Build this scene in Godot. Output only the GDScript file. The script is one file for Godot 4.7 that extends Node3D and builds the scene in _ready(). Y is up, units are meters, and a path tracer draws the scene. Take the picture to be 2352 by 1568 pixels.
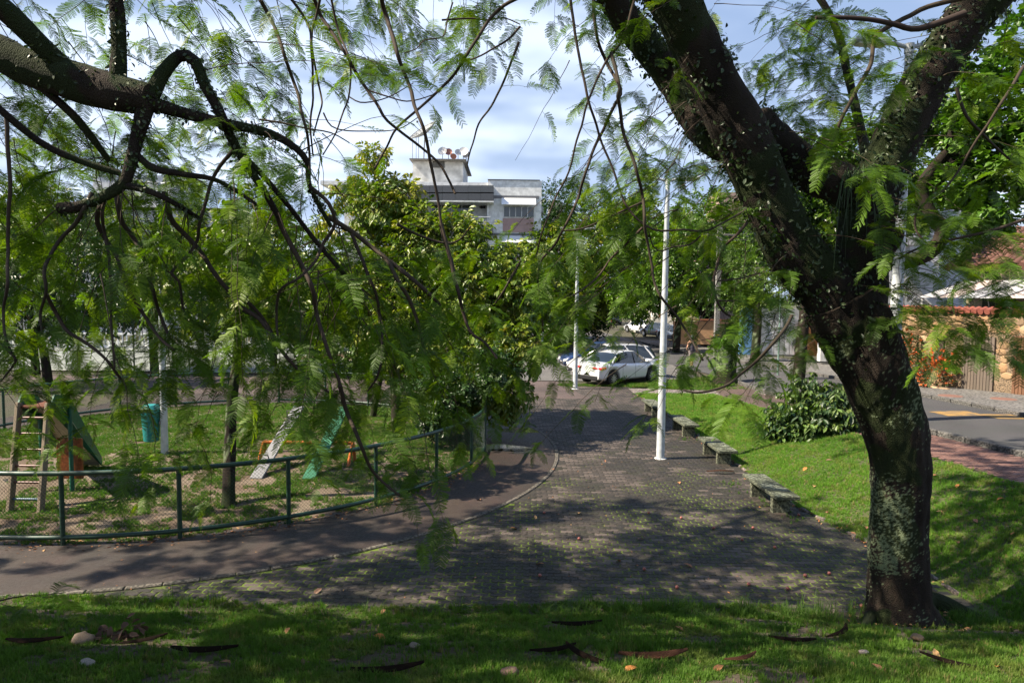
extends Node3D
# Small square under flame trees: paved path, round playground, lawn, street and houses.
# y up, metres. The camera looks along -z; D below always means distance along -z.

const F := 1568.0
const CX := 1176.0
const CY := 784.0
const PITCH := -3.875
const ROLL := 0.7
const EYE := Vector3(0, 3.9, 0)
const K := 1.0884            # photograph pixels per working pixel
var cam_basis := Basis(Vector3(1, 0, 0), deg_to_rad(PITCH)) * Basis(Vector3(0, 0, 1), deg_to_rad(ROLL))
var rng := RandomNumberGenerator.new()
var nz := FastNoiseLite.new()
var nz2 := FastNoiseLite.new()
var names := {}
var MT := {}
var PC := Vector2(-7.5, -17.0)   # middle of the round playground (x, z)
const R_FENCE := 6.85
const R_RING := 8.6

# ---------------------------------------------------------------- mesh collector
class MB:
	var v := PackedVector3Array()
	var n := PackedVector3Array()
	var c := PackedColorArray()
	var i := PackedInt32Array()
	func tri(a: Vector3, b: Vector3, d: Vector3, col := Color(1, 1, 1)) -> void:
		var m := (d - a).cross(b - a).normalized()
		var k := v.size()
		v.push_back(a); v.push_back(b); v.push_back(d)
		for q in 3:
			n.push_back(m); c.push_back(col); i.push_back(k + q)
	func quad(a: Vector3, b: Vector3, d: Vector3, e: Vector3, col := Color(1, 1, 1)) -> void:
		var m := (d - a).cross(b - a)
		if m.length_squared() < 1e-14:
			m = (e - a).cross(d - a)
		m = m.normalized()
		var k := v.size()
		v.push_back(a); v.push_back(b); v.push_back(d); v.push_back(e)
		for q in 4:
			n.push_back(m); c.push_back(col)
		i.append_array(PackedInt32Array([k, k + 1, k + 2, k, k + 2, k + 3]))
	func box(o: Vector3, s: Vector3, col := Color(1, 1, 1), b := Basis()) -> void:
		var h := s * 0.5
		var p := []
		for q in 8:
			p.append(o + b * Vector3(h.x if q & 1 else -h.x, h.y if q & 2 else -h.y, h.z if q & 4 else -h.z))
		quad(p[4], p[6], p[7], p[5], col); quad(p[1], p[3], p[2], p[0], col)
		quad(p[5], p[7], p[3], p[1], col); quad(p[0], p[2], p[6], p[4], col)
		quad(p[6], p[2], p[3], p[7], col); quad(p[0], p[4], p[5], p[1], col)
	func bevel(o: Vector3, s: Vector3, r: float, col := Color(1, 1, 1), b := Basis()) -> void:
		var h := s * 0.5
		var q := h - Vector3(r, r, r)
		var f := func(x: float, y: float, z: float, ax: int) -> Vector3:
			var w := Vector3(x * q.x, y * q.y, z * q.z)
			w[ax] = [x, y, z][ax] * h[ax]
			return o + b * w
		for ax in 3:
			var u := (ax + 1) % 3
			var w := (ax + 2) % 3
			for sg in [-1.0, 1.0]:
				var pts := []
				for k in [[-1, -1], [1, -1], [1, 1], [-1, 1]]:
					var t := [0.0, 0.0, 0.0]
					t[ax] = sg; t[u] = k[0]; t[w] = k[1]
					pts.append(f.call(t[0], t[1], t[2], ax))
				outq(pts[0], pts[1], pts[2], pts[3], o, col)
			for su in [-1.0, 1.0]:
				for sw in [-1.0, 1.0]:
					var e := []
					for k in [[-1.0, u], [1.0, u], [1.0, w], [-1.0, w]]:
						var t := [0.0, 0.0, 0.0]
						t[ax] = k[0]; t[u] = su; t[w] = sw
						e.append(f.call(t[0], t[1], t[2], k[1]))
					outq(e[0], e[1], e[2], e[3], o, col)
		for sx in [-1.0, 1.0]:
			for sy in [-1.0, 1.0]:
				for sz in [-1.0, 1.0]:
					var a: Vector3 = f.call(sx, sy, sz, 0)
					var d: Vector3 = f.call(sx, sy, sz, 1)
					var e: Vector3 = f.call(sx, sy, sz, 2)
					if (e - a).cross(d - a).dot(a - o) > 0: tri(a, d, e, col)
					else: tri(a, e, d, col)
	func outq(a: Vector3, b: Vector3, d: Vector3, e: Vector3, mid: Vector3, col: Color) -> void:
		if (d - a).cross(b - a).dot(a + d - mid * 2.0) > 0: quad(a, b, d, e, col)
		else: quad(a, e, d, b, col)
	func ring_face(a: int, b: int, d: int, e: int) -> void:
		var m := (v[d] - v[a]).cross(v[b] - v[a])
		if m.dot(n[a] + n[d]) >= 0: i.append_array(PackedInt32Array([a, b, d, a, d, e]))
		else: i.append_array(PackedInt32Array([a, d, b, a, e, d]))
	func tube(p: PackedVector3Array, r: PackedFloat32Array, sides := 8, col := Color(1, 1, 1), caps := true) -> void:
		var t0 := (p[1] - p[0]).normalized()
		var u := t0.cross(Vector3(0.31, 0.2, 0.93)).normalized()
		var start := v.size()
		for k in p.size():
			var t := (p[mini(k + 1, p.size() - 1)] - p[maxi(k - 1, 0)]).normalized()
			u = (u - t * u.dot(t)).normalized()
			var w := t.cross(u)
			for s in sides:
				var a := TAU * s / sides
				var m := u * cos(a) + w * sin(a)
				v.push_back(p[k] + m * r[k]); n.push_back(m); c.push_back(col)
		for k in p.size() - 1:
			for s in sides:
				var a := start + k * sides + s
				var b := start + k * sides + (s + 1) % sides
				ring_face(a, b, b + sides, a + sides)
		if caps:
			for end in 2:
				var k := 0 if end == 0 else p.size() - 1
				var m := (p[0] - p[1]).normalized() if end == 0 else (p[-1] - p[-2]).normalized()
				var at := v.size()
				v.push_back(p[k] + m * r[k] * 0.15); n.push_back(m); c.push_back(col)
				for s in sides:
					v.push_back(v[start + k * sides + s]); n.push_back(m); c.push_back(col)
				for s in sides:
					ring_face(at, at + 1 + s, at + 1 + (s + 1) % sides, at)
	func rod(a: Vector3, b: Vector3, r: float, sides := 8, col := Color(1, 1, 1), r2 := -1.0) -> void:
		tube(PackedVector3Array([a, b]), PackedFloat32Array([r, r if r2 < 0 else r2]), sides, col)
	func lathe(prof: Array, sides: int, x: Transform3D, col := Color(1, 1, 1)) -> void:
		# prof: Vector2(radius, height) from bottom to top round the y axis
		for k in prof.size() - 1:
			var p: Vector2 = prof[k]
			var q: Vector2 = prof[k + 1]
			var d := q - p
			if d.length() < 1e-6: continue
			var m2 := Vector2(d.y, -d.x).normalized()
			var st := v.size()
			for s in sides:
				var a := TAU * s / sides
				var e := Vector3(cos(a), 0, sin(a))
				var m := (x.basis * (e * m2.x + Vector3(0, m2.y, 0))).normalized()
				for g in [p, q]:
					v.push_back(x * (e * g.x + Vector3(0, g.y, 0))); n.push_back(m); c.push_back(col)
			for s in sides:
				var a := st + s * 2
				var b := st + ((s + 1) % sides) * 2
				ring_face(a, b, b + 1, a + 1)
	func ball(o: Vector3, r: Vector3, col := Color(1, 1, 1), la := 8, lo := 12, b := Basis()) -> void:
		var st := v.size()
		for k in la + 1:
			var t := PI * k / la - PI / 2
			for s in lo:
				var a := TAU * s / lo
				var e := Vector3(cos(t) * cos(a), sin(t), cos(t) * sin(a))
				v.push_back(o + b * (e * r)); n.push_back((b * (e / r)).normalized()); c.push_back(col)
		for k in la:
			for s in lo:
				ring_face(st + k * lo + s, st + k * lo + (s + 1) % lo, st + (k + 1) * lo + (s + 1) % lo, st + (k + 1) * lo + s)
	func grid(rows: Array, cols: Array = [], smooth := true) -> void:
		# rows: arrays of Vector3 of one length
		var w: int = rows[0].size()
		var st := v.size()
		for a in rows.size():
			for b in w:
				var l: Vector3 = rows[a][maxi(b - 1, 0)]
				var g: Vector3 = rows[a][mini(b + 1, w - 1)]
				var t: Vector3 = rows[maxi(a - 1, 0)][b]
				var q: Vector3 = rows[mini(a + 1, rows.size() - 1)][b]
				var m := (q - t).cross(g - l).normalized()
				v.push_back(rows[a][b]); n.push_back(m); c.push_back(cols[a][b] if cols else Color(1, 1, 1))
		for a in rows.size() - 1:
			for b in w - 1:
				ring_face(st + a * w + b, st + a * w + b + 1, st + (a + 1) * w + b + 1, st + (a + 1) * w + b)
	func poly(pts: PackedVector2Array, y: float, col := Color(1, 1, 1)) -> void:
		var t := Geometry2D.triangulate_polygon(pts)
		var st := v.size()
		for p in pts:
			v.push_back(Vector3(p.x, y, p.y)); n.push_back(Vector3.UP); c.push_back(col)
		for k in range(0, t.size(), 3):
			var a := st + t[k]
			var b := st + t[k + 1]
			var d := st + t[k + 2]
			if (v[d] - v[a]).cross(v[b] - v[a]).y > 0: i.append_array(PackedInt32Array([a, b, d]))
			else: i.append_array(PackedInt32Array([a, d, b]))
	func prism(pts: Array, d: Vector3, col := Color(1, 1, 1)) -> void:
		# convex outline pts pushed along d, closed
		var mid := Vector3.ZERO
		for p in pts: mid += p
		mid = mid / pts.size() + d * 0.5
		for k in pts.size():
			var a: Vector3 = pts[k]
			var b: Vector3 = pts[(k + 1) % pts.size()]
			outq(a, b, b + d, a + d, mid, col)
		for k in range(1, pts.size() - 1):
			for o in [Vector3.ZERO, d]:
				var a: Vector3 = pts[0] + o
				var b: Vector3 = pts[k] + o
				var e: Vector3 = pts[k + 1] + o
				if (e - a).cross(b - a).dot(a - mid) > 0: tri(a, b, e, col)
				else: tri(a, e, b, col)
	func mesh() -> ArrayMesh:
		var m := ArrayMesh.new()
		var a := []
		a.resize(Mesh.ARRAY_MAX)
		a[Mesh.ARRAY_VERTEX] = v; a[Mesh.ARRAY_NORMAL] = n; a[Mesh.ARRAY_COLOR] = c; a[Mesh.ARRAY_INDEX] = i
		m.add_surface_from_arrays(Mesh.PRIMITIVE_TRIANGLES, a)
		return m

# ---------------------------------------------------------------- nodes
func numbered(called: String) -> String:
	names[called] = names.get(called, -1) + 1
	return called if names[called] == 0 else "%s_%03d" % [called, names[called]]

func tag(o: Node, label := "", category := "", group := "", kind := "") -> Node:
	if label: o.set_meta("label", label)
	if category: o.set_meta("category", category)
	if group: o.set_meta("group", group)
	if kind: o.set_meta("kind", kind)
	return o

func thing(called: String, label: String, category: String, at := Vector3.ZERO, turn := 0.0, group := "") -> Node3D:
	var o := Node3D.new()
	o.name = numbered(called)
	add_child(o)
	o.position = at
	o.rotation.y = turn
	tag(o, label, category, group)
	return o

func part(called: String, m, mt: Material, parent: Node = null, at := Transform3D()) -> MeshInstance3D:
	var o := MeshInstance3D.new()
	o.mesh = m.mesh() if m is MB else m
	o.material_override = mt
	if parent:
		o.name = called
		parent.add_child(o, true)
	else:
		o.name = numbered(called)
		add_child(o)
	o.transform = at
	return o

func struct(called: String, m, mt: Material) -> MeshInstance3D:
	return tag(part(called, m, mt), "", "", "", "structure")

func many(called: String, m: Mesh, mt: Material, xs: Array, cs: Array, parent: Node = null) -> MultiMeshInstance3D:
	var mm := MultiMesh.new()
	mm.transform_format = MultiMesh.TRANSFORM_3D
	mm.use_colors = true
	mm.mesh = m
	mm.instance_count = xs.size()
	var b := PackedFloat32Array()
	b.resize(xs.size() * 16)
	for k in xs.size():
		var t: Transform3D = xs[k]
		var q: Color = cs[k]
		var o := k * 16
		b[o] = t.basis.x.x; b[o + 1] = t.basis.y.x; b[o + 2] = t.basis.z.x; b[o + 3] = t.origin.x
		b[o + 4] = t.basis.x.y; b[o + 5] = t.basis.y.y; b[o + 6] = t.basis.z.y; b[o + 7] = t.origin.y
		b[o + 8] = t.basis.x.z; b[o + 9] = t.basis.y.z; b[o + 10] = t.basis.z.z; b[o + 11] = t.origin.z
		b[o + 12] = q.r; b[o + 13] = q.g; b[o + 14] = q.b; b[o + 15] = 1.0
	mm.buffer = b
	var n := MultiMeshInstance3D.new()
	n.multimesh = mm
	n.material_override = mt
	if parent:
		n.name = called
		parent.add_child(n, true)
	else:
		n.name = numbered(called)
		add_child(n)
	tag(n, "", "", "", "stuff")
	return n

# ---------------------------------------------------------------- materials and textures
func lin(r: float, g: float, b: float) -> Color:
	return Color(r, g, b).linear_to_srgb()

func noise_tex(freq: float, lo: float, hi: float, seed_: int, contrast := 1.0, kind := FastNoiseLite.TYPE_SIMPLEX_SMOOTH, size := 512) -> ImageTexture:
	var f := FastNoiseLite.new()
	f.seed = seed_
	f.frequency = freq
	f.noise_type = kind
	f.fractal_octaves = 5
	var im := f.get_seamless_image(size, size)
	im.convert(Image.FORMAT_L8)
	var d := im.get_data()
	for k in d.size():
		var x := clampf((d[k] / 255.0 - 0.5) * contrast + 0.5, 0, 1)
		d[k] = int(255.0 * (lo + (hi - lo) * x))
	return ImageTexture.create_from_image(Image.create_from_data(size, size, false, Image.FORMAT_L8, d))

var T := {}
func make_materials() -> void:
	T.soft = noise_tex(0.012, 0.72, 1.0, 3, 1.6)
	T.faint = noise_tex(0.012, 0.86, 1.0, 4, 1.5)
	T.grain = noise_tex(0.09, 0.6, 1.0, 7, 1.5)
	T.patch = noise_tex(0.02, 0.45, 1.0, 11, 2.2)
	T.bump = noise_tex(0.05, 0.0, 1.0, 5, 1.4)
	T.fine = noise_tex(0.16, 0.0, 1.0, 6, 1.4)
	mat("leaf", Color.WHITE, 0.42, {"back": Color(0.75, 0.85, 0.35)})

func mat(called: String, col := Color(1, 1, 1), rough := 0.8, o := {}) -> StandardMaterial3D:
	if MT.has(called): return MT[called]
	var m := StandardMaterial3D.new()
	m.resource_name = called
	m.albedo_color = col
	m.roughness = rough
	m.vertex_color_use_as_albedo = true
	m.cull_mode = BaseMaterial3D.CULL_DISABLED
	m.metallic = o.get("metal", 0.0)
	m.metallic_specular = o.get("spec", 0.5)
	if o.has("tex"):
		m.albedo_texture = o.tex
	if o.has("rtex"):
		m.roughness_texture = o.rtex
		m.roughness_texture_channel = BaseMaterial3D.TEXTURE_CHANNEL_RED
	if o.has("bump"):
		m.heightmap_enabled = true
		m.heightmap_texture = o.bump
		m.heightmap_scale = o.get("depth", 1.0)
	if o.has("tex") or o.has("bump") or o.has("rtex"):
		m.uv1_triplanar = true
		m.uv1_world_triplanar = o.get("world", true)
		var s: float = o.get("scale", 1.0)
		m.uv1_scale = o.get("scale3", Vector3(s, s, s))
	if o.has("back"):
		m.backlight_enabled = true
		m.backlight = o.back
	if o.has("coat"):
		m.clearcoat_enabled = true
		m.clearcoat = o.coat
		m.clearcoat_roughness = 0.08
	if o.has("glass"):
		m.transparency = BaseMaterial3D.TRANSPARENCY_ALPHA
		m.albedo_color.a = o.glass
		m.vertex_color_use_as_albedo = false
	MT[called] = m
	return m

# ---------------------------------------------------------------- geometry of the view and of the land
func ray(x: float, y: float) -> Vector3:
	return cam_basis * Vector3((x - CX) / F, -(y - CY) / F, -1.0)

func P(x: float, y: float, d: float) -> Vector3:
	var r := ray(x, y)
	return EYE + r * (d / -r.z)

func Q(x: float, y: float, d: float) -> Vector3:      # the same from photograph pixels
	return P(x / K, y / K, d)

func sstep(a: float, b: float, x: float) -> float:
	var t := clampf((x - a) / (b - a), 0, 1)
	return t * t * (3 - 2 * t)

func path_right(d: float) -> float:
	if d < 9.5: return 5.95
	if d < 13.0: return lerpf(5.95, 5.3, (d - 9.5) / 3.5)
	if d < 20.0: return lerpf(5.3, 5.28, (d - 13.0) / 7.0)
	return lerpf(5.28, 5.0, clampf((d - 20.0) / 7.0, 0, 1))

func toe(x: float) -> float:
	return 8.25 + 0.12 * sin(x * 0.9) + 0.1 * nz.get_noise_2d(x * 40.0, 3.0)

func H(x: float, z: float) -> float:
	var d := -z
	var e := toe(x) - d
	var bank := 0.0
	if e > 0:
		bank = 0.28 * e * sstep(0.0, 0.7, e) if e < 12 else 0.28 * 12.0
	var near_street := clampf((27.0 - d) / 11.0, 0, 1) * 0.7 + maxf(0, 16.0 - d) * 0.05
	var far_street := 0.7 * clampf((44.0 - d) / 26.0, 0, 1) + maxf(0, 16.0 - d) * 0.05
	var s := lerpf(near_street, far_street, sstep(8.5, 13.5, x))
	if x < 8.2:
		var l := path_right(d) + 0.12
		s *= clampf((x - l) / (8.2 - l), 0, 1)
	return maxf(bank, s)

func G(x: float, y: float) -> Vector3:
	var r := ray(x, y)
	r = r / -r.z
	var t := 3.0
	while t < 160.0:
		var p := EYE + r * t
		if p.y < H(p.x, p.z): break
		t += 0.1
	var lo := t - 0.1
	for k in 14:
		var m := (lo + t) * 0.5
		var p := EYE + r * m
		if p.y < H(p.x, p.z): t = m
		else: lo = m
	var o := EYE + r * t
	o.y = H(o.x, o.z)
	return o

func GQ(x: float, y: float) -> Vector3:
	return G(x / K, y / K)

func on(x: float, z: float, up := 0.0) -> Vector3:
	return Vector3(x, H(x, z) + up, z)

func rnd(a: float, b: float) -> float:
	return rng.randf_range(a, b)

func smooth_line(p: Array, step := 0.08) -> PackedVector3Array:
	# Catmull-Rom through the points
	var out := PackedVector3Array()
	for k in p.size() - 1:
		var a: Vector3 = p[maxi(k - 1, 0)]
		var b: Vector3 = p[k]
		var d: Vector3 = p[k + 1]
		var e: Vector3 = p[mini(k + 2, p.size() - 1)]
		var m := maxi(1, int(ceil(b.distance_to(d) / step)))
		for j in m:
			out.push_back(b.cubic_interpolate(d, a, e, float(j) / m))
	out.push_back(p[-1])
	return out

# ---------------------------------------------------------------- setting
func set_light() -> void:
	var cam := Camera3D.new()
	cam.name = "camera"
	cam.position = EYE
	cam.basis = cam_basis
	cam.fov = rad_to_deg(2.0 * atan(CY / F))
	cam.near = 0.05
	cam.far = 900.0
	add_child(cam)
	var sun := DirectionalLight3D.new()
	sun.name = "sun"
	sun.light_energy = 1.6
	sun.light_angular_distance = 0.5
	sun.light_color = Color(1.0, 0.95, 0.86)
	sun.shadow_enabled = true
	add_child(sun)
	sun.look_at_from_position(Vector3.ZERO, Vector3(0.69, -0.72, -0.1), Vector3.UP)
	var sky := ProceduralSkyMaterial.new()
	sky.sky_top_color = lin(0.065, 0.16, 0.4)
	sky.sky_horizon_color = lin(0.39, 0.49, 0.65)
	sky.sky_curve = 0.5
	sky.ground_bottom_color = Color(0.16, 0.15, 0.12)
	sky.ground_horizon_color = Color(0.5, 0.52, 0.5)
	sky.sun_angle_max = 20.0
	sky.sky_cover = sky_clouds()
	sky.sky_cover_modulate = Color(1, 1, 1, 0.95)
	var s := Sky.new()
	s.sky_material = sky
	var env := Environment.new()
	env.background_mode = Environment.BG_SKY
	env.sky = s
	env.background_energy_multiplier = 0.55
	env.tonemap_mode = Environment.TONE_MAPPER_LINEAR
	env.tonemap_exposure = 2.8
	env.ambient_light_source = Environment.AMBIENT_SOURCE_SKY
	env.sdfgi_enabled = true
	env.ssao_enabled = true
	env.ssil_enabled = true
	var w := WorldEnvironment.new()
	w.name = "world_environment"
	w.environment = env
	add_child(w)

func sky_clouds() -> ImageTexture:
	# thin high cloud, laid on a flat layer above and drawn into the panorama
	var f := FastNoiseLite.new()
	f.seed = 21
	f.frequency = 0.55
	f.fractal_octaves = 6
	f.fractal_gain = 0.55
	var w := 1024
	var h := 512
	var im := Image.create_empty(w, h, false, Image.FORMAT_RGBA8)
	for y in h / 2 + 6:
		var el := PI / 2 - PI * (y + 0.5) / h
		var up := maxf(sin(el), 0.03)
		for x in w:
			var az := TAU * (x + 0.5) / w
			var q := Vector3(sin(az), 0, cos(az)) * cos(el) / (up + 0.12)
			var a := f.get_noise_3d(q.x * 1.3 + q.z * 0.5, 0.0, q.z * 3.2 - q.x * 0.9)
			var b := f.get_noise_3d(q.x * 0.4, 9.0, q.z * 0.7)
			var t := clampf(0.47 + a * 1.25 + b * 0.9, 0, 1)
			t = t * t * (3 - 2 * t) * 0.78
			im.set_pixel(x, y, Color(0.72, 0.72, 0.72, t))
	return ImageTexture.create_from_image(im)

func soil(x: float, z: float) -> Color:
	var a := nz.get_noise_2d(x * 30, z * 30) * 0.5 + 0.5
	return Color(0.10, 0.075, 0.05).lerp(Color(0.06, 0.07, 0.025), a)

func make_ground() -> void:
	# one sheet of land out to the horizon
	var m := MB.new()
	var xs := []
	var zs := []
	var q := -18.0
	while q < 22.0:
		xs.append(q); q += 0.25
	xs = [-420.0, -200.0, -110.0, -70.0, -45.0, -30.0, -24.0] + xs + [24.0, 30.0, 45.0, 70.0, 110.0, 200.0, 420.0]
	q = 6.0
	while q > -30.0:
		zs.append(q); q -= 0.25
	zs = [60.0, 25.0, 12.0] + zs + [-32.0, -35.0, -38.0, -42.0, -46.0, -52.0, -60.0, -80.0, -120.0, -200.0, -420.0]
	var rows := []
	var cols := []
	for z in zs:
		var r := []
		var c := []
		for x in xs:
			r.append(Vector3(x, H(x, z) - 0.03, z)); c.append(soil(x, z))
		rows.append(r); cols.append(c)
	m.grid(rows, cols)
	struct("ground", m, mat("soil", Color.WHITE, 0.95, {"tex": T.grain, "bump": T.bump, "depth": 2.0, "scale": 0.9}))

	# paved square: bed with moss in the joints
	var mb := MB.new()
	rows = []; cols = []
	var d := 7.9
	while d < 30.2:
		var r := []
		var c := []
		for k in 91:
			var x := lerpf(-14.0, path_right(d) + 0.1, k / 90.0)
			r.append(Vector3(x, -0.004, -d))
			var g := nz.get_noise_2d(x * 26 + 50, d * 26) + 0.55 * nz2.get_noise_2d(x * 160, d * 160)
			var moss := sstep(0.0, 0.3, g + 0.42 - absf(d - 9.9) * 0.13)
			c.append(Color(0.035, 0.03, 0.02).lerp(Color(0.12, 0.18, 0.01), moss))
		rows.append(r); cols.append(c)
		d += 0.12
	mb.grid(rows, cols)
	var pave := struct("pavement", mb, mat("joint", Color.WHITE, 0.95, {"tex": T.grain, "scale": 3.0}))
	# one paver: 0.22 x 0.11 with toothed edges
	var pv := MB.new()
	var tooth := 0.011
	var top := []
	for k in 4: top.append(Vector3(-0.1 + 0.05 * k, 0, -0.047 + (tooth if k % 2 else -tooth)))
	top.append(Vector3(0.1, 0, -0.047 - tooth)); top.append(Vector3(0.1 - tooth, 0, 0))
	for k in 5: top.append(Vector3(0.1 - 0.05 * k, 0, 0.047 + (tooth if k % 2 else -tooth)))
	top.append(Vector3(-0.1 - tooth, 0, 0))
	for k in top.size():
		var a: Vector3 = top[k]
		var b: Vector3 = top[(k + 1) % top.size()]
		pv.tri(Vector3(0, 0.001, 0), b * 0.96, a * 0.96)
		pv.quad(a * 0.96, b * 0.96, b + Vector3(0, -0.004, 0), a + Vector3(0, -0.004, 0))
		pv.quad(a + Vector3(0, -0.004, 0), b + Vector3(0, -0.004, 0), b + Vector3(0, -0.03, 0), a + Vector3(0, -0.03, 0))
	var pm := pv.mesh()
	var tones := [Color(0.058, 0.043, 0.034), Color(0.034, 0.026, 0.019), Color(0.021, 0.016, 0.011), Color(0.115, 0.088, 0.074), Color(0.025, 0.022, 0.009)]
	var mats := []
	for k in 5:
		mats.append(mat("paver_%d" % k, tones[k].linear_to_srgb(), 0.82, {"tex": T.grain, "bump": T.fine, "depth": 0.25, "scale": 2.3, "rtex": T.soft}))
	var all := []
	var row := 0
	d = 8.0
	while d < 30.0:
		var x := -14.0 + (0.11 if row % 2 else 0.0)
		while x < path_right(d) - 0.05:
			if Vector2(x, -d).distance_to(PC) > R_RING + 0.12 and d > toe(x) - 0.25 and absf(x) < d * 0.78 + 0.4:
				var g := nz.get_noise_2d(x * 22, d * 22) + 0.5 * nz2.get_noise_2d(x * 90, d * 90)
				# mossy and darker towards the benches, paler tones towards the far end
				g += sstep(22.0, 26.0, d) * 0.5 - sstep(2.5, 4.6, x) * 0.25
				var t := 4
				if g > 0.3: t = 3 if rng.randf() < 0.3 else 0
				elif g > 0.05: t = [0, 1, 1, 3][rng.randi() % 4]
				elif g > -0.2: t = [1, 2, 4, 0][rng.randi() % 4]
				else: t = [2, 4, 2, 1][rng.randi() % 4]
				if rng.randf() < 0.02: t = 3
				var b := Basis.from_euler(Vector3(rnd(-0.012, 0.012), rnd(-0.02, 0.02), rnd(-0.012, 0.012)))
				all.append([Vector3(x, rnd(-0.003, 0.003), -d), b, t])
			x += 0.22
		d += 0.11
		row += 1
	# those that show largest are single parts
	all.sort_custom(func(a, b): return _paver_rank(a[0]) < _paver_rank(b[0]))
	var xs2 := []
	var cs2 := []
	for k in all.size():
		var a: Array = all[k]
		if k < 300:
			part("paver", pm, mats[a[2]], pave, Transform3D(a[1], a[0]))
		else:
			xs2.append(Transform3D(a[1], a[0]))
			var c: Color = tones[a[2]]
			cs2.append(c * rnd(0.85, 1.15))
	many("far_pavers", pm, mat("pavers_far", Color.WHITE, 0.82, {"tex": T.grain, "bump": T.fine, "depth": 0.25, "scale": 2.3, "rtex": T.soft}), xs2, cs2, pave)

	# ring path of worn red concrete round the playground, with a thin kerb
	mb = MB.new()
	rows = []; cols = []
	for k in 6:
		var r := []
		var c := []
		for j in 181:
			var a := TAU * j / 180.0
			var p := PC + Vector2(cos(a), sin(a)) * lerpf(R_FENCE - 0.12, R_RING, k / 5.0)
			r.append(Vector3(p.x, 0.012 + 0.006 * nz.get_noise_2d(p.x * 50, p.y * 50), p.y))
			c.append(Color(0.036, 0.026, 0.02).lerp(Color(0.06, 0.035, 0.025), clampf(0.5 + 0.9 * nz.get_noise_2d(p.x * 60, p.y * 60), 0, 1)))
		rows.append(r); cols.append(c)
	mb.grid(rows, cols)
	var ring := struct("ring_path", mb, mat("red_path", Color.WHITE, 0.72, {"tex": T.grain, "bump": T.fine, "depth": 0.5, "scale": 1.7, "rtex": T.soft}))
	for j in 120:
		var a := TAU * j / 120.0
		var kb := MB.new()
		var w := R_RING + 0.05
		var g := rnd(0.75, 1.1)
		kb.bevel(Vector3(PC.x + cos(a) * w, -0.018, PC.y + sin(a) * w), Vector3(TAU * w / 120.0 - 0.012, 0.08, 0.09), 0.012, Color(0.16, 0.14, 0.115) * g, Basis(Vector3.UP, -a + PI / 2))
		if sin(a) > -0.3 or cos(a) > 0.3:
			part("edging_stone", kb, mat("concrete", Color.WHITE, 0.85, {"tex": T.patch, "bump": T.fine, "depth": 0.5, "scale": 1.5}), ring)
	# wet patches that never dry under the trees
	for w in [[1245, 1122, 0.85, 0.3], [1290, 1128, 0.6, 0.2], [1300, 1077, 0.55, 0.24]]:
		var p := GQ(w[0], w[1])
		var pts := PackedVector2Array()
		for k in 40:
			var a := TAU * k / 40.0
			var rr := 1.0 + 0.35 * nz.get_noise_2d(cos(a) * 40 + w[0], sin(a) * 40)
			pts.push_back(Vector2(p.x + cos(a) * w[2] * rr, p.z + sin(a) * w[3] * 1.6 * rr))
		var pu := MB.new()
		pu.poly(pts, 0.014, Color(0.05, 0.045, 0.04))
		tag(part("puddle", pu, mat("water_film", Color.WHITE, 0.06, {"spec": 0.6})), "", "", "", "structure")

	# playground floor
	mb = MB.new()
	rows = []; cols = []
	for k in 50:
		var r := []
		var c := []
		for j in 121:
			var a := TAU * j / 120.0
			var p := PC + Vector2(cos(a), sin(a)) * (R_FENCE - 0.12) * k / 49.0
			var g := nz.get_noise_2d(p.x * 35, p.y * 35) * 0.03
			r.append(Vector3(p.x, g * 0.6 + 0.004, p.y))
			c.append(Color(0.27, 0.205, 0.145).lerp(Color(0.16, 0.105, 0.065), clampf(0.5 + 1.2 * nz2.get_noise_2d(p.x * 40, p.y * 40), 0, 1)))
		rows.append(r); cols.append(c)
	mb.grid(rows, cols)
	struct("playground_floor", mb, mat("sand", Color.WHITE, 0.95, {"tex": T.grain, "bump": T.bump, "depth": 1.6, "scale": 1.3}))

	# far paved walk and sports court beyond the playground
	strip("far_walk", func(t): return Vector3(lerpf(-40, 3.0, t), 0.004, -25.8), func(t): return Vector3(lerpf(-40, 2.0, t), 0.004, -31.0), 40, 8, func(p): return Color(0.12, 0.085, 0.078) * (1.0 + 0.5 * nz2.get_noise_2d(p.x * 120, p.z * 120)), "far_pavers_sheet")
	strip("sports_court", func(t): return Vector3(lerpf(-46, -5.5, t), 0.012, -32.6), func(t): return Vector3(lerpf(-60, -7, t), 0.012, -53), 30, 20, func(p): return Color(0.24, 0.26, 0.235) * (1.0 + 0.25 * nz.get_noise_2d(p.x * 20, p.z * 20)), "court")
	# red key area and pale line on the court
	var ln := MB.new()
	ln.box(Vector3(-11, 0.02, -42), Vector3(3.4, 0.006, 5), Color(0.28, 0.15, 0.12))
	ln.box(Vector3(-20, 0.021, -42), Vector3(0.08, 0.006, 19), Color(0.5, 0.5, 0.47))
	struct("court_marking", ln, mat("court_paint", Color.WHITE, 0.8, {"tex": T.grain, "scale": 1.0}))

	# lawn between the benches and the street pavement
	mb = MB.new()
	rows = []; cols = []
	d = 6.0
	while d < 28.0:
		var r := []
		var c := []
		var l := path_right(d) + 0.02 + 0.05 * nz.get_noise_1d(d * 60)
		for k in 13:
			var x := lerpf(l, 8.2, k / 12.0)
			r.append(on(x, -d, 0.004)); c.append(Color(0.075, 0.085, 0.025))
		rows.append(r); cols.append(c)
		d += 0.35
	mb.grid(rows, cols)
	struct("lawn", mb, mat("turf", Color.WHITE, 0.95, {"tex": T.grain, "bump": T.bump, "depth": 1.0, "scale": 1.5}))
	# bank under the camera
	mb = MB.new()
	rows = []; cols = []
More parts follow.
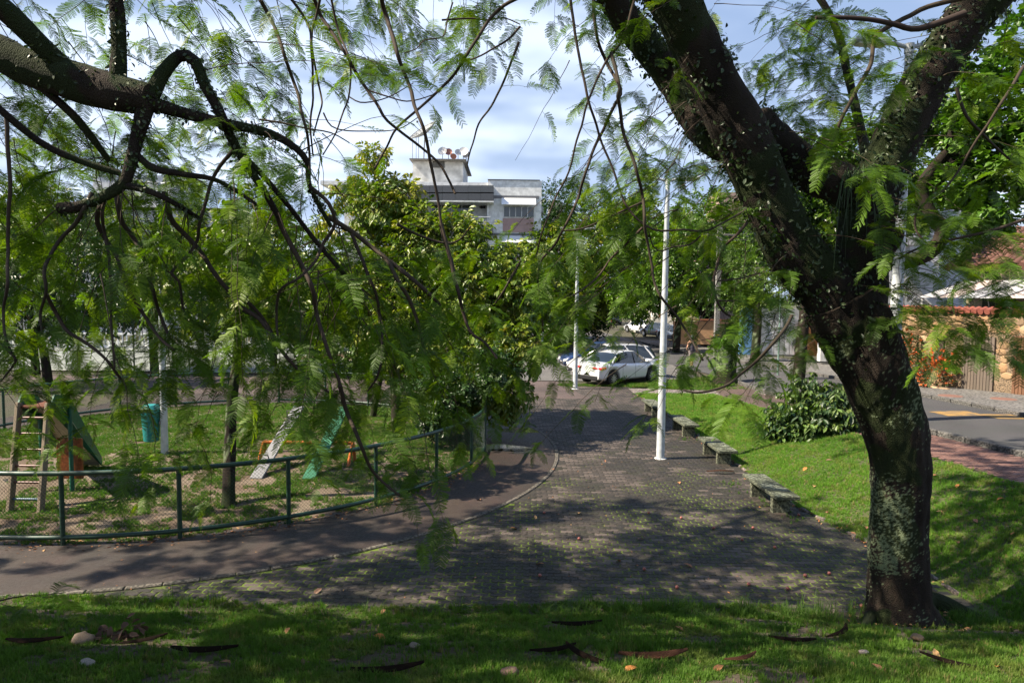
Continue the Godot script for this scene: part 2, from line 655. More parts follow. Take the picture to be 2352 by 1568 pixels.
	for k in 34:
		var r := []
		var c := []
		for j in 80:
			var x := lerpf(-12.0, 9.0, j / 79.0)
			var dd := lerpf(1.5, toe(x) + 0.08, k / 33.0)
			r.append(on(x, -dd, 0.006 + 0.02 * nz.get_noise_2d(x * 70, dd * 70)))
			c.append(Color(0.06, 0.055, 0.025).lerp(Color(0.09, 0.06, 0.04), sstep(0.1, 0.5, nz.get_noise_2d(x * 40, dd * 40))))
		rows.append(r); cols.append(c)
	mb.grid(rows, cols)
	struct("grass_bank", mb, MT.turf)

	# street: brick walk, kerb, asphalt, far walk
	var walk := strip("brick_walk", func(t): return on(8.2, lerpf(-4, -27.5, t), 0.012), func(t): return on(10.05, lerpf(-4, -31, t), 0.012), 60, 6, func(p): return Color(0.11, 0.07, 0.055) * (1.0 + 0.5 * nz2.get_noise_2d(p.x * 200, p.z * 200)), "brick_sheet")
	var redm := []
	var reds := [Color(0.2, 0.095, 0.075), Color(0.15, 0.075, 0.06), Color(0.24, 0.125, 0.1)]
	for k in 3: redm.append(mat("brick_paver_%d" % k, reds[k].linear_to_srgb(), 0.85, {"tex": T.grain, "bump": T.fine, "depth": 0.3, "scale": 2.3}))
	var bx := []
	var bc := []
	var single := 0
	row = 0
	d = 9.0
	while d < 22.0:
		var x := 8.36 + (0.11 if row % 2 else 0.0)
		while x < 10.0:
			var o := on(x, -d, 0.022 + rnd(-0.003, 0.003))
			var tilt := atan2(H(x, -d - 0.3) - H(x, -d + 0.3), 0.6)
			var xf := Transform3D(Basis(Vector3(1, 0, 0), tilt) * Basis(Vector3.UP, rnd(-0.02, 0.02)), o)
			var t := rng.randi() % 3
			if single < 300 and _paver_rank(o) < 50.0 and d > 10.5:
				part("brick_paver", pm, redm[t], walk, xf)
				single += 1
			else:
				bx.append(xf); bc.append(reds[t] * rnd(0.85, 1.15))
			x += 0.22
		d += 0.11
		row += 1
	many("far_brick_pavers", pm, MT.pavers_far, bx, bc, walk)
	strip("road", func(t): return on(10.25 - 4.2 * sstep(0.45, 1, t), lerpf(-4, -60, t), 0.006), func(t): return on(14.4 - 3.4 * sstep(0.45, 1, t), lerpf(-4, -60, t), 0.006), 110, 8, func(p): return Color(0.075, 0.073, 0.075) * (1.0 + 0.35 * nz.get_noise_2d(p.x * 40, p.z * 14)), "asphalt")
	strip("far_road", func(t): return Vector3(lerpf(6.06, 1.8, t), 0.006, lerpf(-60, -120, t)), func(t): return Vector3(lerpf(11.0, 6.0, t), 0.006, lerpf(-60, -120, t)), 40, 6, func(p): return Color(0.095, 0.088, 0.085) * (1.0 + 0.35 * nz.get_noise_2d(p.x * 40, p.z * 14)), "asphalt")
	strip("parking_apron", func(t): return on(lerpf(-2.0, 9.0, t), -31.2, 0.005), func(t): return on(lerpf(-4.0, 9.5, t), -46.0, 0.005), 30, 20, func(p): return Color(0.15, 0.142, 0.135) * (1.0 + 0.4 * nz.get_noise_2d(p.x * 50, p.z * 50)), "asphalt")
	strip("far_sidewalk", func(t): return on(14.42 - 3.4 * sstep(0.45, 1, t), lerpf(-4, -60, t), 0.1), func(t): return on(19.0 - 4.5 * sstep(0.45, 1, t), lerpf(-4, -60, t), 0.1), 110, 8, func(p): return Color(0.2, 0.19, 0.18) * (1.0 + 0.3 * nz.get_noise_2d(p.x * 30, p.z * 30)), "slab_walk")
	strip("cross_path", func(t): return on(lerpf(4.95, 10.0, t), lerpf(-27.3, -26.3, t), 0.014), func(t): return on(lerpf(4.95, 10.0, t), lerpf(-28.9, -28.1, t), 0.014), 14, 4, func(p): return Color(0.25, 0.21, 0.19) * (1.0 + 0.4 * nz.get_noise_2d(p.x * 60, p.z * 60)), "slab_walk")
	strip("verge", func(t): return on(lerpf(4.95, 9.6, t), lerpf(-29.0, -28.2, t), 0.01), func(t): return on(lerpf(5.7, 10.0, t), lerpf(-30.2, -33.8, t), 0.01), 14, 6, func(_p): return Color(0.075, 0.085, 0.025), "turf")
	# kerb stones along the road
	var kerb := tag(Node3D.new(), "", "", "", "structure")
	kerb.name = "road_kerb"
	add_child(kerb)
	d = 8.0
	while d < 58.0:
		for side in 2:
			if side == 0 and d > 31.0: continue
			var x := 10.15 if side == 0 else 14.33 - 3.4 * sstep(0.45, 1, (d - 3.5) / 56.0)
			var kb := MB.new()
			kb.bevel(Vector3.ZERO, Vector3(0.14, 0.2, 0.94), 0.02, Color(0.16, 0.15, 0.14) * rnd(0.8, 1.1))
			var a := on(x, -d)
			var b := on(x, -d - 0.98)
			part("kerb_stone", kb, MT.concrete, kerb, Transform3D(Basis(Vector3(1, 0, 0), atan2(b.y - a.y, 0.98)), (a + b) * 0.5 + Vector3(0, 0.03, 0)))
		d += 1.0
	# worn yellow bars of the speed hump
	var hump := tag(Node3D.new(), "", "", "", "structure")
	hump.name = "speed_hump_marking"
	add_child(hump)
	for w in [[2395, 1034], [2520, 1042]]:
		var p := GQ(w[0], w[1])
		var r2 := []
		var c2 := []
		for a in 9:
			var r := []
			var c := []
			for b in 9:
				var q2 := on(p.x + (a - 4) * 0.14, p.z + (b - 4) * 0.11, 0.014)
				r.append(q2)
				c.append(Color(0.42, 0.24, 0.06).lerp(Color(0.11, 0.1, 0.09), sstep(0.0, 0.4, nz.get_noise_2d(q2.x * 200, q2.z * 200))))
			r2.append(r); c2.append(c)
		var bar := MB.new()
		bar.grid(r2, c2)
		part("yellow_bar", bar, mat("road_paint", Color.WHITE, 0.8, {"tex": T.grain, "scale": 2.0}), hump)

func _paver_rank(p: Vector3) -> float:
	var s := cam_basis.inverse() * (p - EYE)
	var inside := absf(s.x / -s.z) < 0.74 and s.y / -s.z > -0.5
	return -p.z + (0.0 if inside else 100.0) + absf(p.x - 0.5) * 0.02

func strip(called: String, a: Callable, b: Callable, along: int, across: int, col: Callable, m: String) -> MeshInstance3D:
	var mb := MB.new()
	var rows := []
	var cols := []
	for k in along + 1:
		var r := []
		var c := []
		var p: Vector3 = a.call(float(k) / along)
		var q: Vector3 = b.call(float(k) / along)
		for j in across + 1:
			var w := p.lerp(q, float(j) / across)
			w.y = maxf(w.y, H(w.x, w.z) + (p.y - H(p.x, p.z)))
			r.append(w); c.append(col.call(w))
		rows.append(r); cols.append(c)
	mb.grid(rows, cols)
	var kinds := {"asphalt": [0.86, T.grain, 2.0, 0.5], "court": [0.85, T.soft, 0.3, 0.1], "turf": [0.95, T.grain, 1.5, 1.0], "slab_walk": [0.85, T.patch, 0.8, 0.5], "brick_sheet": [0.85, T.grain, 3.0, 1.0], "far_pavers_sheet": [0.85, T.grain, 3.0, 1.0]}
	var k: Array = kinds[m]
	return struct(called, mb, mat(m, Color.WHITE, k[0], {"tex": k[1], "scale": k[2], "bump": T.fine, "depth": k[3]}))

# ---------------------------------------------------------------- plants
func frond_mesh(length: float, pairs: int, droop: float, seed_: int, fold := 0.25) -> ArrayMesh:
	# a twice-divided leaf: midrib, side ribs, rows of small leaflets
	var r := RandomNumberGenerator.new()
	r.seed = seed_
	var m := MB.new()
	var at := func(t: float) -> Vector3: return Vector3(t * length * (1 - 0.12 * droop * t), -droop * length * t * t * 0.5, 0.03 * length * sin(t * 5.0 + seed_))
	var line := PackedVector3Array()
	var rad := PackedFloat32Array()
	for k in 7:
		line.push_back(at.call(k / 6.0)); rad.push_back(lerpf(0.0024, 0.001, k / 6.0))
	m.tube(line, rad, 3, Color(0.9, 0.8, 0.6), false)
	for k in pairs:
		var t := lerpf(0.13, 0.985, float(k) / (pairs - 1))
		var o: Vector3 = at.call(t)
		var fw: Vector3 = (at.call(t + 0.01) - o).normalized()
		var lp := length * 0.235 * (0.45 + 0.6 * sin(PI * clampf(t * 0.82 + 0.12, 0, 1))) * r.randf_range(0.88, 1.08)
		for s in [-1.0, 1.0]:
			var ang := deg_to_rad(lerpf(72, 48, t) + r.randf_range(-6, 6))
			var side: Vector3 = Vector3(0, 0, s).rotated(fw, -s * (fold + r.randf_range(-0.2, 0.2)))
			var d: Vector3 = (fw * cos(ang) + side * sin(ang)).normalized()
			var up: Vector3 = d.cross(fw) * s
			up = up.normalized()
			if up.y < 0: up = -up
			var cross := d.cross(up).normalized()
			var nl := 9
			var g := r.randf_range(0.85, 1.15)
			for j in nl:
				var u := (j + 0.6) / nl
				var b: Vector3 = o + d * lp * u - up * lp * 0.25 * u * u
				var ll := lp * 0.135 * (0.7 + 0.4 * sin(PI * u))
				var w := d * lp * 0.088
				for q in [-1.0, 1.0]:
					var tip: Vector3 = b + (cross * q * 0.92 + d * 0.4) * ll - up * ll * 0.15
					var mid: Vector3 = (b + tip) * 0.5
					m.quad(b, mid + w, tip, mid - w, Color(g, g, g))
	return m.mesh()

func leaf_into(m: MB, o: Vector3, d: Vector3, up: Vector3, len_: float, wid: float, droop: float, col: Color) -> void:
	var s := d.cross(up).normalized()
	var p := []
	for k in 4:
		var t := k / 3.0
		p.append(o + d * len_ * t - up * droop * len_ * t * t)
	var w := [0.0, 0.42, 0.5, 0.0]
	var l := []
	var r := []
	for k in 4:
		l.append(p[k] + s * wid * w[k] + up * wid * w[k] * 0.35)
		r.append(p[k] - s * wid * w[k] + up * wid * w[k] * 0.35)
	m.tri(p[0], l[1], p[1], col); m.tri(p[0], p[1], r[1], col)
	m.quad(p[1], l[1], l[2], p[2], col); m.quad(p[1], p[2], r[2], r[1], col)
	m.tri(p[2], l[2], p[3], col); m.tri(p[2], p[3], r[2], col)

func spray_mesh(n_leaves: int, len_: float, wid: float, stem: float, seed_: int, hang := 0.5) -> ArrayMesh:
	var r := RandomNumberGenerator.new()
	r.seed = seed_
	var m := MB.new()
	m.tube(PackedVector3Array([Vector3.ZERO, Vector3(stem * 0.5, 0.01, 0), Vector3(stem, -0.03, 0)]), PackedFloat32Array([0.006, 0.004, 0.002]), 3, Color(0.5, 0.4, 0.3), false)
	for k in n_leaves:
		var t := float(k + 1) / n_leaves
		var a := k * 2.4 + r.randf_range(-0.4, 0.4)
		var d := Vector3(r.randf_range(0.3, 0.8), cos(a) * 0.6 - hang, sin(a)).normalized()
		var up := Vector3(0, 1, 0) + Vector3(r.randf_range(-0.4, 0.4), 0, r.randf_range(-0.4, 0.4))
		up = (up - d * up.dot(d)).normalized()
		var g := r.randf_range(0.75, 1.2)
		leaf_into(m, Vector3(stem * t, -0.03 * t, 0), d, up, len_ * r.randf_range(0.7, 1.15), wid * r.randf_range(0.8, 1.1), r.randf_range(0.1, 0.4), Color(g * r.randf_range(0.9, 1.15), g, g * 0.9))
	return m.mesh()

func tuft_mesh(blades: int, h: float, w: float, spread: float, seed_: int) -> ArrayMesh:
	var r := RandomNumberGenerator.new()
	r.seed = seed_
	var m := MB.new()
	for k in blades:
		var a := r.randf() * TAU
		var o := Vector3(cos(a), 0, sin(a)) * r.randf() * spread
		var d := Vector3(cos(a * 3.1), 0, sin(a * 3.1))
		var s := Vector3(-d.z, 0, d.x) * w * 0.5
		var hh := h * r.randf_range(0.55, 1.2)
		var b := r.randf_range(0.15, 0.8) * hh
		var p1 := o + Vector3(0, hh * 0.55, 0) + d * b * 0.3
		var p2 := o + Vector3(0, hh * (1.0 - 0.25 * b / hh), 0) + d * b
		var g := r.randf_range(0.75, 1.2)
		var c := Color(g, g, g)
		m.quad(o - s, o + s, p1 + s * 0.8, p1 - s * 0.8, c)
		m.tri(p1 - s * 0.8, p1 + s * 0.8, p2, c)
	return m.mesh()

func bark_tube(p: PackedVector3Array, rad: PackedFloat32Array, sides: int, lichen: float, rough := 0.15) -> MB:
	var m := MB.new()
	var u := (p[1] - p[0]).cross(Vector3(0.31, 0.2, 0.93)).normalized()
	for k in p.size():
		var t := (p[mini(k + 1, p.size() - 1)] - p[maxi(k - 1, 0)]).normalized()
		u = (u - t * u.dot(t)).normalized()
		var w := t.cross(u)
		for s in sides:
			var a := TAU * s / sides
			var d := u * cos(a) + w * sin(a)
			var q := p[k] + d * rad[k]
			var b := nz.get_noise_3d(q.x * 60, q.y * 25, q.z * 60) * rough + nz2.get_noise_3d(q.x * 260, q.y * 110, q.z * 260) * rough * 0.5
			m.v.push_back(q + d * rad[k] * b); m.n.push_back(d)
			var f := nz2.get_noise_3d(q.x * 1300 + 9, q.y * 1300, q.z * 1300) + 0.35 * nz.get_noise_3d(q.x * 260, q.y * 220, q.z * 260)
			var col := Color(0.022, 0.017, 0.013).lerp(Color(0.055, 0.042, 0.032), clampf(0.5 + b * 5.0, 0, 1))
			var moss := nz.get_noise_3d(q.x * 70 + 40, q.y * 50, q.z * 70)
			if moss > 0.05: col = col.lerp(Color(0.03, 0.048, 0.014), 0.75)
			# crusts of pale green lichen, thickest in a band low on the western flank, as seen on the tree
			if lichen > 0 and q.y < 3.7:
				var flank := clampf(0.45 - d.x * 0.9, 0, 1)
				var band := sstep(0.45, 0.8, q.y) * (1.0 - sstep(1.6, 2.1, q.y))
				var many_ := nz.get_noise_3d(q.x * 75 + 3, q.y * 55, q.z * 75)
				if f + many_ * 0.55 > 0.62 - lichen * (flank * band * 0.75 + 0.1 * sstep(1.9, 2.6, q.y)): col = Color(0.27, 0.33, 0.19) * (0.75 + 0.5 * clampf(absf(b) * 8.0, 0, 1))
			m.c.push_back(col)
	for k in p.size() - 1:
		for s in sides:
			var a := k * sides + s
			var b := k * sides + (s + 1) % sides
			m.ring_face(a, b, b + sides, a + sides)
	# normals of the bumpy surface
	var acc := PackedVector3Array()
	acc.resize(m.v.size())
	for k in range(0, m.i.size(), 3):
		var a := m.i[k]
		var b := m.i[k + 1]
		var d := m.i[k + 2]
		var f := (m.v[d] - m.v[a]).cross(m.v[b] - m.v[a])
		acc[a] += f; acc[b] += f; acc[d] += f
	for k in acc.size(): m.n[k] = acc[k].normalized()
	# close both ends
	for end in 2:
		var k := 0 if end == 0 else p.size() - 1
		var at := m.v.size()
		var nn := (p[0] - p[1]).normalized() if end == 0 else (p[-1] - p[-2]).normalized()
		m.v.push_back(p[k] + nn * rad[k] * 0.2); m.n.push_back(nn); m.c.push_back(Color(0.08, 0.06, 0.045))
		for s in sides:
			m.v.push_back(m.v[k * sides + s]); m.n.push_back(nn); m.c.push_back(Color(0.08, 0.06, 0.045))
		for s in sides: m.ring_face(at, at + 1 + s, at + 1 + (s + 1) % sides, at)
	return m

func bark() -> StandardMaterial3D:
	return mat("bark", Color.WHITE, 0.92, {"tex": T.grain, "bump": T.bump, "depth": 1.6, "scale3": Vector3(3.0, 1.6, 3.0), "spec": 0.3})

func limb(tree: Node3D, called: String, pts: Array, sides := 16, lichen := 0.0, step := 0.06) -> Array:
	# pts: [x, y, D, half width] in working pixels; returns smoothed points with radius
	var a := []
	var w := []
	for q in pts:
		a.append(P(q[0], q[1], q[2])); w.append(Vector3(q[3] * q[2] / F, 0, 0))
	return limb3(tree, called, a, w, sides, lichen, step)

func limb3(tree: Node3D, called: String, a: Array, w: Array, sides := 16, lichen := 0.0, step := 0.06) -> Array:
	var line := PackedVector3Array()
	var rad := PackedFloat32Array()
	var out := []
	for k in a.size() - 1:
		var n := maxi(2, int(a[k].distance_to(a[k + 1]) / step))
		for j in n:
			var t := float(j) / n
			line.push_back((a[k] as Vector3).cubic_interpolate(a[k + 1], a[maxi(k - 1, 0)], a[mini(k + 2, a.size() - 1)], t))
			rad.push_back(lerpf(w[k].x, w[k + 1].x, t))
	line.push_back(a[-1]); rad.push_back(w[-1].x)
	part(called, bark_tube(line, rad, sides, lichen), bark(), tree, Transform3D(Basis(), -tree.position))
	for k in line.size(): out.append([line[k], rad[k]])
	return out

var frond_kinds := []
var frond_mats := []
func frond_setup() -> void:
	for k in 5:
		frond_kinds.append(frond_mesh([0.40, 0.46, 0.36, 0.50, 0.33][k], [13, 14, 12, 15, 11][k], [0.35, 0.7, 0.15, 1.0, 0.5][k], 100 + k, [0.15, 0.3, 0.05, 0.45, 0.2][k]))
	var cols := [Color(0.105, 0.205, 0.012), Color(0.075, 0.15, 0.012), Color(0.16, 0.255, 0.014), Color(0.055, 0.115, 0.012)]
	for k in 4:
		frond_mats.append(mat("frond_%d" % k, cols[k].linear_to_srgb(), 0.5, {"back": Color(1.0, 1.0, 0.4), "spec": 0.4}))
	mat("fronds", Color.WHITE, 0.5, {"back": Color(1.0, 1.0, 0.4), "spec": 0.4})

func frond_color() -> Color:
	return [Color(0.105, 0.205, 0.012), Color(0.075, 0.15, 0.012), Color(0.16, 0.255, 0.014), Color(0.055, 0.115, 0.012)][rng.randi() % 4] * rnd(0.8, 1.25)

class Crown:
	var twigs := MB.new()
	var fr := []          # [Transform3D, mesh number]

func twig_line(c: Crown, a: Vector3, e: Vector3, sag: float, r0: float, r1: float) -> PackedVector3Array:
	var n := maxi(5, int(a.distance_to(e) / 0.12))
	var mid := a.lerp(e, 0.5) + Vector3(rnd(-0.15, 0.15), sag, rnd(-0.15, 0.15)) * a.distance_to(e)
	var line := PackedVector3Array()
	var rad := PackedFloat32Array()
	for k in n + 1:
		var t := float(k) / n
		var p := a.lerp(mid, t).lerp(mid.lerp(e, t), t)
		p += Vector3(nz.get_noise_2d(p.y * 90, p.x * 50), 0.5 * nz.get_noise_2d(p.x * 90, 7), nz.get_noise_2d(p.y * 90, 31 + p.z * 30)) * 0.05 * sin(PI * t)
		line.push_back(p); rad.push_back(lerpf(r0, r1, sqrt(t)))
	c.twigs.tube(line, rad, 4, Color(0.05, 0.038, 0.028) * rnd(0.8, 1.3), false)
	return line

func fronds_at(c: Crown, e: Vector3, t: Vector3, n: int, size := 1.0) -> void:
	for k in n:
		var a := rnd(0, TAU)
		var flat := Vector3(cos(a), 0, sin(a))
		var d := (flat * rnd(0.6, 1.0) + t * 0.55 + Vector3(0, rnd(-0.4, 0.35), 0)).normalized()
		var up := Vector3(rnd(-0.35, 0.35), 1, rnd(-0.35, 0.35))
		up = (up - d * up.dot(d)).normalized()
		var s := size * rnd(0.55, 0.98)
		if _open_sky(e + d * 0.2) and rng.randf() < 0.8: continue
		var x := Transform3D(Basis(d, up, d.cross(up)).scaled_local(Vector3(s, s, s)), e - t * rnd(0.0, 0.16))
		c.fr.append([x, rng.randi() % 5])

func fill_fronds(tree: Node3D, c: Crown, singles: int) -> void:
	var tw := part("twigs", c.twigs, mat("twig", Color.WHITE, 0.85, {"spec": 0.3}), tree, Transform3D(Basis(), -tree.position))
	tag(tw, "", "", "", "stuff")
	# the fronds that show largest are single parts
	c.fr.sort_custom(func(a, b): return _seen_rank(a[0].origin) < _seen_rank(b[0].origin))
	var xs := [[], [], [], [], []]
	var cs := [[], [], [], [], []]
	for k in c.fr.size():
		var f: Array = c.fr[k]
		var x: Transform3D = f[0]
		x.origin -= tree.position
		if k < singles and _seen_rank(f[0].origin) < 50.0:
			part("frond", frond_kinds[f[1]], frond_mats[[0, 0, 1, 1, 2, 3][rng.randi() % 6]], tree, x)
		else:
			xs[f[1]].append(x); cs[f[1]].append(frond_color())
	for k in 5:
		if xs[k].size(): many("foliage", frond_kinds[k], MT.fronds, xs[k], cs[k], tree)

func _seen_rank(p: Vector3) -> float:
	var s := cam_basis.inverse() * (p - EYE)
	if s.z > -0.3 or absf(s.x / -s.z) > 0.78 or absf(s.y / -s.z) > 0.53: return 100.0 - s.z
	return -s.z

# hand traced stems: crop origin, crop scale, points, half width in photograph pixels, depth
const TWIGS := [
	[650, 0, 3.618, [[1095, -30], [1110, 60], [1150, 180], [1250, 500], [1330, 720], [1400, 950], [1470, 1150], [1550, 1520], [1640, 2000], [1760, 2500]], 5.0, 5.6],
	[650, 0, 3.618, [[480, -30], [540, 130], [640, 280], [780, 500], [880, 680], [1000, 850], [1120, 1050], [1250, 1170], [1450, 1330], [1640, 1510], [1760, 1750]], 4.5, 6.2],
	[650, 0, 3.618, [[0, 0], [60, 110], [140, 270], [220, 500], [300, 720], [360, 940], [410, 1150], [440, 1400], [450, 1560]], 4.5, 5.8],
	[650, 0, 3.618, [[270, -20], [340, 70], [410, 180], [455, 300], [460, 450], [480, 700], [470, 950], [455, 1200], [470, 1400]], 3.2, 6.0],
	[650, 0, 3.618, [[540, -20], [510, 130], [470, 260], [465, 420], [500, 620], [550, 850], [545, 1000], [480, 1230]], 3.0, 6.1],
	[650, 0, 3.618, [[640, -20], [700, 260], [800, 520], [825, 700], [790, 900], [710, 1140], [640, 1270], [560, 1400]], 2.6, 5.9],
	[650, 0, 3.618, [[2330, -20], [2200, 50], [2080, 170], [1960, 350], [1850, 520], [1740, 690], [1600, 830], [1430, 990], [1230, 1160], [1150, 1330], [1030, 1520]], 4.2, 7.0],
	[650, 0, 3.618, [[2352, 240], [2250, 350], [2120, 430], [2000, 500], [1880, 545], [1770, 550]], 2.6, 7.2],
	[650, 0, 3.618, [[2340, 380], [2270, 560], [2200, 740], [2090, 960], [1980, 1120], [1920, 1300], [1870, 1520]], 2.8, 7.4],
	[650, 0, 3.618, [[1640, 180], [1900, 165], [2060, 180], [2200, 160], [2352, 220]], 2.4, 7.3],
	[650, 0, 3.618, [[1740, 20], [1690, 200], [1650, 330], [1490, 360], [1410, 440], [1300, 480]], 1.8, 6.9],
	[650, 0, 3.618, [[0, 1080], [200, 1110], [420, 1160], [640, 1200], [800, 1290]], 2.4, 6.0],
	[650, 0, 3.618, [[570, 1020], [650, 1140], [780, 1180], [1000, 1185], [1180, 1180], [1300, 1150], [1430, 1060]], 1.8, 6.3],
	[650, 0, 3.618, [[800, 870], [900, 925], [1050, 910], [1200, 860], [1390, 750]], 1.7, 6.1],
	[650, 0, 3.618, [[990, 820], [1150, 870], [1330, 915], [1500, 880], [1640, 820]], 2.0, 6.6],
	[1340, 440, 3.734, [[971, -1867], [821, -1307], [653, -1072], [493, -709], [300, -40], [180, 200], [100, 400], [40, 600], [0, 760]], 3.2, 6.8],
	[1340, 440, 3.734, [[523, -1867], [560, -1344], [653, -1072], [788, -814], [743, -672], [597, -373], [460, -40], [400, 180], [300, 400], [180, 640], [40, 800], [20, 1000], [50, 1250], [60, 1450]], 4.0, 6.9],
	[1340, 440, 3.734, [[700, -1150], [788, -814], [765, -747], [821, -411], [940, -40], [990, 180], [1010, 400], [1050, 640], [1100, 950], [1160, 1120], [1290, 1280], [1420, 1480], [1560, 1720]], 4.2, 6.2],
	[1340, 440, 3.734, [[299, -1867], [373, -1270], [493, -709], [597, -373], [760, 60], [820, 240], [920, 380], [1040, 470], [1160, 510], [1400, 500], [1570, 515], [1700, 460], [1960, 310]], 3.6, 6.6],
	[1340, 440, 3.734, [[1970, 430], [1880, 550], [1770, 650], [1700, 800], [1660, 980], [1690, 1170], [1780, 1290], [1900, 1315], [1980, 1260], [2060, 1160]], 3.6, 6.7],
	[1340, 440, 3.734, [[1000, 480], [860, 620], [690, 780], [570, 950], [400, 1080], [300, 1130]], 2.8, 6.4],
	[1340, 440, 3.734, [[1050, 220], [860, 300], [640, 400], [430, 490], [240, 510]], 2.6, 6.8],
	[1340, 440, 3.734, [[1700, 980], [1820, 965], [1940, 950], [2090, 900]], 2.0, 7.0],
	[1340, 440, 3.734, [[1700, 1160], [1840, 1165], [2000, 1145], [2091, 1130]], 2.0, 7.0],
	[1340, 440, 3.734, [[1540, 560], [1440, 640], [1280, 660], [1180, 700], [1100, 660], [1060, 520]], 2.2, 6.5],
	[1700, 760, 4.612, [[1290, 130], [1200, 290], [1060, 460], [900, 640], [700, 810], [560, 920], [380, 990], [180, 1020], [30, 990]], 4.2, 5.9],
	[1700, 0, 1.823, [[1300, 60], [1090, 130], [980, 110], [880, 90], [760, 80], [620, 80]], 8.0, 6.9],
	[1700, 0, 1.823, [[1330, -20], [1130, 30], [1050, 70], [990, 100], [890, 170], [870, 290], [800, 420], [740, 540], [690, 660]], 6.0, 7.1],
	[1700, 0, 1.823, [[1568, 300], [1480, 450], [1380, 600], [1280, 760], [1210, 860]], 4.0, 6.6],
	[1700, 0, 1.823, [[1260, 400], [1310, 530], [1380, 610], [1500, 720], [1560, 760]], 3.6, 6.8],
	[1700, 0, 1.823, [[1210, 860], [1090, 950], [1070, 1030], [1110, 1090], [1180, 1150]], 3.0, 6.9],
	[1700, 0, 1.823, [[1568, 1000], [1420, 1050], [1250, 1090], [1090, 1130], [1000, 1180]], 3.6, 6.8],
	[0, 560, 3.36, [[760, -260], [700, -120], [640, -10], [520, 110], [420, 250], [370, 400], [380, 560], [330, 760], [350, 920]], 5.0, 5.4],
	[0, 560, 3.36, [[900, -270], [840, -150], [820, -10], [900, 150], [1000, 320], [1080, 560], [1200, 760], [1330, 950], [1460, 1060]], 6.0, 5.6],
	[0, 560, 3.36, [[960, -300], [985, -160], [1030, -10], [1130, 130], [1210, 300], [1270, 530], [1330, 740], [1420, 960]], 6.0, 5.9],
	[0, 560, 3.36, [[1370, -260], [1400, -140], [1460, -10], [1640, 180], [1780, 380], [1920, 560], [2080, 660], [2220, 820], [2352, 1050]], 6.5, 6.0],
	[0, 560, 3.36, [[1975, -650], [1780, -380], [1680, -10], [1650, 150], [1540, 300], [1440, 410], [1500, 480], [1530, 700], [1600, 900]], 4.5, 5.8],
	[0, 560, 3.36, [[890, -270], [860, -100], [880, 100], [915, 320], [930, 560], [925, 800], [940, 1000], [960, 1210]], 4.0, 5.5],
	[0, 560, 3.36, [[380, 590], [470, 760], [560, 900], [720, 1000], [900, 1150], [1060, 1380]], 4.5, 5.6],
	[0, 560, 3.36, [[40, -930], [75, -300], [60, 200], [60, 480], [20, 720], [40, 960], [130, 1140]], 4.5, 5.2],
	[0, 560, 3.36, [[0, 1000], [110, 1110], [130, 1150], [30, 1290], [0, 1320]], 3.0, 5.2],
	[600, 560, 3.36, [[740, -60], [940, 60], [1100, 190], [1230, 300], [1330, 480], [1420, 640], [1500, 860], [1550, 1080]], 6.0, 6.2],
	[600, 560, 3.36, [[320, -70], [340, 0], [480, 280], [600, 520], [640, 760], [720, 1020], [820, 1300], [880, 1530]], 6.0, 6.0],
	[600, 560, 3.36, [[590, -309], [740, -170], [800, 0], [700, 160], [620, 320], [500, 450], [330, 560], [300, 800], [320, 1000]], 4.5, 5.8],
	[600, 560, 3.36, [[1320, 0], [1500, 90], [1720, 160], [1850, 130], [1940, 20]], 3.6, 6.6],
	[600, 560, 3.36, [[1690, 0], [1760, 270], [1830, 560], [1860, 700], [1930, 900], [2060, 1000], [2160, 1130]], 5.0, 6.3],
	[600, 560, 3.36, [[940, 80], [1000, 240], [1040, 340], [1130, 560], [1170, 780], [1190, 1000], [1170, 1230], [1070, 1400]], 4.0, 6.1],
	[600, 560, 3.36, [[1240, 310], [1400, 420], [1560, 560], [1680, 680]], 6.0, 6.3],
	[600, 560, 3.36, [[0, 700], [160, 800], [300, 1000], [420, 1150], [580, 1300], [800, 1450]], 5.0, 5.9],
	[600, 560, 3.36, [[2352, 310], [2240, 520], [2130, 680]], 3.0, 6.8],
	[600, 980, 3.564, [[880, -60], [960, 200], [1060, 420], [1140, 640], [1230, 760], [1350, 870], [1420, 920]], 5.0, 5.7],
]

const NEAR := [
	"332555456773234430674322",
	"3333321467613134258843333",
	"543256412410222443653333",
	"665667741000213453333222",
	"665578862100036654321123",
	"666678883210245543211345",
	"766677896544444332100356",
	"554577787666432113310256",
	"444466677776431123200144",
	"554566666676210221000000",
	"445553345444100000000000",
	"001110023312100000000000",
	"000000000110000000000000",
]

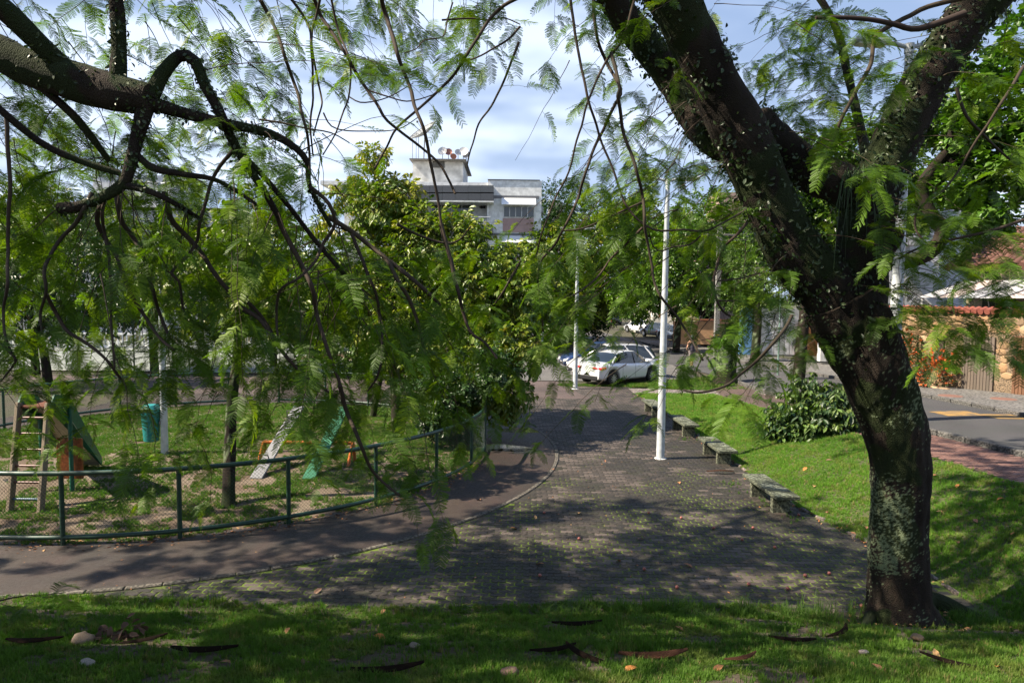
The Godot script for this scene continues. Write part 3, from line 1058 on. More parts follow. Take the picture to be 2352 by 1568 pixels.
func make_flame_trees() -> void:
	frond_setup()
	# ---- the leaning tree at the foot of the bank
	var base := P(2060, 1412, 8.05)
	base.y = H(base.x, base.z)
	var t1 := thing("flame_tree", "leaning dark trunk with pale green lichen forking into two great limbs", "tree", base)
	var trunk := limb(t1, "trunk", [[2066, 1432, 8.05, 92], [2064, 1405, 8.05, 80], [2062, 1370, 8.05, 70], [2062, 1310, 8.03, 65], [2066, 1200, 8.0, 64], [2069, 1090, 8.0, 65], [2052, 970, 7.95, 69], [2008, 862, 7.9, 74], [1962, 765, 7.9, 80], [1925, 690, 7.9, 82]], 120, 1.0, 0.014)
	var left := limb(t1, "limb", [[1945, 730, 7.9, 74], [1895, 655, 7.88, 66], [1835, 590, 7.85, 62], [1775, 480, 7.8, 58], [1735, 385, 7.75, 60], [1690, 290, 7.7, 58], [1640, 185, 7.6, 54], [1590, 85, 7.5, 52], [1530, -25, 7.4, 54], [1450, -140, 7.3, 50], [1340, -250, 7.2, 44]], 30, 0.0, 0.04)
	var right := limb(t1, "limb", [[1950, 740, 7.95, 68], [1972, 640, 8.0, 62], [1988, 540, 8.0, 60], [2012, 440, 8.0, 56], [2055, 335, 8.0, 50], [2115, 210, 7.95, 49], [2180, 100, 7.9, 50], [2262, -5, 7.8, 54], [2350, -110, 7.7, 46], [2420, -250, 7.6, 40]], 30, 0.0, 0.04)
	var cross := limb(t1, "limb", [[1995, 470, 8.02, 44], [1935, 425, 8.05, 46], [1855, 388, 8.1, 44], [1790, 335, 8.05, 46], [1735, 285, 7.9, 46]], 24, 0.2, 0.04)
	var second := limb(t1, "limb", [[1710, 350, 7.85, 46], [1640, 305, 8.1, 44], [1595, 262, 8.3, 36], [1553, 200, 8.45, 33], [1507, 130, 8.5, 34], [1448, 60, 8.5, 33], [1385, -30, 8.4, 28], [1280, -130, 8.2, 22]], 22, 0.3, 0.04)
	var back := limb(t1, "limb", [[2010, 430, 8.05, 16], [1985, 330, 9.2, 11], [1950, 180, 10.2, 9], [1910, 40, 11.0, 8], [1800, -120, 11.5, 7]], 12, 0.0, 0.08)
	var stub := limb(t1, "stub", [[2010, 585, 8.0, 30], [2045, 555, 7.95, 24], [2062, 530, 7.95, 17]], 14, 0.2, 0.03)
	# roots that run out from the foot
	for q in [[2130, 1390, 2280, 1425, 30], [2110, 1405, 2200, 1450, 22], [2010, 1410, 1985, 1440, 20]]:
		var a := G(q[0], q[1])
		var b := G(q[2], q[3])
		var r: float = q[4] * 8.0 / F
		limb3(t1, "root", [a.lerp(base, 0.55) + Vector3(0, 0.16, 0), a + Vector3(0, 0.05, 0), a.lerp(b, 0.5) + Vector3(0, 0.015, 0), b - Vector3(0, 0.05, 0)], [Vector3(r * 1.4, 0, 0), Vector3(r * 1.1, 0, 0), Vector3(r * 0.7, 0, 0), Vector3(r * 0.3, 0, 0)], 12, 0.0, 0.04)
	# small climbing leaves that sheath the limbs
	var lm := MB.new()
	leaf_into(lm, Vector3.ZERO, Vector3(1, 0, 0), Vector3(0, 1, 0), 0.06, 0.032, 0.15, Color.WHITE)
	var leafm := lm.mesh()
	var xs := []
	var cs := []
	for set_ in [[left, 6500], [right, 5000], [cross, 1900], [second, 2600], [trunk, 700]]:
		for k in set_[1]:
			var q: Array = set_[0][rng.randi() % set_[0].size()]
			var o: Vector3 = q[0]
			if set_[1] == 700 and set_[0] == trunk and o.y < 3.0: continue
			if nz.get_noise_3d(o.x * 90, o.y * 60, o.z * 90) < -0.25: continue
			var d := Vector3(rnd(-1, 1), rnd(-1, 1), rnd(-1, 1)).normalized()
			var s := rnd(0.5, 1.3)
			var f := Vector3(rnd(-1, 1), rnd(-1.4, 0.4), rnd(-1, 1)).normalized()
			var up := (d - f * d.dot(f)).normalized()
			xs.append(Transform3D(Basis(f, up, f.cross(up)).scaled_local(Vector3(s, s, s)), o + d * (q[1] * 1.02 + pow(rng.randf(), 3.0) * 0.09) - base))
			cs.append(Color(0.018, 0.035, 0.01).lerp(Color(0.035, 0.06, 0.014), rng.randf()))
	var cl := many("climbing_leaves", leafm, mat("leaf_wax", Color.WHITE, 0.45, {"back": Color(0.5, 0.6, 0.25)}), xs, cs, t1)
	cl.set_meta("label", "small climbing leaves sheathing the limbs")
	# strap-leaved plant in the fork, trailing
	var strap := MB.new()
	for k in 46:
		var o := P(1968 + rnd(-24, 24), 415 + rnd(-16, 14), 7.72)
		var a := rnd(0, TAU)
		var line := PackedVector3Array()
		var rad := PackedFloat32Array()
		var ln := rnd(0.3, 1.25) if k % 3 == 0 else rnd(0.2, 0.5)
		for j in 9:
			var t := j / 8.0
			line.push_back(o + Vector3(cos(a) * 0.28 * sqrt(t), 0.12 * sin(PI * minf(t * 1.6, 1)) - ln * t * t, sin(a) * 0.2 * sqrt(t) + 0.1 * t)); rad.push_back(lerpf(0.006, 0.002, t))
		strap.tube(line, rad, 3, Color(0.035, 0.07, 0.02) * rnd(0.7, 1.3), false)
	part("trailing_plant", strap, MT.leaf_wax, t1, Transform3D(Basis(), -base))

	# ---- the tree at the left: its trunk stands outside the view, its limbs reach in
	var b2 := on(-7.4, -5.2)
	var t2 := thing("flame_tree", "heavy mossy limb reaching in from a trunk beyond the round playground fence", "tree", b2)
	limb3(t2, "trunk", [b2 - Vector3(0, 0.2, 0), b2 + Vector3(0.05, 1.4, 0), b2 + Vector3(0.3, 3.0, -0.1), b2 + Vector3(0.8, 4.3, -0.2)], [Vector3(0.48, 0, 0), Vector3(0.36, 0, 0), Vector3(0.32, 0, 0), Vector3(0.27, 0, 0)], 26, 0.4, 0.06)
	var lim := []
	var fork := b2 + Vector3(0.7, 4.1, -0.2)
	var e0 := P(-70, 118, 5.5)
	lim.append(limb3(t2, "limb", [fork, fork.lerp(e0, 0.5) + Vector3(0, 0.1, 0), e0, P(60, 152, 5.5), P(160, 182, 5.5), P(260, 212, 5.5), P(345, 228, 5.5)], [Vector3(0.22, 0, 0), Vector3(0.18, 0, 0), Vector3(0.15, 0, 0), Vector3(0.14, 0, 0), Vector3(0.145, 0, 0), Vector3(0.14, 0, 0), Vector3(0.12, 0, 0)], 26, 0.25, 0.04))
	for q in [
		[[268, 205, 5.5, 26], [272, 120, 5.5, 22], [268, 20, 5.5, 22], [255, -90, 5.5, 20], [300, -220, 5.5, 16]],
		[[-40, -20, 5.2, 34], [40, 50, 5.3, 32], [105, 115, 5.4, 30], [170, 178, 5.5, 28]],
		[[345, 225, 5.5, 26], [372, 172, 5.55, 21], [412, 128, 5.6, 19], [446, 140, 5.6, 18], [470, 195, 5.6, 16], [505, 260, 5.65, 15], [545, 345, 5.7, 14], [600, 430, 5.8, 12], [640, 500, 5.9, 9]],
		[[340, 235, 5.5, 24], [430, 262, 5.55, 18], [520, 284, 5.6, 15], [605, 302, 5.7, 13], [665, 330, 5.8, 11], [704, 370, 5.9, 9], [712, 430, 6.0, 7], [760, 520, 6.1, 6]],
		[[335, 235, 5.5, 30], [316, 310, 5.45, 20], [298, 380, 5.4, 18], [282, 422, 5.4, 17], [230, 455, 5.35, 15], [180, 474, 5.3, 16], [136, 478, 5.3, 18]],
		[[284, 425, 5.4, 13], [345, 440, 5.4, 9], [410, 472, 5.5, 8], [455, 500, 5.6, 6]],
		[[310, 350, 5.45, 9], [350, 385, 5.4, 11], [420, 400, 5.45, 9], [500, 415, 5.5, 7], [590, 470, 5.6, 5]],
		[[-20, 235, 5.0, 12], [90, 325, 5.15, 11], [180, 368, 5.3, 10], [275, 398, 5.4, 9]],
		[[95, 200, 5.5, 12], [165, 262, 5.6, 12], [212, 318, 5.7, 10], [250, 370, 5.8, 7]],
		[[540, 340, 5.7, 12], [600, 400, 5.8, 9], [660, 470, 6.0, 8], [730, 560, 6.1, 7], [800, 640, 6.2, 6]],
	]:
		for p in q: p[3] *= 0.74
		lim.append(limb(t2, "branch", q, 14, 0.15, 0.045))
	# boughs of the same tree above the picture
	for q in [
		[fork, Vector3(-4.6, 8.2, -5.6), Vector3(-2.0, 8.7, -5.9), Vector3(0.6, 8.4, -6.2), Vector3(2.4, 7.9, -6.4)],
		[fork, Vector3(-7.2, 8.4, -7.4), Vector3(-6.0, 9.4, -9.6), Vector3(-4.4, 9.9, -11.2)],
		[fork, Vector3(-9.0, 8.0, -5.5), Vector3(-10.8, 8.8, -6.4), Vector3(-12.5, 9.1, -7.6)],
		[fork, Vector3(-8.6, 8.2, -3.2), Vector3(-9.6, 9.0, -1.0), Vector3(-10.4, 9.2, 1.2)],
		[fork, Vector3(-6.0, 8.0, -3.4), Vector3(-4.0, 9.0, -2.0), Vector3(-1.5, 9.4, -1.0)],
	]:
		lim.append(limb3(t2, "branch", q, [Vector3(0.12, 0, 0), Vector3(0.07, 0, 0), Vector3(0.05, 0, 0), Vector3(0.035, 0, 0), Vector3(0.025, 0, 0)].slice(0, q.size()), 10, 0.0, 0.12))

	xs = []; cs = []
	for li in 7:
		var l: Array = lim[li]
		for k in l.size() * 22:
			var q: Array = l[rng.randi() % l.size()]
			var o: Vector3 = q[0]
			if nz.get_noise_3d(o.x * 90, o.y * 60, o.z * 90) < -0.1: continue
			var d := Vector3(rnd(-1, 1), rnd(-1, 1), rnd(-1, 1)).normalized()
			var s := rnd(0.3, 0.8)
			var f := Vector3(rnd(-1, 1), rnd(-1.4, 0.4), rnd(-1, 1)).normalized()
			var up := (d - f * d.dot(f)).normalized()
			xs.append(Transform3D(Basis(f, up, f.cross(up)).scaled_local(Vector3(s, s, s)), o + d * (q[1] * 1.02 + pow(rng.randf(), 3.0) * 0.05) - b2))
			cs.append(Color(0.018, 0.035, 0.01).lerp(Color(0.04, 0.06, 0.014), rng.randf()))
	many("climbing_leaves", leafm, MT.leaf_wax, xs, cs, t2)

	var crown1 := Crown.new()
	var crown2 := Crown.new()
	# traced stems
	for q in TWIGS:
		var line := []
		for s in q[3]: line.append(Q(q[0] + s[0] / q[2], q[1] + s[1] / q[2], q[5] + 0.12 * sin(s[1] * 0.01)))
		var sm := smooth_line(line, 0.07)
		var rad := PackedFloat32Array()
		var r: float = q[4] * q[5] / 1707.0
		for k in sm.size():
			sm[k] += Vector3(nz2.get_noise_2d(sm[k].y * 120, 5), 0, 0) * 0.012
			rad.push_back(r * lerpf(1.15, 0.6, float(k) / sm.size()))
		var c := crown1 if q[0] + q[3][0][0] / q[2] > 1250 else crown2
		c.twigs.tube(sm, rad, 6, Color(0.045, 0.034, 0.026) * rnd(0.8, 1.3))
		fronds_at(c, sm[-1], (sm[-1] - sm[-2]).normalized(), 3)
		for k in 1 + sm.size() / 22:
			var j := int(rnd(0.35, 0.95) * sm.size())
			if _open_sky(sm[j]): continue
			var e := sm[j] + Vector3(rnd(-0.3, 0.3), rnd(-0.25, 0.1), rnd(-0.3, 0.3))
			twig_line(c, sm[j], e, 0.1, 0.003, 0.0015)
			fronds_at(c, e, (e - sm[j]).normalized(), 2)
	# sprays that fill the crowns as seen
	var anchors2 := []
	for l in lim:
		for k in range(0, l.size(), 3): anchors2.append(l[k][0])
	var anchors1 := []
	for l in [left, right, second, cross, back]:
		for k in range(0, l.size(), 4): anchors1.append(l[k][0])
	for row in NEAR.size():
		for col in 24:
			var d := float(NEAR[row].substr(col, 1))
			var fill := 0.42
			if col > 15 and col < 21 and row < 6: fill = 0.85
			elif col > 20 and row > 3: fill = 0.65
			elif col > 11 and col < 18 and row > 3: fill = 0.8
			elif row < 2 and col > 5: fill = 0.55
			elif row > 8: fill = 0.4
			elif row > 1 and col < 9: fill = 0.66
			elif row > 5 and col > 3: fill = 0.55
			var n := int(d * fill + rng.randf())
			for k in n:
				var depth := (rnd(6.9, 9.4) if rng.randf() < 0.8 else rnd(4.9, 6.6)) if col < 12 else rnd(6.0, 9.8)
				if col > 19 and row > 4: depth = rnd(6.2, 7.4)
				if col > 15 and col < 20 and row < 6: depth = rnd(8.6, 11.5)
				var e := P((col + rng.randf()) * 98.0, (row + rng.randf()) * 98.0, depth)
				var c := crown2 if col < 12 else crown1
				var best := Vector3.ZERO
				var cost := 1e9
				for a in (anchors2 if col < 12 else anchors1):
					var q: Vector3 = a - e
					var w := q.length() * rnd(0.8, 1.3) + maxf(0, -q.y) * 1.5
					if w < cost: cost = w; best = a
				var from := best
				if best.distance_to(e) > 1.6:      # a bough that is not itself in the picture
					from = e + (best - e).normalized() * rnd(0.7, 1.5) + Vector3(0, rnd(0.2, 0.6), 0)
				var line := twig_line(c, from, e, 0.12, 0.0065, 0.002)
				fronds_at(c, e, (line[-1] - line[-3]).normalized(), 4 + rng.randi() % 3)
				if line.size() > 8: fronds_at(c, line[-5], (line[-4] - line[-6]).normalized(), 3)
	# low frond at the foot of the bank
	for q in [[30, 1395, 5.7], [120, 1372, 5.8], [150, 1360, 5.9]]:
		var e := P(q[0], q[1], q[2])
		twig_line(crown2, P(-40, 1388, 5.5), e, 0.05, 0.005, 0.002)
		fronds_at(crown2, e, Vector3(1, 0.1, -0.2).normalized(), 2)
	# the parts of both crowns above and beside the picture, which shade the square
	for b in [[-9.5, 7.6, -3.2, 4.2, 1.6, 2.6, 240], [-7.2, 3.4, -6.2, 1.5, 1.2, 1.8, 110], [-9.4, 7.6, -5.2, 2.9, 1.1, 1.3, 400], [-6.0, 9.3, -9.9, 2.8, 0.8, 1.6, 330], [-9.4, 8.3, -9.7, 2.2, 0.8, 1.5, 230], [-2.0, 8.2, -2.2, 5.0, 1.0, 2.4, 170], [3.5, 8.8, -3.0, 3.0, 0.8, 2.4, 90], [-2.2, 9.0, -5.0, 4.2, 1.2, 2.8, 60], [-10.5, 8.6, 0.0, 4.0, 1.6, 4.0, 220], [-12.0, 7.0, -9.6, 3.0, 1.2, 1.5, 190], [-3.0, 8.6, -2.5, 4.0, 1.0, 2.0, 150]]:
		for k in b[6]:
			var o := Vector3(b[0] + rnd(-1, 1) * b[3], b[1] + rnd(-1, 1) * b[4], b[2] + rnd(-1, 1) * b[5])
			if nz.get_noise_3d(o.x * 22, o.y * 22, o.z * 22) < -0.12: continue
			if _seen_rank(o) < 50.0: continue
			twig_line(crown2, o + Vector3(rnd(-0.6, 0.6), rnd(0.0, 0.5), rnd(-0.6, 0.6)), o, 0.1, 0.006, 0.002)
			fronds_at(crown2, o, Vector3(rnd(-1, 1), -0.2, rnd(-1, 1)).normalized(), 6, 1.1)
	for b in [[5.0, 9.8, -9.5, 5.0, 1.4, 3.4, 240], [1.0, 9.2, -8.0, 3.0, 0.9, 2.0, 100], [1.5, 10.8, -11.5, 3.4, 1.0, 3.0, 230]]:
		for k in b[6]:
			var o := Vector3(b[0] + rnd(-1, 1) * b[3], b[1] + rnd(-1, 1) * b[4], b[2] + rnd(-1, 1) * b[5])
			if _seen_rank(o) < 50.0: continue
			twig_line(crown1, o + Vector3(rnd(-0.6, 0.6), rnd(-0.3, 0.3), rnd(-0.6, 0.6)), o, 0.1, 0.006, 0.002)
			fronds_at(crown1, o, Vector3(rnd(-1, 1), -0.2, rnd(-1, 1)).normalized(), 6, 1.1)
	fill_fronds(t1, crown1, 300)
	fill_fronds(t2, crown2, 300)

func _open_sky(p: Vector3) -> bool:
	# the clear gap between the two crowns
	var s := cam_basis.inverse() * (p - EYE)
	var x := CX + F * s.x / -s.z
	var y := CY - F * s.y / -s.z
	if x > 1500 and x < 1546 and y > 400 and y < 980: return true        # clear round the near lamp post
	if x > 1310 and x < 1500 and y > 775 and y < 880: return true        # and before the parked cars
	return x > 690 and x < 1270 and y > 200 and y < 560

# ---- broad-leaved trees and shrubs
func leafy_tree(called: String, label: String, base: Vector3, trunk: Array, r0: float, clumps: Array, per: int, sprays: Array, m: Material, pal: Array, group := "", dense := -0.25) -> Node3D:
	var t := thing(called, label, "tree", base, 0.0, group)
	var a := []
	var w := []
	for k in trunk.size():
		a.append(trunk[k]); w.append(Vector3(lerpf(r0, r0 * 0.5, float(k) / (trunk.size() - 1)), 0, 0))
	limb3(t, "trunk", a, w, 14, 0.5, 0.12)
	var top: Vector3 = trunk[-1]
	var xs := []
	var cs := []
	for k in sprays.size(): xs.append([]); cs.append([])
	for c in clumps:
		var o: Vector3 = c[0]
		var rr: float = c[1]
		var sq: float = c[2] if c.size() > 2 else 0.8
		var st: Vector3 = a[-2].lerp(top, rnd(0.3, 1.0))
		limb3(t, "limb", [st, st.lerp(o, 0.5) + Vector3(rnd(-0.2, 0.2), rnd(0, 0.3), rnd(-0.2, 0.2)), o], [Vector3(r0 * 0.4, 0, 0), Vector3(r0 * 0.25, 0, 0), Vector3(r0 * 0.1, 0, 0)], 7, 0.3, 0.25)
		for k in per:
			var d := Vector3(rng.randfn(), rng.randfn(), rng.randfn()).normalized()
			var q := o + d * Vector3(rr, rr * sq, rr) * pow(rng.randf(), 0.4) * (1.0 + 0.3 * nz.get_noise_3d(d.x * 60 + o.x * 9, d.y * 60, d.z * 60))
			if nz2.get_noise_3d(q.x * 45, q.y * 45, q.z * 45) < dense: continue
			var f := (d * 0.7 + Vector3(rnd(-0.6, 0.6), rnd(-0.5, 0.4), rnd(-0.6, 0.6))).normalized()
			var up := Vector3(rnd(-0.3, 0.3), 1, rnd(-0.3, 0.3))
			up = (up - f * up.dot(f)).normalized()
			var s := rnd(0.75, 1.25)
			var j := rng.randi() % sprays.size()
			xs[j].append(Transform3D(Basis(f, up, f.cross(up)).scaled_local(Vector3(s, s, s)), q - base))
			var tone := clampf(rng.randf() * 0.7 + 0.25 * (nz.get_noise_3d(q.x * 30, q.y * 30, q.z * 30) + 0.5), 0, 0.999) * (pal.size() - 1)
			cs[j].append((pal[int(tone)] as Color).lerp(pal[int(tone) + 1], tone - int(tone)) * rnd(0.85, 1.15))
	for k in sprays.size(): many("crown", sprays[k], m, xs[k], cs[k], t)
	return t

func round_clumps(o: Vector3, r: Vector3, n: int, cr: float) -> Array:
	var out := []
	for k in n:
		var d := Vector3(rng.randfn(), rng.randfn(), rng.randfn()).normalized() * pow(rng.randf(), 0.35)
		out.append([o + d * r, cr * rnd(0.75, 1.25)])
	return out

func make_leafy() -> void:
	var leafm := mat("leaf", Color.WHITE, 0.42, {"back": Color(0.75, 0.85, 0.35)})
	var big := [spray_mesh(8, 0.17, 0.07, 0.34, 1, 0.55), spray_mesh(7, 0.19, 0.075, 0.3, 2, 0.7)]
	var mid := [spray_mesh(8, 0.13, 0.06, 0.28, 3, 0.3), spray_mesh(9, 0.12, 0.055, 0.26, 4, 0.2)]
	var far := [spray_mesh(7, 0.3, 0.15, 0.5, 5, 0.25), spray_mesh(7, 0.26, 0.14, 0.5, 6, 0.3)]
	var almond := [spray_mesh(8, 0.2, 0.12, 0.12, 8, 0.0), spray_mesh(7, 0.22, 0.13, 0.14, 9, 0.1)]
	var dark := [Color(0.02, 0.045, 0.012), Color(0.03, 0.075, 0.014), Color(0.05, 0.105, 0.018)]
	var fresh := [Color(0.04, 0.09, 0.012), Color(0.08, 0.155, 0.016), Color(0.14, 0.22, 0.022)]
	var gold := [Color(0.06, 0.12, 0.014), Color(0.12, 0.19, 0.016), Color(0.2, 0.25, 0.018), Color(0.32, 0.27, 0.022)]
	# crape myrtles along the near side of the court and playground
	var b := G(912, 986)
	var cl := []
	for q in [[1000, 570, 20.4, 1.25], [1080, 640, 20.0, 1.2], [930, 640, 20.4, 1.2], [1150, 690, 19.6, 1.0], [860, 600, 20.8, 1.1], [1010, 720, 19.6, 1.2], [1110, 790, 19.2, 1.05], [890, 740, 20.0, 1.1], [1180, 800, 18.8, 0.8], [800, 690, 20.6, 1.0], [1060, 880, 18.6, 0.85], [1150, 900, 18.4, 0.7], [950, 820, 19.6, 0.8], [870, 480, 21.0, 0.8], [1030, 940, 18.0, 0.6], [1110, 585, 20.6, 0.85], [1190, 620, 20.2, 0.8], [1050, 545, 20.8, 0.7], [960, 520, 21.0, 0.7], [1220, 680, 20, 0.7]]:
		cl.append([P(q[0], q[1], q[2]), q[3]])
	leafy_tree("crape_myrtle", "yellowing broad-leaved tree with dark trunk beside the playground's path edge", b, [b - Vector3(0, 0.1, 0), P(908, 900, 19.8), P(900, 800, 19.9), P(920, 720, 20.0)], 0.17, cl, 330, big, leafm, gold, "", -0.3)
	# a leader of yellow leaves against the sky
	b = on(-4.4, -21.4)
	cl = []
	for q in [[860, 360, 21.6, 0.3], [850, 420, 21.6, 0.45], [870, 470, 21.4, 0.55], [905, 435, 21.4, 0.3], [800, 450, 21.8, 0.4], [935, 445, 21.2, 0.3], [780, 520, 21.6, 0.6], [900, 530, 21.4, 0.7]]:
		cl.append([P(q[0], q[1], q[2]), q[3]])
	leafy_tree("crape_myrtle", "slender yellow-leaved tree rising to a point against the sky", b, [b - Vector3(0, 0.1, 0), P(880, 800, 21.5), P(865, 620, 21.5), P(860, 480, 21.5)], 0.1, cl, 62, big, leafm, [Color(0.12, 0.19, 0.016), Color(0.28, 0.28, 0.02), Color(0.4, 0.33, 0.03)], "", -0.4)
	# young tree inside the fence
	b = G(523, 1165)
	cl = []
	for q in [[470, 600, 13.6, 0.75], [560, 560, 13.8, 0.75], [620, 640, 13.2, 0.7], [430, 690, 13.6, 0.55], [540, 680, 13.0, 0.6], [390, 620, 14.2, 0.6], [600, 500, 14.0, 0.55], [660, 720, 13.0, 0.4]]:
		cl.append([P(q[0], q[1], q[2]), q[3]])
	leafy_tree("young_tree", "slim pale-barked young tree standing in the playground grass by the fence", b, [b - Vector3(0, 0.1, 0), P(527, 1050, 12.6), P(532, 930, 12.7), P(545, 800, 12.8), P(535, 690, 13.0)], 0.125, cl, 95, big, leafm, gold, "", -0.1)
	# glossy shrub-like tree at the path corner
	b = G(1030, 985)
	cl = []
	for q in [[1020, 900, 17.2, 0.65], [1090, 870, 17.0, 0.6], [1000, 960, 17.0, 0.4], [1140, 840, 17.2, 0.5], [960, 880, 17.4, 0.5]]:
		cl.append([P(q[0], q[1], q[2]), q[3]])
	leafy_tree("glossy_tree", "low glossy-leaved tree crowding the end of the curved green fence", b, [b - Vector3(0, 0.1, 0), P(1035, 940, 17.1), P(1045, 890, 17.1)], 0.07, cl, 170, mid, leafm, dark, "", -0.2)
	# trees round the court
	for q in [
		["dark_tree", "dark leafy tree shading the court's left end", 60, 935, [[70, 700, 27.0, 1.5], [170, 660, 28.0, 1.5], [10, 620, 27.5, 1.5], [240, 700, 28.0, 1.2], [120, 590, 28.5, 1.3], [-60, 690, 27.0, 1.6]], dark],
		["yellow_tree", "yellow-green tree between the court and the slim young tree", 300, 880, [[320, 590, 33.0, 1.7], [420, 560, 33.5, 1.6], [250, 560, 33.5, 1.5], [500, 600, 33.0, 1.5], [380, 650, 32.5, 1.4], [330, 700, 33.0, 1.0], [180, 520, 34, 1.3]], gold],
		["court_tree", "fresh green tree overhanging the court railing", 640, 870, [[600, 600, 36.0, 1.9], [700, 640, 35.0, 1.8], [660, 560, 36.0, 1.6], [560, 690, 35.0, 1.4], [760, 700, 34.0, 1.6], [720, 770, 33, 1.0]], fresh],
		["court_tree", "dense green tree at the court corner near the parked cars", 820, 870, [[860, 780, 32.0, 1.4], [930, 760, 32.0, 1.3], [800, 800, 32.0, 1.0], [1000, 790, 33.0, 1.2], [900, 700, 33.0, 1.4]], fresh],
		["palm_green_tree", "pale yellow-green tree behind the playground's left side", 20, 900, [[40, 540, 31.0, 1.4], [120, 510, 32.0, 1.3], [-40, 500, 31.0, 1.5], [90, 450, 32, 0.9]], gold],
	]:
		cl = []
		b = G(q[2], q[3])
		for s in q[4]: cl.append([P(s[0], s[1], s[2]), s[3] * 1.25])
		var top: Vector3 = cl[0][0]
		b = on(top.x + 0.6, top.z)
		leafy_tree(q[0], q[1], b, [b - Vector3(0, 0.1, 0), b.lerp(top, 0.4) + Vector3(0.1, 0, 0), b.lerp(top, 0.8)], 0.2, cl, 430, big, leafm, q[5], "", -0.3)
	# row of trees behind the lamp posts, towards the street
	for q in [
		["street_tree", "feathery bright green tree filling the view behind the second lamp post", [[1290, 620, 54.0, 2.8], [1370, 560, 54.0, 2.8], [1450, 520, 55.0, 2.8], [1330, 690, 53.0, 2.3], [1420, 640, 54.0, 2.8], [1250, 560, 55.0, 2.1], [1500, 610, 56.0, 2.8], [1560, 540, 56.0, 2.4]], gold, far, 800],
		["street_tree", "tall spreading green tree over the parked white cars", [[1560, 560, 48.0, 2.4], [1620, 500, 50.0, 2.3], [1640, 610, 48.0, 2.2], [1540, 650, 47.0, 2.0], [1460, 680, 48.0, 1.8], [1700, 560, 49, 2.0]], fresh, far, 480],
		["street_tree", "dark round-topped street tree with a black trunk near the walker", [[1620, 680, 54.0, 1.7], [1680, 640, 54.0, 1.8], [1560, 690, 55.0, 1.4], [1720, 690, 53.0, 1.4]], dark, far, 420],
		["street_tree", "small-leaved glossy tree over the white gate by the wires", [[1740, 620, 40.0, 1.5], [1790, 660, 39.0, 1.4], [1700, 680, 41.0, 1.2], [1820, 600, 40.0, 1.3], [1760, 540, 41.0, 1.3], [1690, 590, 42, 1.1]], fresh, mid, 420],
		["street_tree", "dark green tree behind the third lamp post and low white fence", [[1230, 720, 50.0, 1.9], [1300, 740, 52.0, 1.7], [1360, 720, 55.0, 1.9], [1180, 690, 50.0, 1.7], [1270, 660, 53.0, 2.0]], dark, far, 420],
		["street_tree", "fresh green tree filling the fork of the leaning trunk", [[1850, 480, 30.0, 1.5], [1920, 540, 30.0, 1.5], [1800, 420, 31.0, 1.4], [1950, 440, 30.0, 1.4], [1880, 370, 31.0, 1.5], [1960, 340, 30.0, 1.3], [1830, 560, 30.0, 1.3], [2080, 470, 30, 1.2], [2080, 380, 31, 1.4]], fresh, far, 260],
		["distant_tree", "dome of dark foliage beside the apartment block's far corner", [[1275, 465, 80.0, 3.0], [1320, 490, 80.0, 3.0], [1255, 500, 80.0, 2.6], [1390, 480, 82.0, 3.0], [1450, 500, 84, 3.2]], dark, far, 380],
		["distant_tree", "broad far-off tree closing the end of the street", [[1400, 660, 100.0, 4.0], [1340, 640, 100.0, 4.0], [1480, 640, 100.0, 4.0], [1560, 640, 98.0, 4.0], [1440, 600, 104.0, 4.0]], dark, far, 420],
		["distant_tree", "tall far tree behind the pale houses across the street", [[1640, 560, 88.0, 3.6], [1720, 520, 88.0, 3.6], [1800, 540, 86.0, 3.6], [1700, 600, 86.0, 3.4], [1860, 590, 84.0, 3.0]], fresh, far, 420],
		["distant_tree", "far treetop left of the apartment block", [[120, 610, 64.0, 3.0], [240, 600, 64.0, 2.8], [20, 600, 62.0, 3.0], [360, 620, 66.0, 2.8], [500, 640, 66.0, 3.0]], fresh, far, 420],
		["distant_tree", "far treetop in front of the apartment block's base", [[760, 650, 46.0, 2.2], [880, 640, 46.0, 2.2], [1000, 650, 46.0, 2.2], [1120, 640, 46.0, 2.0], [660, 640, 46.0, 2.2]], fresh, far, 420],
	]:
		cl = []
		for s in q[2]: cl.append([P(s[0], s[1], s[2]), s[3]])
		var top: Vector3 = cl[0][0]
		b = on(top.x, top.z)
		leafy_tree(q[0], q[1], b, [b - Vector3(0, 0.1, 0), b.lerp(top, 0.45) + Vector3(0.15, 0, 0), b.lerp(top, 0.85)], 0.28, cl, q[5], q[4], leafm, q[3], "", -0.3)
	# tropical almond over the street, its bent trunk showing right of the great limb
	b = on(9.9, -18.4)
	cl = []
	for q in [[2230, 300, 18.0, 1.2], [2310, 220, 17.5, 1.3], [2330, 380, 17.5, 1.1], [2230, 180, 18.5, 1.2], [2340, 110, 18.0, 1.3], [2200, 420, 18.0, 0.7], [2290, 470, 17.6, 0.7], [2170, 260, 19.0, 1.0], [2360, 300, 17, 1.1]]:
		cl.append([P(q[0], q[1], q[2]), q[3]])
	leafy_tree("almond_tree", "broad glossy-leaved tree with a bent trunk over the street", b, [b - Vector3(0, 0.1, 0), P(2015, 720, 18.3), P(2025, 615, 18.3), P(2090, 600, 18.2), P(2145, 572, 18.2), P(2165, 530, 18.2), P(2135, 485, 18.2), P(2118, 430, 18.2), P(2150, 380, 18.1), P(2190, 330, 18.1)], 0.24, cl, 210, almond, leafm, [Color(0.05, 0.12, 0.014), Color(0.085, 0.18, 0.02), Color(0.14, 0.24, 0.03)], "", -0.2)

	# heap of cut branches on the lawn edge
	var o := G(1880, 985)
	var heap := thing("branch_heap", "heap of freshly cut leafy branches dumped at the lawn's edge", "branches", o)
	var xs := [[], []]
	var cs := [[], []]
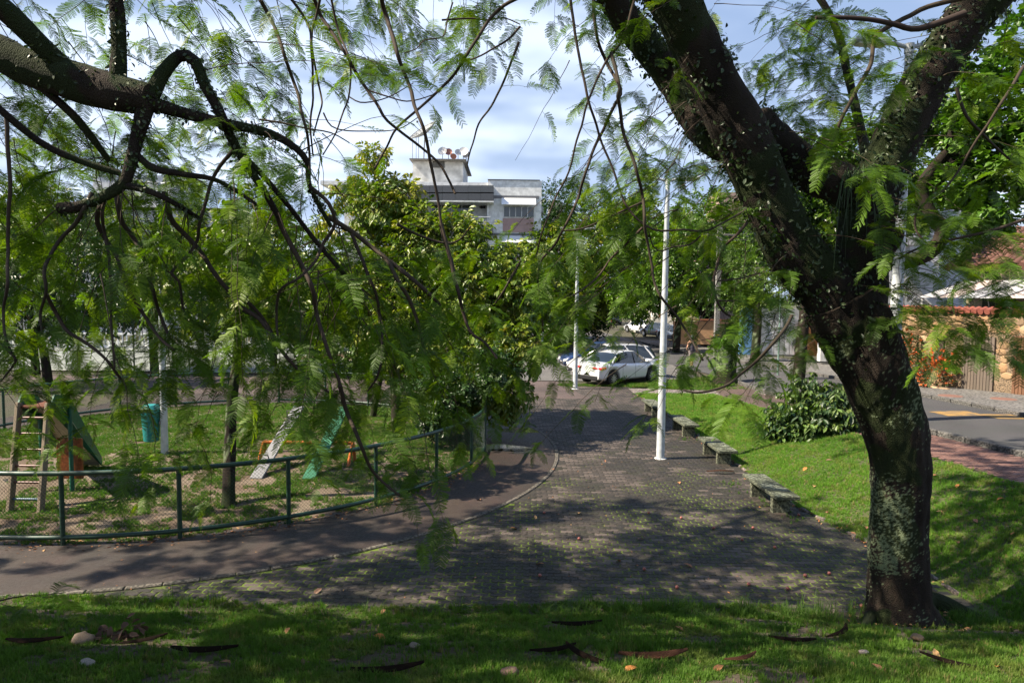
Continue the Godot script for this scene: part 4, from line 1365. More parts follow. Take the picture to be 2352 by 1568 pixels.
	for k in 800:
		var a := rnd(0, TAU)
		var rr := sqrt(rng.randf())
		var u := Vector3(cos(a) * rr * 1.3, 0, sin(a) * rr * 1.0)
		var top := 1.35 * pow(1 - rr * rr, 0.6) * (0.9 + 0.5 * nz.get_noise_2d(u.x * 80, u.z * 80))
		u.y = top * pow(rng.randf(), 0.5) + 0.05
		u += Vector3(0.1, H(o.x + u.x, o.z + u.z) - o.y, 0)
		var f := Vector3(cos(a) + rnd(-0.7, 0.7), rnd(-0.6, 0.3), sin(a) + rnd(-0.7, 0.7)).normalized()
		var up := Vector3(rnd(-0.4, 0.4), 1, rnd(-0.4, 0.4))
		up = (up - f * up.dot(f)).normalized()
		var s := rnd(0.8, 1.2)
		xs[k % 2].append(Transform3D(Basis(f, up, f.cross(up)).scaled_local(Vector3(s, s, s)), u))
		cs[k % 2].append(Color(0.025, 0.06, 0.02).lerp(Color(0.16, 0.24, 0.05), pow(rng.randf(), 1.4)))
	for k in 2: many("cut_foliage", big[k], leafm, xs[k], cs[k], heap)
	for k in 9:
		var br := MB.new()
		var a := rnd(0, TAU)
		var st := Vector3(rnd(-0.7, 0.9), rnd(0.15, 0.6), rnd(-0.4, 0.4))
		br.tube(PackedVector3Array([st, st + Vector3(cos(a) * 0.5, 0.15, sin(a) * 0.4), st + Vector3(cos(a), 0.2, sin(a) * 0.7)]), PackedFloat32Array([0.025, 0.018, 0.01]), 6, Color(0.09, 0.07, 0.05))
		part("branch", br, MT.twig, heap)
	# flowering shrubs at the stone wall
	for q in [[1.75, 1.35, "taller"], [3.2, 0.95, "lower"]]:
		var g: Vector3 = stone_wall.to_global(Vector3(q[0], 0.1, 0.75))
		var sh := thing("flowering_shrub", "%s shrub of orange-red flowers against the stone wall" % q[2], "shrub", g)
		var sx := []
		var sc := []
		var fx := []
		var fc := []
		for k in 420:
			var d := Vector3(rng.randfn(), rng.randfn(), rng.randfn()).normalized() * pow(rng.randf(), 0.4)
			var p := Vector3(d.x * 0.95, 0.85 * q[1] + d.y * 0.85 * q[1], d.z * 0.5)
			var f := (d + Vector3(0, 0.5, 0)).normalized()
			var up := (Vector3(0.1, 1, 0.2) - f * f.dot(Vector3(0.1, 1, 0.2))).normalized()
			if k % 3:
				sx.append(Transform3D(Basis(f, up, f.cross(up)) * 0.55, p)); sc.append(Color(0.03, 0.075, 0.015) * rnd(0.7, 1.4))
			else:
				fx.append(Transform3D(Basis(f, up, f.cross(up)) * rnd(0.7, 1.3), p * Vector3(1.06, 1.03, 1.1))); fc.append(Color(0.62, 0.075, 0.012).lerp(Color(0.7, 0.16, 0.03), rng.randf()))
		many("foliage", mid[0], leafm, sx, sc, sh)
		var fm := MB.new()
		for k in 5:
			var a := TAU * k / 5.0
			leaf_into(fm, Vector3.ZERO, Vector3(cos(a), 0.35, sin(a)).normalized(), Vector3.UP, 0.07, 0.05, 0.3, Color.WHITE)
		many("flowers", fm.mesh(), mat("petal", Color.WHITE, 0.6, {"back": Color(0.6, 0.3, 0.2)}), fx, fc, sh)
		var stem := MB.new()
		for k in 6:
			stem.rod(Vector3(rnd(-0.15, 0.15), -0.03, rnd(-0.1, 0.1)), Vector3(rnd(-0.6, 0.6), 0.9 * q[1], rnd(-0.3, 0.3)), 0.015, 5, Color(0.08, 0.06, 0.04), 0.006)
		part("stem", stem, MT.twig, sh)

func make_grass() -> void:
	var gm := mat("grass_blade", Color.WHITE, 0.6, {"back": Color(0.8, 0.95, 0.35), "spec": 0.35})
	var short := [tuft_mesh(12, 0.055, 0.0045, 0.035, 1), tuft_mesh(11, 0.05, 0.0045, 0.04, 2)]
	var xs := [[], []]
	var cs := [[], []]
	var put := func(x: float, z: float, s: float, c: Color, k: int, lift := 0.0) -> void:
		xs[k].append(Transform3D(Basis(Vector3.UP, rnd(0, TAU)).scaled_local(Vector3(s, s * rnd(0.7, 1.3) * (0.95 + 0.7 * nz.get_noise_2d(x * 60 + 5, z * 60)), s)), on(x, z, lift)))
		cs[k].append(c)
	var col := func(x: float, z: float) -> Color:
		var g := nz.get_noise_2d(x * 25, z * 25) * 0.5 + 0.5
		var c := Color(0.066, 0.14, 0.018).lerp(Color(0.11, 0.2, 0.024), g)
		c = c.lerp(Color(0.15, 0.17, 0.04), 0.5 * sstep(0.12, 0.5, nz2.get_noise_2d(x * 70 + 11, z * 70)))
		if rng.randf() < 0.07: c = Color(0.2, 0.17, 0.07)
		return c * rnd(0.75, 1.2)
	# the bank
	for k in 52000:
		var d := rnd(3.9, 8.45)
		var x := rnd(-1, 1) * (d * 0.78 + 0.3)
		if d > toe(x) + 0.12: continue
		var bare := nz.get_noise_2d(x * 40, d * 40)
		if bare > 0.24 and rng.randf() < 0.8: continue
		if Vector2(x - 4.6, d - 8.0).length() < 0.75 and rng.randf() < 0.85: continue
		put.call(x, -d, rnd(0.8, 1.35), col.call(x, -d), 0)
	tag(many("bank_grass", short[0], gm, xs[0], cs[0]), "short green grass covering the bank in front", "grass")
	xs[0].clear(); cs[0].clear()
	# the lawn
	for k in 46000:
		var d := rnd(7.2, 27.4)
		var x := rnd(path_right(d) + 0.02, 8.2)
		if d < 9 and Vector2(x - 4.6, d - 8.0).length() < 0.7: continue
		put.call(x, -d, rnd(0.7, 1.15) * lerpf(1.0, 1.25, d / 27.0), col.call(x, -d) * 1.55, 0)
	for k in 4000:
		var t := rng.randf()
		var x := lerpf(5.1, 9.9, t)
		put.call(x, lerpf(-29.0 + 0.8 * t, lerpf(-30.1, -33.5, t), rng.randf()), rnd(1.2, 2.2), col.call(x, -30.0) * 1.1, 0)
	for k in 700:
		put.call(rnd(2.0, 5.2), rnd(-29.3, -29.9), rnd(0.9, 1.6), col.call(rnd(0, 5), -30.0), 0)
	tag(many("lawn_grass", short[0], gm, xs[0], cs[0]), "mown grass of the sloping lawn behind the benches", "grass")
	xs[0].clear(); cs[0].clear()
	# the playground, worn in patches
	for k in 80000:
		var a := rnd(0, TAU)
		var r := R_FENCE * sqrt(rng.randf())
		var x := PC.x + cos(a) * r
		var z := PC.y + sin(a) * r
		var g := nz.get_noise_2d(x * 34 + 70, z * 34) + 0.6 * nz2.get_noise_2d(x * 110, z * 110)
		if g < -0.1 - sstep(14.0, 19.0, -z) * 0.5 - 0.05 + 0.3 * sstep(-8.2, -9.5, x) * sstep(15, 12, -z): continue
		put.call(x, z, rnd(0.8, 1.4), col.call(x, z) * 1.0, 0)
	tag(many("playground_grass", short[0], gm, xs[0], cs[0]), "patchy grass worn to sand inside the round fence", "grass")
	# longer tufts at the top of the paving
	var long := [tuft_mesh(14, 0.2, 0.006, 0.06, 5), tuft_mesh(10, 0.26, 0.006, 0.05, 6)]
	xs[0].clear(); cs[0].clear()
	for k in 460:
		var x := rnd(0.4, 5.9) if k < 390 else rnd(-5, 0.4)
		put.call(x, -toe(x) + rnd(-0.05, 0.35), rnd(0.4, 1.05), Color(0.09, 0.17, 0.03) * rnd(0.8, 1.2), 0)
	tag(many("long_grass", long[0], gm, xs[0], cs[0]), "long arching grass tufts where the bank meets the paving", "grass")
	# weeds in the joints and under the benches
	xs[0].clear(); cs[0].clear()
	for q in [[1680, 1112, 14], [1700, 1130, 8], [1580, 1010, 12], [1820, 1190, 14], [1750, 1150, 10], [1180, 925, 12], [1220, 915, 10], [1400, 912, 14], [1460, 905, 16], [1500, 965, 10]]:
		var o := G(q[0], q[1] * 1.0)
		for k in q[2]:
			put.call(o.x + rng.randfn() * 0.12, o.z + rng.randfn() * 0.12, rnd(0.7, 1.4), Color(0.09, 0.17, 0.03) * rnd(0.8, 1.2), 0)
	tag(many("joint_weeds", short[0], gm, xs[0], cs[0]), "small weeds sprouting from paving joints", "weeds")

# ---------------------------------------------------------------- furniture of the square
func lamp_post(base: Vector3, h: float, label: String, r := 0.1, heads := 2) -> Node3D:
	var t := thing("lamp_post", label, "lamp post", base, 0.0, "lamp posts along the path")
	var paint := mat("grey_paint", lin(0.5, 0.53, 0.56), 0.38, {"tex": T.faint, "scale": 0.8})
	var m := MB.new()
	m.tube(PackedVector3Array([Vector3(0, -0.1, 0), Vector3(0, 0.5, 0), Vector3(0, h * 0.5, 0), Vector3(0, h, 0)]), PackedFloat32Array([r, r * 0.98, r * 0.78, r * 0.5]), 20)
	part("pole", m, paint, t)
	m = MB.new()
	m.lathe([Vector2(r * 1.45, 0.0), Vector2(r * 1.45, 0.012), Vector2(r * 1.02, 0.02)], 20, Transform3D())
	part("base_plate", m, MT.concrete, t)
	m = MB.new()
	m.lathe([Vector2(r * 0.62, h - 0.1), Vector2(r * 0.62, h + 0.02), Vector2(0.0, h + 0.03)], 16, Transform3D())
	part("collar", m, paint, t)
	for k in heads:
		var s := -1.0 if k == 0 else 1.0
		m = MB.new()
		m.tube(PackedVector3Array([Vector3(0, h - 0.03, 0), Vector3(s * 0.2, h + 0.02, 0), Vector3(s * 0.32, h + 0.03, 0)]), PackedFloat32Array([0.03, 0.03, 0.03]), 10)
		part("arm", m, paint, t)
		m = MB.new()
		m.bevel(Vector3(s * 0.52, h + 0.04, 0), Vector3(0.46, 0.075, 0.2), 0.025, Color.WHITE, Basis(Vector3(0, 0, 1), s * 0.06))
		var head := part("lamp_head", m, paint, t)
		m = MB.new()
		m.bevel(Vector3(s * 0.52, h + 0.0, 0), Vector3(0.36, 0.02, 0.15), 0.005, Color(0.7, 0.7, 0.66), Basis(Vector3(0, 0, 1), s * 0.06))
		part("lens", m, mat("lens", Color.WHITE, 0.2), head)
		if k == 0:
			m = MB.new()
			m.lathe([Vector2(0.045, h + 0.07), Vector2(0.045, h + 0.17), Vector2(0.04, h + 0.19), Vector2(0, h + 0.19)], 12, Transform3D(Basis(), Vector3(s * 0.45, 0, 0)), Color(0.02, 0.02, 0.025))
			part("light_sensor", m, mat("dark_plastic", Color.WHITE, 0.4), head)
	return t

func bench(o: Vector3, turn: float, label: String) -> void:
	var t := thing("bench", label, "bench", o, turn, "concrete benches along the path")
	var cm := mat("mossy_concrete", Color.WHITE, 0.9, {"tex": T.patch, "bump": T.bump, "depth": 0.6, "scale": 1.3})
	var m := MB.new()
	var rows := []
	# slab with worn, mossy top: a fine grid so that the stains are matter with an outline
	m.bevel(Vector3(0, 0.345, 0), Vector3(0.44, 0.07, 1.6), 0.012, Color(0.12, 0.13, 0.09))
	for a in 23:
		var r := []
		for b in 9: r.append(Vector3(-0.205 + 0.41 * b / 8.0, 0.3815, -0.785 + 1.57 * a / 22.0))
		rows.append(r)
	var cols := []
	for r in rows:
		var c := []
		for p in r:
			var g := nz.get_noise_2d((p.x + o.x) * 130, (p.z + o.z) * 130) + 0.5 * nz2.get_noise_2d(p.x * 300 + o.x, p.z * 300)
			c.append(Color(0.055, 0.065, 0.03).lerp(Color(0.24, 0.26, 0.19), clampf(0.4 + g * 1.3, 0, 1)))
		cols.append(c)
	m.grid(rows, cols)
	part("seat", m, cm, t)
	for z in [-0.48, 0.48]:
		m = MB.new()
		m.bevel(Vector3(0.0, 0.13, z), Vector3(0.34, 0.36, 0.09), 0.012, Color(0.17, 0.18, 0.12))
		part("leg", m, cm, t)

func ring_pt(a: float, r: float, y: float) -> Vector3:
	return Vector3(PC.x + cos(a) * r, y, PC.y + sin(a) * r)

func ring_fence() -> void:
	var t := thing("playground_fence", "dark green tube fence with chain-link curving round the playground", "fence", Vector3(PC.x, 0, PC.y))
	var green := mat("green_paint", lin(0.018, 0.06, 0.04), 0.42, {"tex": T.soft, "scale": 2.0})
	var off := Transform3D(Basis(), -t.position)
	var n := 26
	var a0 := deg_to_rad(112.0)
	var step := TAU / n
	for k in n:
		var a := a0 - k * step
		var p := ring_pt(a, R_FENCE, 0)
		if p.x < -14.5: continue
		var m := MB.new()
		m.rod(p + Vector3(0, -0.1, 0), p + Vector3(0, 1.12, 0), 0.036, 12)
		part("post", m, green, t, off)
		# gate gap at the far side
		if k == 15: continue
		var line := []
		for j in 9: line.append(a - step * j / 8.0)
		for y in [1.12, 0.13]:
			var pl := PackedVector3Array()
			var rad := PackedFloat32Array()
			for q in line: pl.push_back(ring_pt(q, R_FENCE, y)); rad.push_back(0.038 if y > 1 else 0.036)
			m = MB.new()
			m.tube(pl, rad, 10, Color.WHITE, false)
			part("top_rail" if y > 1 else "bottom_rail", m, green, t, off)
		# woven wire
		m = MB.new()
		var cells := 28
		var h := 0.96
		var w := TAU * R_FENCE / n / cells
		var high := int(h / w)
		for s in cells + high:
			for dir in [1, -1]:
				var x0 := s - high if dir == 1 else s
				var i0 := maxi(0, -x0) if dir == 1 else maxi(0, x0 - cells)
				var i1 := mini(high, cells - x0) if dir == 1 else mini(high, x0)
				if i1 <= i0: continue
				var ps := PackedVector3Array()
				for i2 in [i0, (i0 + i1) / 2.0, i1]:
					var u: float = x0 + dir * i2
					var q := ring_pt(a - step * u / cells, R_FENCE + 0.004 * dir, 0.15 + h * i2 / high)
					ps.push_back(q)
				if ps[0].distance_to(ps[2]) < 0.02: continue
				m.tube(ps, PackedFloat32Array([0.0024, 0.0024, 0.0024]), 3, Color(0.6, 0.6, 0.6), false)
		tag(part("chain_link", m, green, t, off), "", "", "", "stuff")

func court_fence() -> void:
	var t := thing("court_fence", "tall thin wire fence on slim posts along the court", "fence", Vector3(-20, 0, -32))
	var m := MB.new()
	var mt := mat("old_galvanised", lin(0.10, 0.095, 0.075), 0.6)
	for k in 12:
		var x := -36.0 + k * 2.6
		m = MB.new()
		m.rod(Vector3(x + 20, 0, 0), Vector3(x + 20, 4.0, 0), 0.035, 8)
		part("post", m, mt, t)
	for y in [0.1, 1.05, 4.0]:
		m = MB.new()
		m.rod(Vector3(-16, y, 0), Vector3(12.6, y, 0), 0.025, 8)
		part("rail", m, mt, t)
	m = MB.new()
	for k in 290:
		for dir in [-1, 1]:
			var x := -16.0 + k * 0.1
			m.rod(Vector3(x, 0.1, 0), Vector3(x + dir * 1.0, 1.05, 0), 0.0022, 3)
	tag(part("chain_link", m, mt, t), "", "", "", "stuff")
	# low white balustrade on the far side
	var w := thing("white_balustrade", "low white picket balustrade across the far end of the court", "fence", Vector3(-26, 0, -46))
	var wp := mat("white_paint", lin(0.72, 0.73, 0.74), 0.55, {"tex": T.soft, "scale": 0.7})
	for k in 96:
		m = MB.new()
		m.bevel(Vector3(-16 + k * 0.29, 0.5, 0), Vector3(0.1, 0.72, 0.06), 0.01)
		part("picket", m, wp, w)
	for y in [0.1, 0.95]:
		m = MB.new()
		m.bevel(Vector3(-2, y, 0), Vector3(28.4, 0.14 if y > 0.5 else 0.2, 0.14), 0.02)
		part("rail", m, wp, w)
	for k in 7:
		m = MB.new()
		m.bevel(Vector3(-16.2 + k * 4.7, 0.55, 0.06), Vector3(0.24, 1.1, 0.2), 0.02)
		part("pillar", m, wp, w)
	# grey goal frame standing on the court
	var g := thing("goal_frame", "rusty goal frame standing on the pale court", "goal", Vector3(-15.6, 0.012, -34.5), 0.2)
	for x in [-1.5, 1.5]:
		m = MB.new()
		m.rod(Vector3(x, 0, 0), Vector3(x, 2.0, 0), 0.045, 10, Color(0.12, 0.09, 0.07))
		part("upright", m, mt, g)
	m = MB.new()
	m.rod(Vector3(-1.5, 2.0, 0), Vector3(1.5, 2.0, 0), 0.045, 10, Color(0.12, 0.09, 0.07))
	part("crossbar", m, mt, g)
	# short white fence near the third lamp post
	var f := thing("picket_fence", "short white picket fence on a dark plinth behind the third lamp post", "fence", Q(1310, 850, 56.0) * Vector3(1, 0, 1))
	for k in 26:
		m = MB.new()
		m.bevel(Vector3(-2.6 + k * 0.26, 0.95, 0), Vector3(0.1, 1.1, 0.05), 0.012)
		part("picket", m, wp, f)
	m = MB.new()
	m.bevel(Vector3(0.6, 0.2, 0), Vector3(7.0, 0.4, 0.3), 0.03, Color(0.3, 0.3, 0.3))
	part("plinth", m, MT.concrete, f)

func play_things() -> void:
	var wood := mat("old_wood", Color.WHITE, 0.85, {"tex": T.grain, "bump": T.fine, "depth": 0.6, "scale3": Vector3(4, 0.6, 4)})
	var gloss := mat("play_paint", Color.WHITE, 0.4, {"tex": T.soft, "scale": 2.0})
	# slide with wooden ladder
	var o := GQ(62, 1280)
	var t := thing("slide", "wooden ladder slide with green side walls in the sandy patch", "slide", o)
	var top := Vector3(-0.25, 1.75, -0.65)
	for s in [-0.27, 0.27]:
		var m := MB.new()
		var b := Basis.looking_at((top - Vector3.ZERO).normalized(), Vector3(0, 0, 1))
		m.bevel(Vector3(s * 1.0, 0, 0) + top * 0.5, Vector3(0.07, 0.13, top.length() + 0.15), 0.012, Color(0.30, 0.235, 0.16) * rnd(0.9, 1.1), b)
		part("ladder_rail", m, wood, t)
	for k in 6:
		var q := top * (0.12 + k * 0.155)
		var m := MB.new()
		var c := Color(0.05, 0.13, 0.2) if k == 0 else Color(0.16, 0.06, 0.04)
		m.rod(q + Vector3(-0.27, 0, 0), q + Vector3(0.27, 0, 0), 0.022, 8, c)
		part("rung", m, gloss, t)
	var m := MB.new()
	m.bevel(top + Vector3(0, 0, -0.3), Vector3(0.6, 0.05, 0.6), 0.01, Color(0.22, 0.07, 0.03))
	part("platform", m, wood, t)
	for s in [-0.3, 0.3]:
		m = MB.new()
		m.prism([top + Vector3(s, -0.02, 0.05), top + Vector3(s, 0.22, -0.1), top + Vector3(s, 0.16, -0.5), Vector3(s - 0.9, 0.2, -3.2), Vector3(s - 0.9, 0.02, -3.2), top + Vector3(s, -0.2, -0.4)], Vector3(0.03, 0, 0), Color(0.012, 0.14, 0.09))
		part("side_wall", m, gloss, t)
	m = MB.new()
	m.prism([top + Vector3(-0.28, -0.02, -0.4), Vector3(-1.18, 0.06, -3.2), Vector3(-1.18, 0.02, -3.2), top + Vector3(-0.28, -0.08, -0.4)], Vector3(0.56, 0, 0), Color(0.45, 0.42, 0.36))
	part("chute", m, gloss, t)
	m = MB.new()
	m.bevel(Vector3(-0.1, 0.62, -1.4), Vector3(0.5, 0.8, 0.06), 0.012, Color(0.28, 0.08, 0.025))
	part("side_board", m, gloss, t)
	for q in [[0.02, -1.25], [-0.55, -1.25]]:
		m = MB.new()
		m.rod(Vector3(q[0], -0.05, q[1]), Vector3(q[0], 1.7, q[1]), 0.04, 8, Color(0.012, 0.12, 0.08))
		part("leg", m, gloss, t)
	# seesaw: two planks on one orange axle
	o = GQ(745, 1160)
	t = thing("seesaw", "two-plank seesaw on an orange tube axle in the playground grass", "seesaw", o)
	var orange := Color(0.55, 0.14, 0.015)
	m = MB.new()
	m.rod(Vector3(-0.78, 0.5, 0), Vector3(1.25, 0.5, 0), 0.04, 12, orange)
	part("axle", m, gloss, t)
	for x in [-0.78, 1.25]:
		m = MB.new()
		m.rod(Vector3(x, 0.5, 0), Vector3(x - 0.08, -0.05, 0.2), 0.04, 12, orange)
		m.rod(Vector3(x, 0.5, 0), Vector3(x - 0.02, -0.05, -0.3), 0.04, 12, orange)
		part("stand", m, gloss, t)
	for q in [[-0.42, Color(0.36, 0.36, 0.38), "grey"], [0.68, Color(0.05, 0.24, 0.13), "green"]]:
		m = MB.new()
		var b := Basis(Vector3(1, 0, 0), deg_to_rad(24.0)) * Basis(Vector3.UP, -0.05)
		m.bevel(Vector3(q[0], 0.56, 0.02), Vector3(0.27, 0.045, 2.75), 0.012, q[1], b)
		var pl := part("plank", m, wood, t)
		pl.set_meta("label", "%s painted plank resting one end on the ground" % q[2])
		for s in [-0.85, 0.85]:
			m = MB.new()
			var c := Vector3(q[0], 0.56, 0.02) + b * Vector3(0, 0.02, s)
			m.tube(PackedVector3Array([c + b * Vector3(-0.11, 0, 0), c + b * Vector3(-0.09, 0.2, 0), c + b * Vector3(0.09, 0.2, 0), c + b * Vector3(0.11, 0, 0)]), PackedFloat32Array([0.014, 0.014, 0.014, 0.014]), 6, Color(0.05, 0.05, 0.05))
			part("handle", m, gloss, pl)
	# litter bin hung on a lamp post
	o = GQ(411, 1135)
	var lp := lamp_post(o, 6.4, "pale grey lamp post carrying the teal bin in the playground", 0.085)
	t = thing("litter_bin", "teal plastic litter bin hanging on the playground lamp post", "litter bin", o + Vector3(-0.3, 0.32, 0.02))
	m = MB.new()
	m.lathe([Vector2(0.0, 0.0), Vector2(0.15, 0.0), Vector2(0.17, 0.02), Vector2(0.21, 0.62), Vector2(0.225, 0.63), Vector2(0.225, 0.68), Vector2(0.2, 0.69)], 20, Transform3D(), Color(0.02, 0.23, 0.22))
	part("bin_body", m, gloss, t)
	m = MB.new()
	m.lathe([Vector2(0.225, 0.69), Vector2(0.22, 0.78), Vector2(0.16, 0.87), Vector2(0.0, 0.9)], 20, Transform3D(), Color(0.02, 0.26, 0.25))
	part("lid", m, gloss, t)
	m = MB.new()
	m.bevel(Vector3(-0.02, 0.76, 0.2), Vector3(0.24, 0.1, 0.05), 0.01, Color(0.01, 0.03, 0.03))
	part("opening", m, gloss, t)
	m = MB.new()
	m.bevel(Vector3(0.26, 0.45, 0), Vector3(0.1, 0.08, 0.1), 0.01, Color(0.2, 0.2, 0.2))
	part("bracket", m, gloss, t)

# ---------------------------------------------------------------- cars
func car(o: Vector3, turn: float, label: String, paint: Color, style: Dictionary) -> Node3D:
	# x: along the car, front at +x; y up; z across. The body is a loft of cross-sections.
	var t := thing("parked_car", label, "car", o, turn, "parked cars")
	var L: float = style.get("len", 4.45)
	var Wd: float = style.get("wid", 1.74) * 0.5
	var belt: Array = style.belt       # [x/L, y] of the shoulder line
	var roof: Array = style.roof       # [x/L, y] of the glass house, first and last on the belt
	var body := mat("car_%s" % label.md5_text().substr(0, 6), paint.linear_to_srgb(), 0.32, {"metal": style.get("metal", 0.15), "coat": 0.9})
	var dark := mat("car_trim", lin(0.012, 0.012, 0.013), 0.5)
	var glass := mat("car_glass", lin(0.012, 0.016, 0.018), 0.06, {"spec": 0.7})
	var val := func(tab: Array, x: float) -> float:
		if x <= tab[0][0]: return tab[0][1]
		for k in tab.size() - 1:
			if x <= tab[k + 1][0]:
				var u: float = (x - tab[k][0]) / (tab[k + 1][0] - tab[k][0])
				return lerpf(tab[k][1], tab[k + 1][1], u * u * (3 - 2 * u) * 0.5 + u * 0.5)
		return tab[-1][1]
	var wx := [0.185 * L - L / 2, 0.185 * L - L / 2 + style.get("base", 2.6)]
	var wr: float = style.get("wheel", 0.32)
	var m := MB.new()
	var rows := []
	var n := 60
	for k in n + 1:
		var u := float(k) / n
		var x := u * L - L / 2
		var nose := 1.0 - pow(absf(u - 0.5) * 2.0, 7.0) * 0.16
		var yb: float = val.call(belt, u)
		var sill := 0.22 + 0.1 * pow(absf(u - 0.5) * 2.0, 6.0)
		for w in wx:       # wheel arches
			var dx := absf(x - w)
			if dx < wr + 0.07: sill = maxf(sill, wr + sqrt(maxf(0, (wr + 0.07) * (wr + 0.07) - dx * dx)))
		var wd := Wd * nose
		var prof := [[0.0, yb + 0.03], [wd * 0.72, yb + 0.02], [wd * 0.9, yb - 0.02], [wd * 0.985, yb - 0.14], [wd, lerpf(yb, sill, 0.45)], [wd * 0.985, maxf(sill + 0.1, sill + 0.02)], [wd * 0.93, sill], [wd * 0.6, sill - 0.02]]
		var r := []
		for q in prof: r.append(Vector3(x, maxf(q[1], sill - 0.02), q[0]))
		var l := []
		for q in prof: l.push_front(Vector3(x, maxf(q[1], sill - 0.02), -q[0]))
		rows.append(l + r.slice(1))
	m.grid(rows)
	for e in [0, n]:
		var c := Vector3.ZERO
		for p in rows[e]: c += p
		c /= rows[e].size()
		for k in rows[e].size() - 1:
			m.outq(c, rows[e][k], rows[e][k + 1], c, Vector3.ZERO, Color.WHITE)
	part("body", m, body, t)
	# under-body and wheel housings
	m = MB.new()
	m.box(Vector3(0, 0.36, 0), Vector3(L * 0.9, 0.3, Wd * 1.66))
	part("underbody", m, dark, t)
	# glass house
	m = MB.new()
	rows = []
	var rtop := []
	var x0: float = roof[0][0]
	var x1: float = roof[-1][0]
	for k in 33:
		var u := lerpf(x0, x1, k / 32.0)
		var yb: float = val.call(belt, u) - 0.01
		var yt: float = maxf(yb + 0.005, val.call(roof, u))
		var f := clampf((yt - yb) / 0.5, 0, 1)
		var wb := Wd * 0.9
		var wt := lerpf(wb, Wd * 0.68, f)
		var r := [Vector3(u * L - L / 2, yb, -wb), Vector3(u * L - L / 2, lerpf(yb, yt, 0.9), -lerpf(wb, wt, 0.9)), Vector3(u * L - L / 2, yt, -wt * 0.86), Vector3(u * L - L / 2, yt + 0.02, 0), Vector3(u * L - L / 2, yt, wt * 0.86), Vector3(u * L - L / 2, lerpf(yb, yt, 0.9), lerpf(wb, wt, 0.9)), Vector3(u * L - L / 2, yb, wb)]
		rows.append(r); rtop.append([u, yt, wt, yb, wb])
	m.grid(rows)
	part("windows", m, glass, t)
	# roof skin and pillars in body colour, a little proud
	m = MB.new()
	rows = []
	var ymax := 0.0
	for r in rtop: ymax = maxf(ymax, r[1])
	for r in rtop:
		if r[1] > ymax - 0.1:
			var x: float = r[0] * L - L / 2
			rows.append([Vector3(x, r[1] - 0.07, -r[2] * 1.02), Vector3(x, r[1] + 0.008, -r[2] * 0.86), Vector3(x, r[1] + 0.028, 0), Vector3(x, r[1] + 0.008, r[2] * 0.86), Vector3(x, r[1] - 0.07, r[2] * 1.02)])
	m.grid(rows)
	part("roof", m, body, t)
	for p in style.get("pillars", [x0 + 0.02, 0.5, x1 - 0.02]):
		var best := 0
		for k in rtop.size():
			if absf(rtop[k][0] - p) < absf(rtop[best][0] - p): best = k
		for s in [-1.0, 1.0]:
			m = MB.new()
			var q: Array = rtop[best]
			var slope: Array = rtop[clampi(best + (4 if p < 0.4 else -4 if p > 0.6 else 0), 0, 32)]
			m.tube(PackedVector3Array([Vector3(q[0] * L - L / 2, q[3], s * q[4] * 1.0), Vector3((q[0] + slope[0]) * 0.5 * L - L / 2, lerpf(q[3], slope[1], 0.5), s * lerpf(q[4], slope[2], 0.5) * 1.0), Vector3(slope[0] * L - L / 2, slope[1] - 0.04, s * slope[2] * 0.99)]), PackedFloat32Array([0.055 if p != 0.5 else 0.03, 0.04 if p != 0.5 else 0.03, 0.035]), 6)
			part("pillar", m, body if p != 0.5 else dark, t)
	if style.get("rails", false):
		for s in [-1.0, 1.0]:
			m = MB.new()
			var pl := []
			for k in range(6, 26, 3): pl.append(Vector3(rtop[k][0] * L - L / 2, rtop[k][1] + (0.06 if k > 6 and k < 24 else 0.0), s * rtop[k][2] * 0.86))
			var sm := smooth_line(pl)
			var rad := PackedFloat32Array()
			for q in sm: rad.push_back(0.02)
			m.tube(sm, rad, 6, Color(0.5, 0.5, 0.5))
			part("roof_rail", m, MT.old_galvanised, t)
	# wheels
	for x in wx:
		for s in [-1.0, 1.0]:
			m = MB.new()
			var tf := Transform3D(Basis(Vector3(1, 0, 0), PI / 2 * s), Vector3(x, wr, s * (Wd - 0.11)))
			m.lathe([Vector2(wr * 0.66, -0.1), Vector2(wr * 0.95, -0.1), Vector2(wr, -0.06), Vector2(wr, 0.06), Vector2(wr * 0.95, 0.1), Vector2(wr * 0.66, 0.105), Vector2(wr * 0.62, 0.06)], 26, tf)
			var wheel := part("wheel", m, mat("tyre", lin(0.014, 0.014, 0.014), 0.8), t)
			m = MB.new()
			m.lathe([Vector2(0.0, 0.05), Vector2(wr * 0.64, 0.05), Vector2(wr * 0.68, 0.1), Vector2(wr * 0.62, 0.1), Vector2(wr * 0.6, 0.06)], 26, tf, Color(0.03, 0.03, 0.03))
			for k in 10:
				var a := TAU * k / 10.0
				var d := Vector3(cos(a), 0, sin(a))
				m.box(tf * (d * wr * 0.36 + Vector3(0, 0.085, 0)), Vector3(wr * 0.52, 0.02, 0.035), Color(0.45, 0.46, 0.48), tf.basis * Basis(Vector3.UP, -a))
			m.lathe([Vector2(wr * 0.14, 0.08), Vector2(wr * 0.13, 0.105), Vector2(0, 0.11)], 12, tf, Color(0.4, 0.4, 0.42))
			part("rim", m, mat("alloy", Color.WHITE, 0.35, {"metal": 0.6}), wheel)
	# lamps, plates, mirrors, handles, bumper inserts, door gaps
	var yr: float = val.call(belt, 0.02)
	var yf: float = val.call(belt, 0.97)
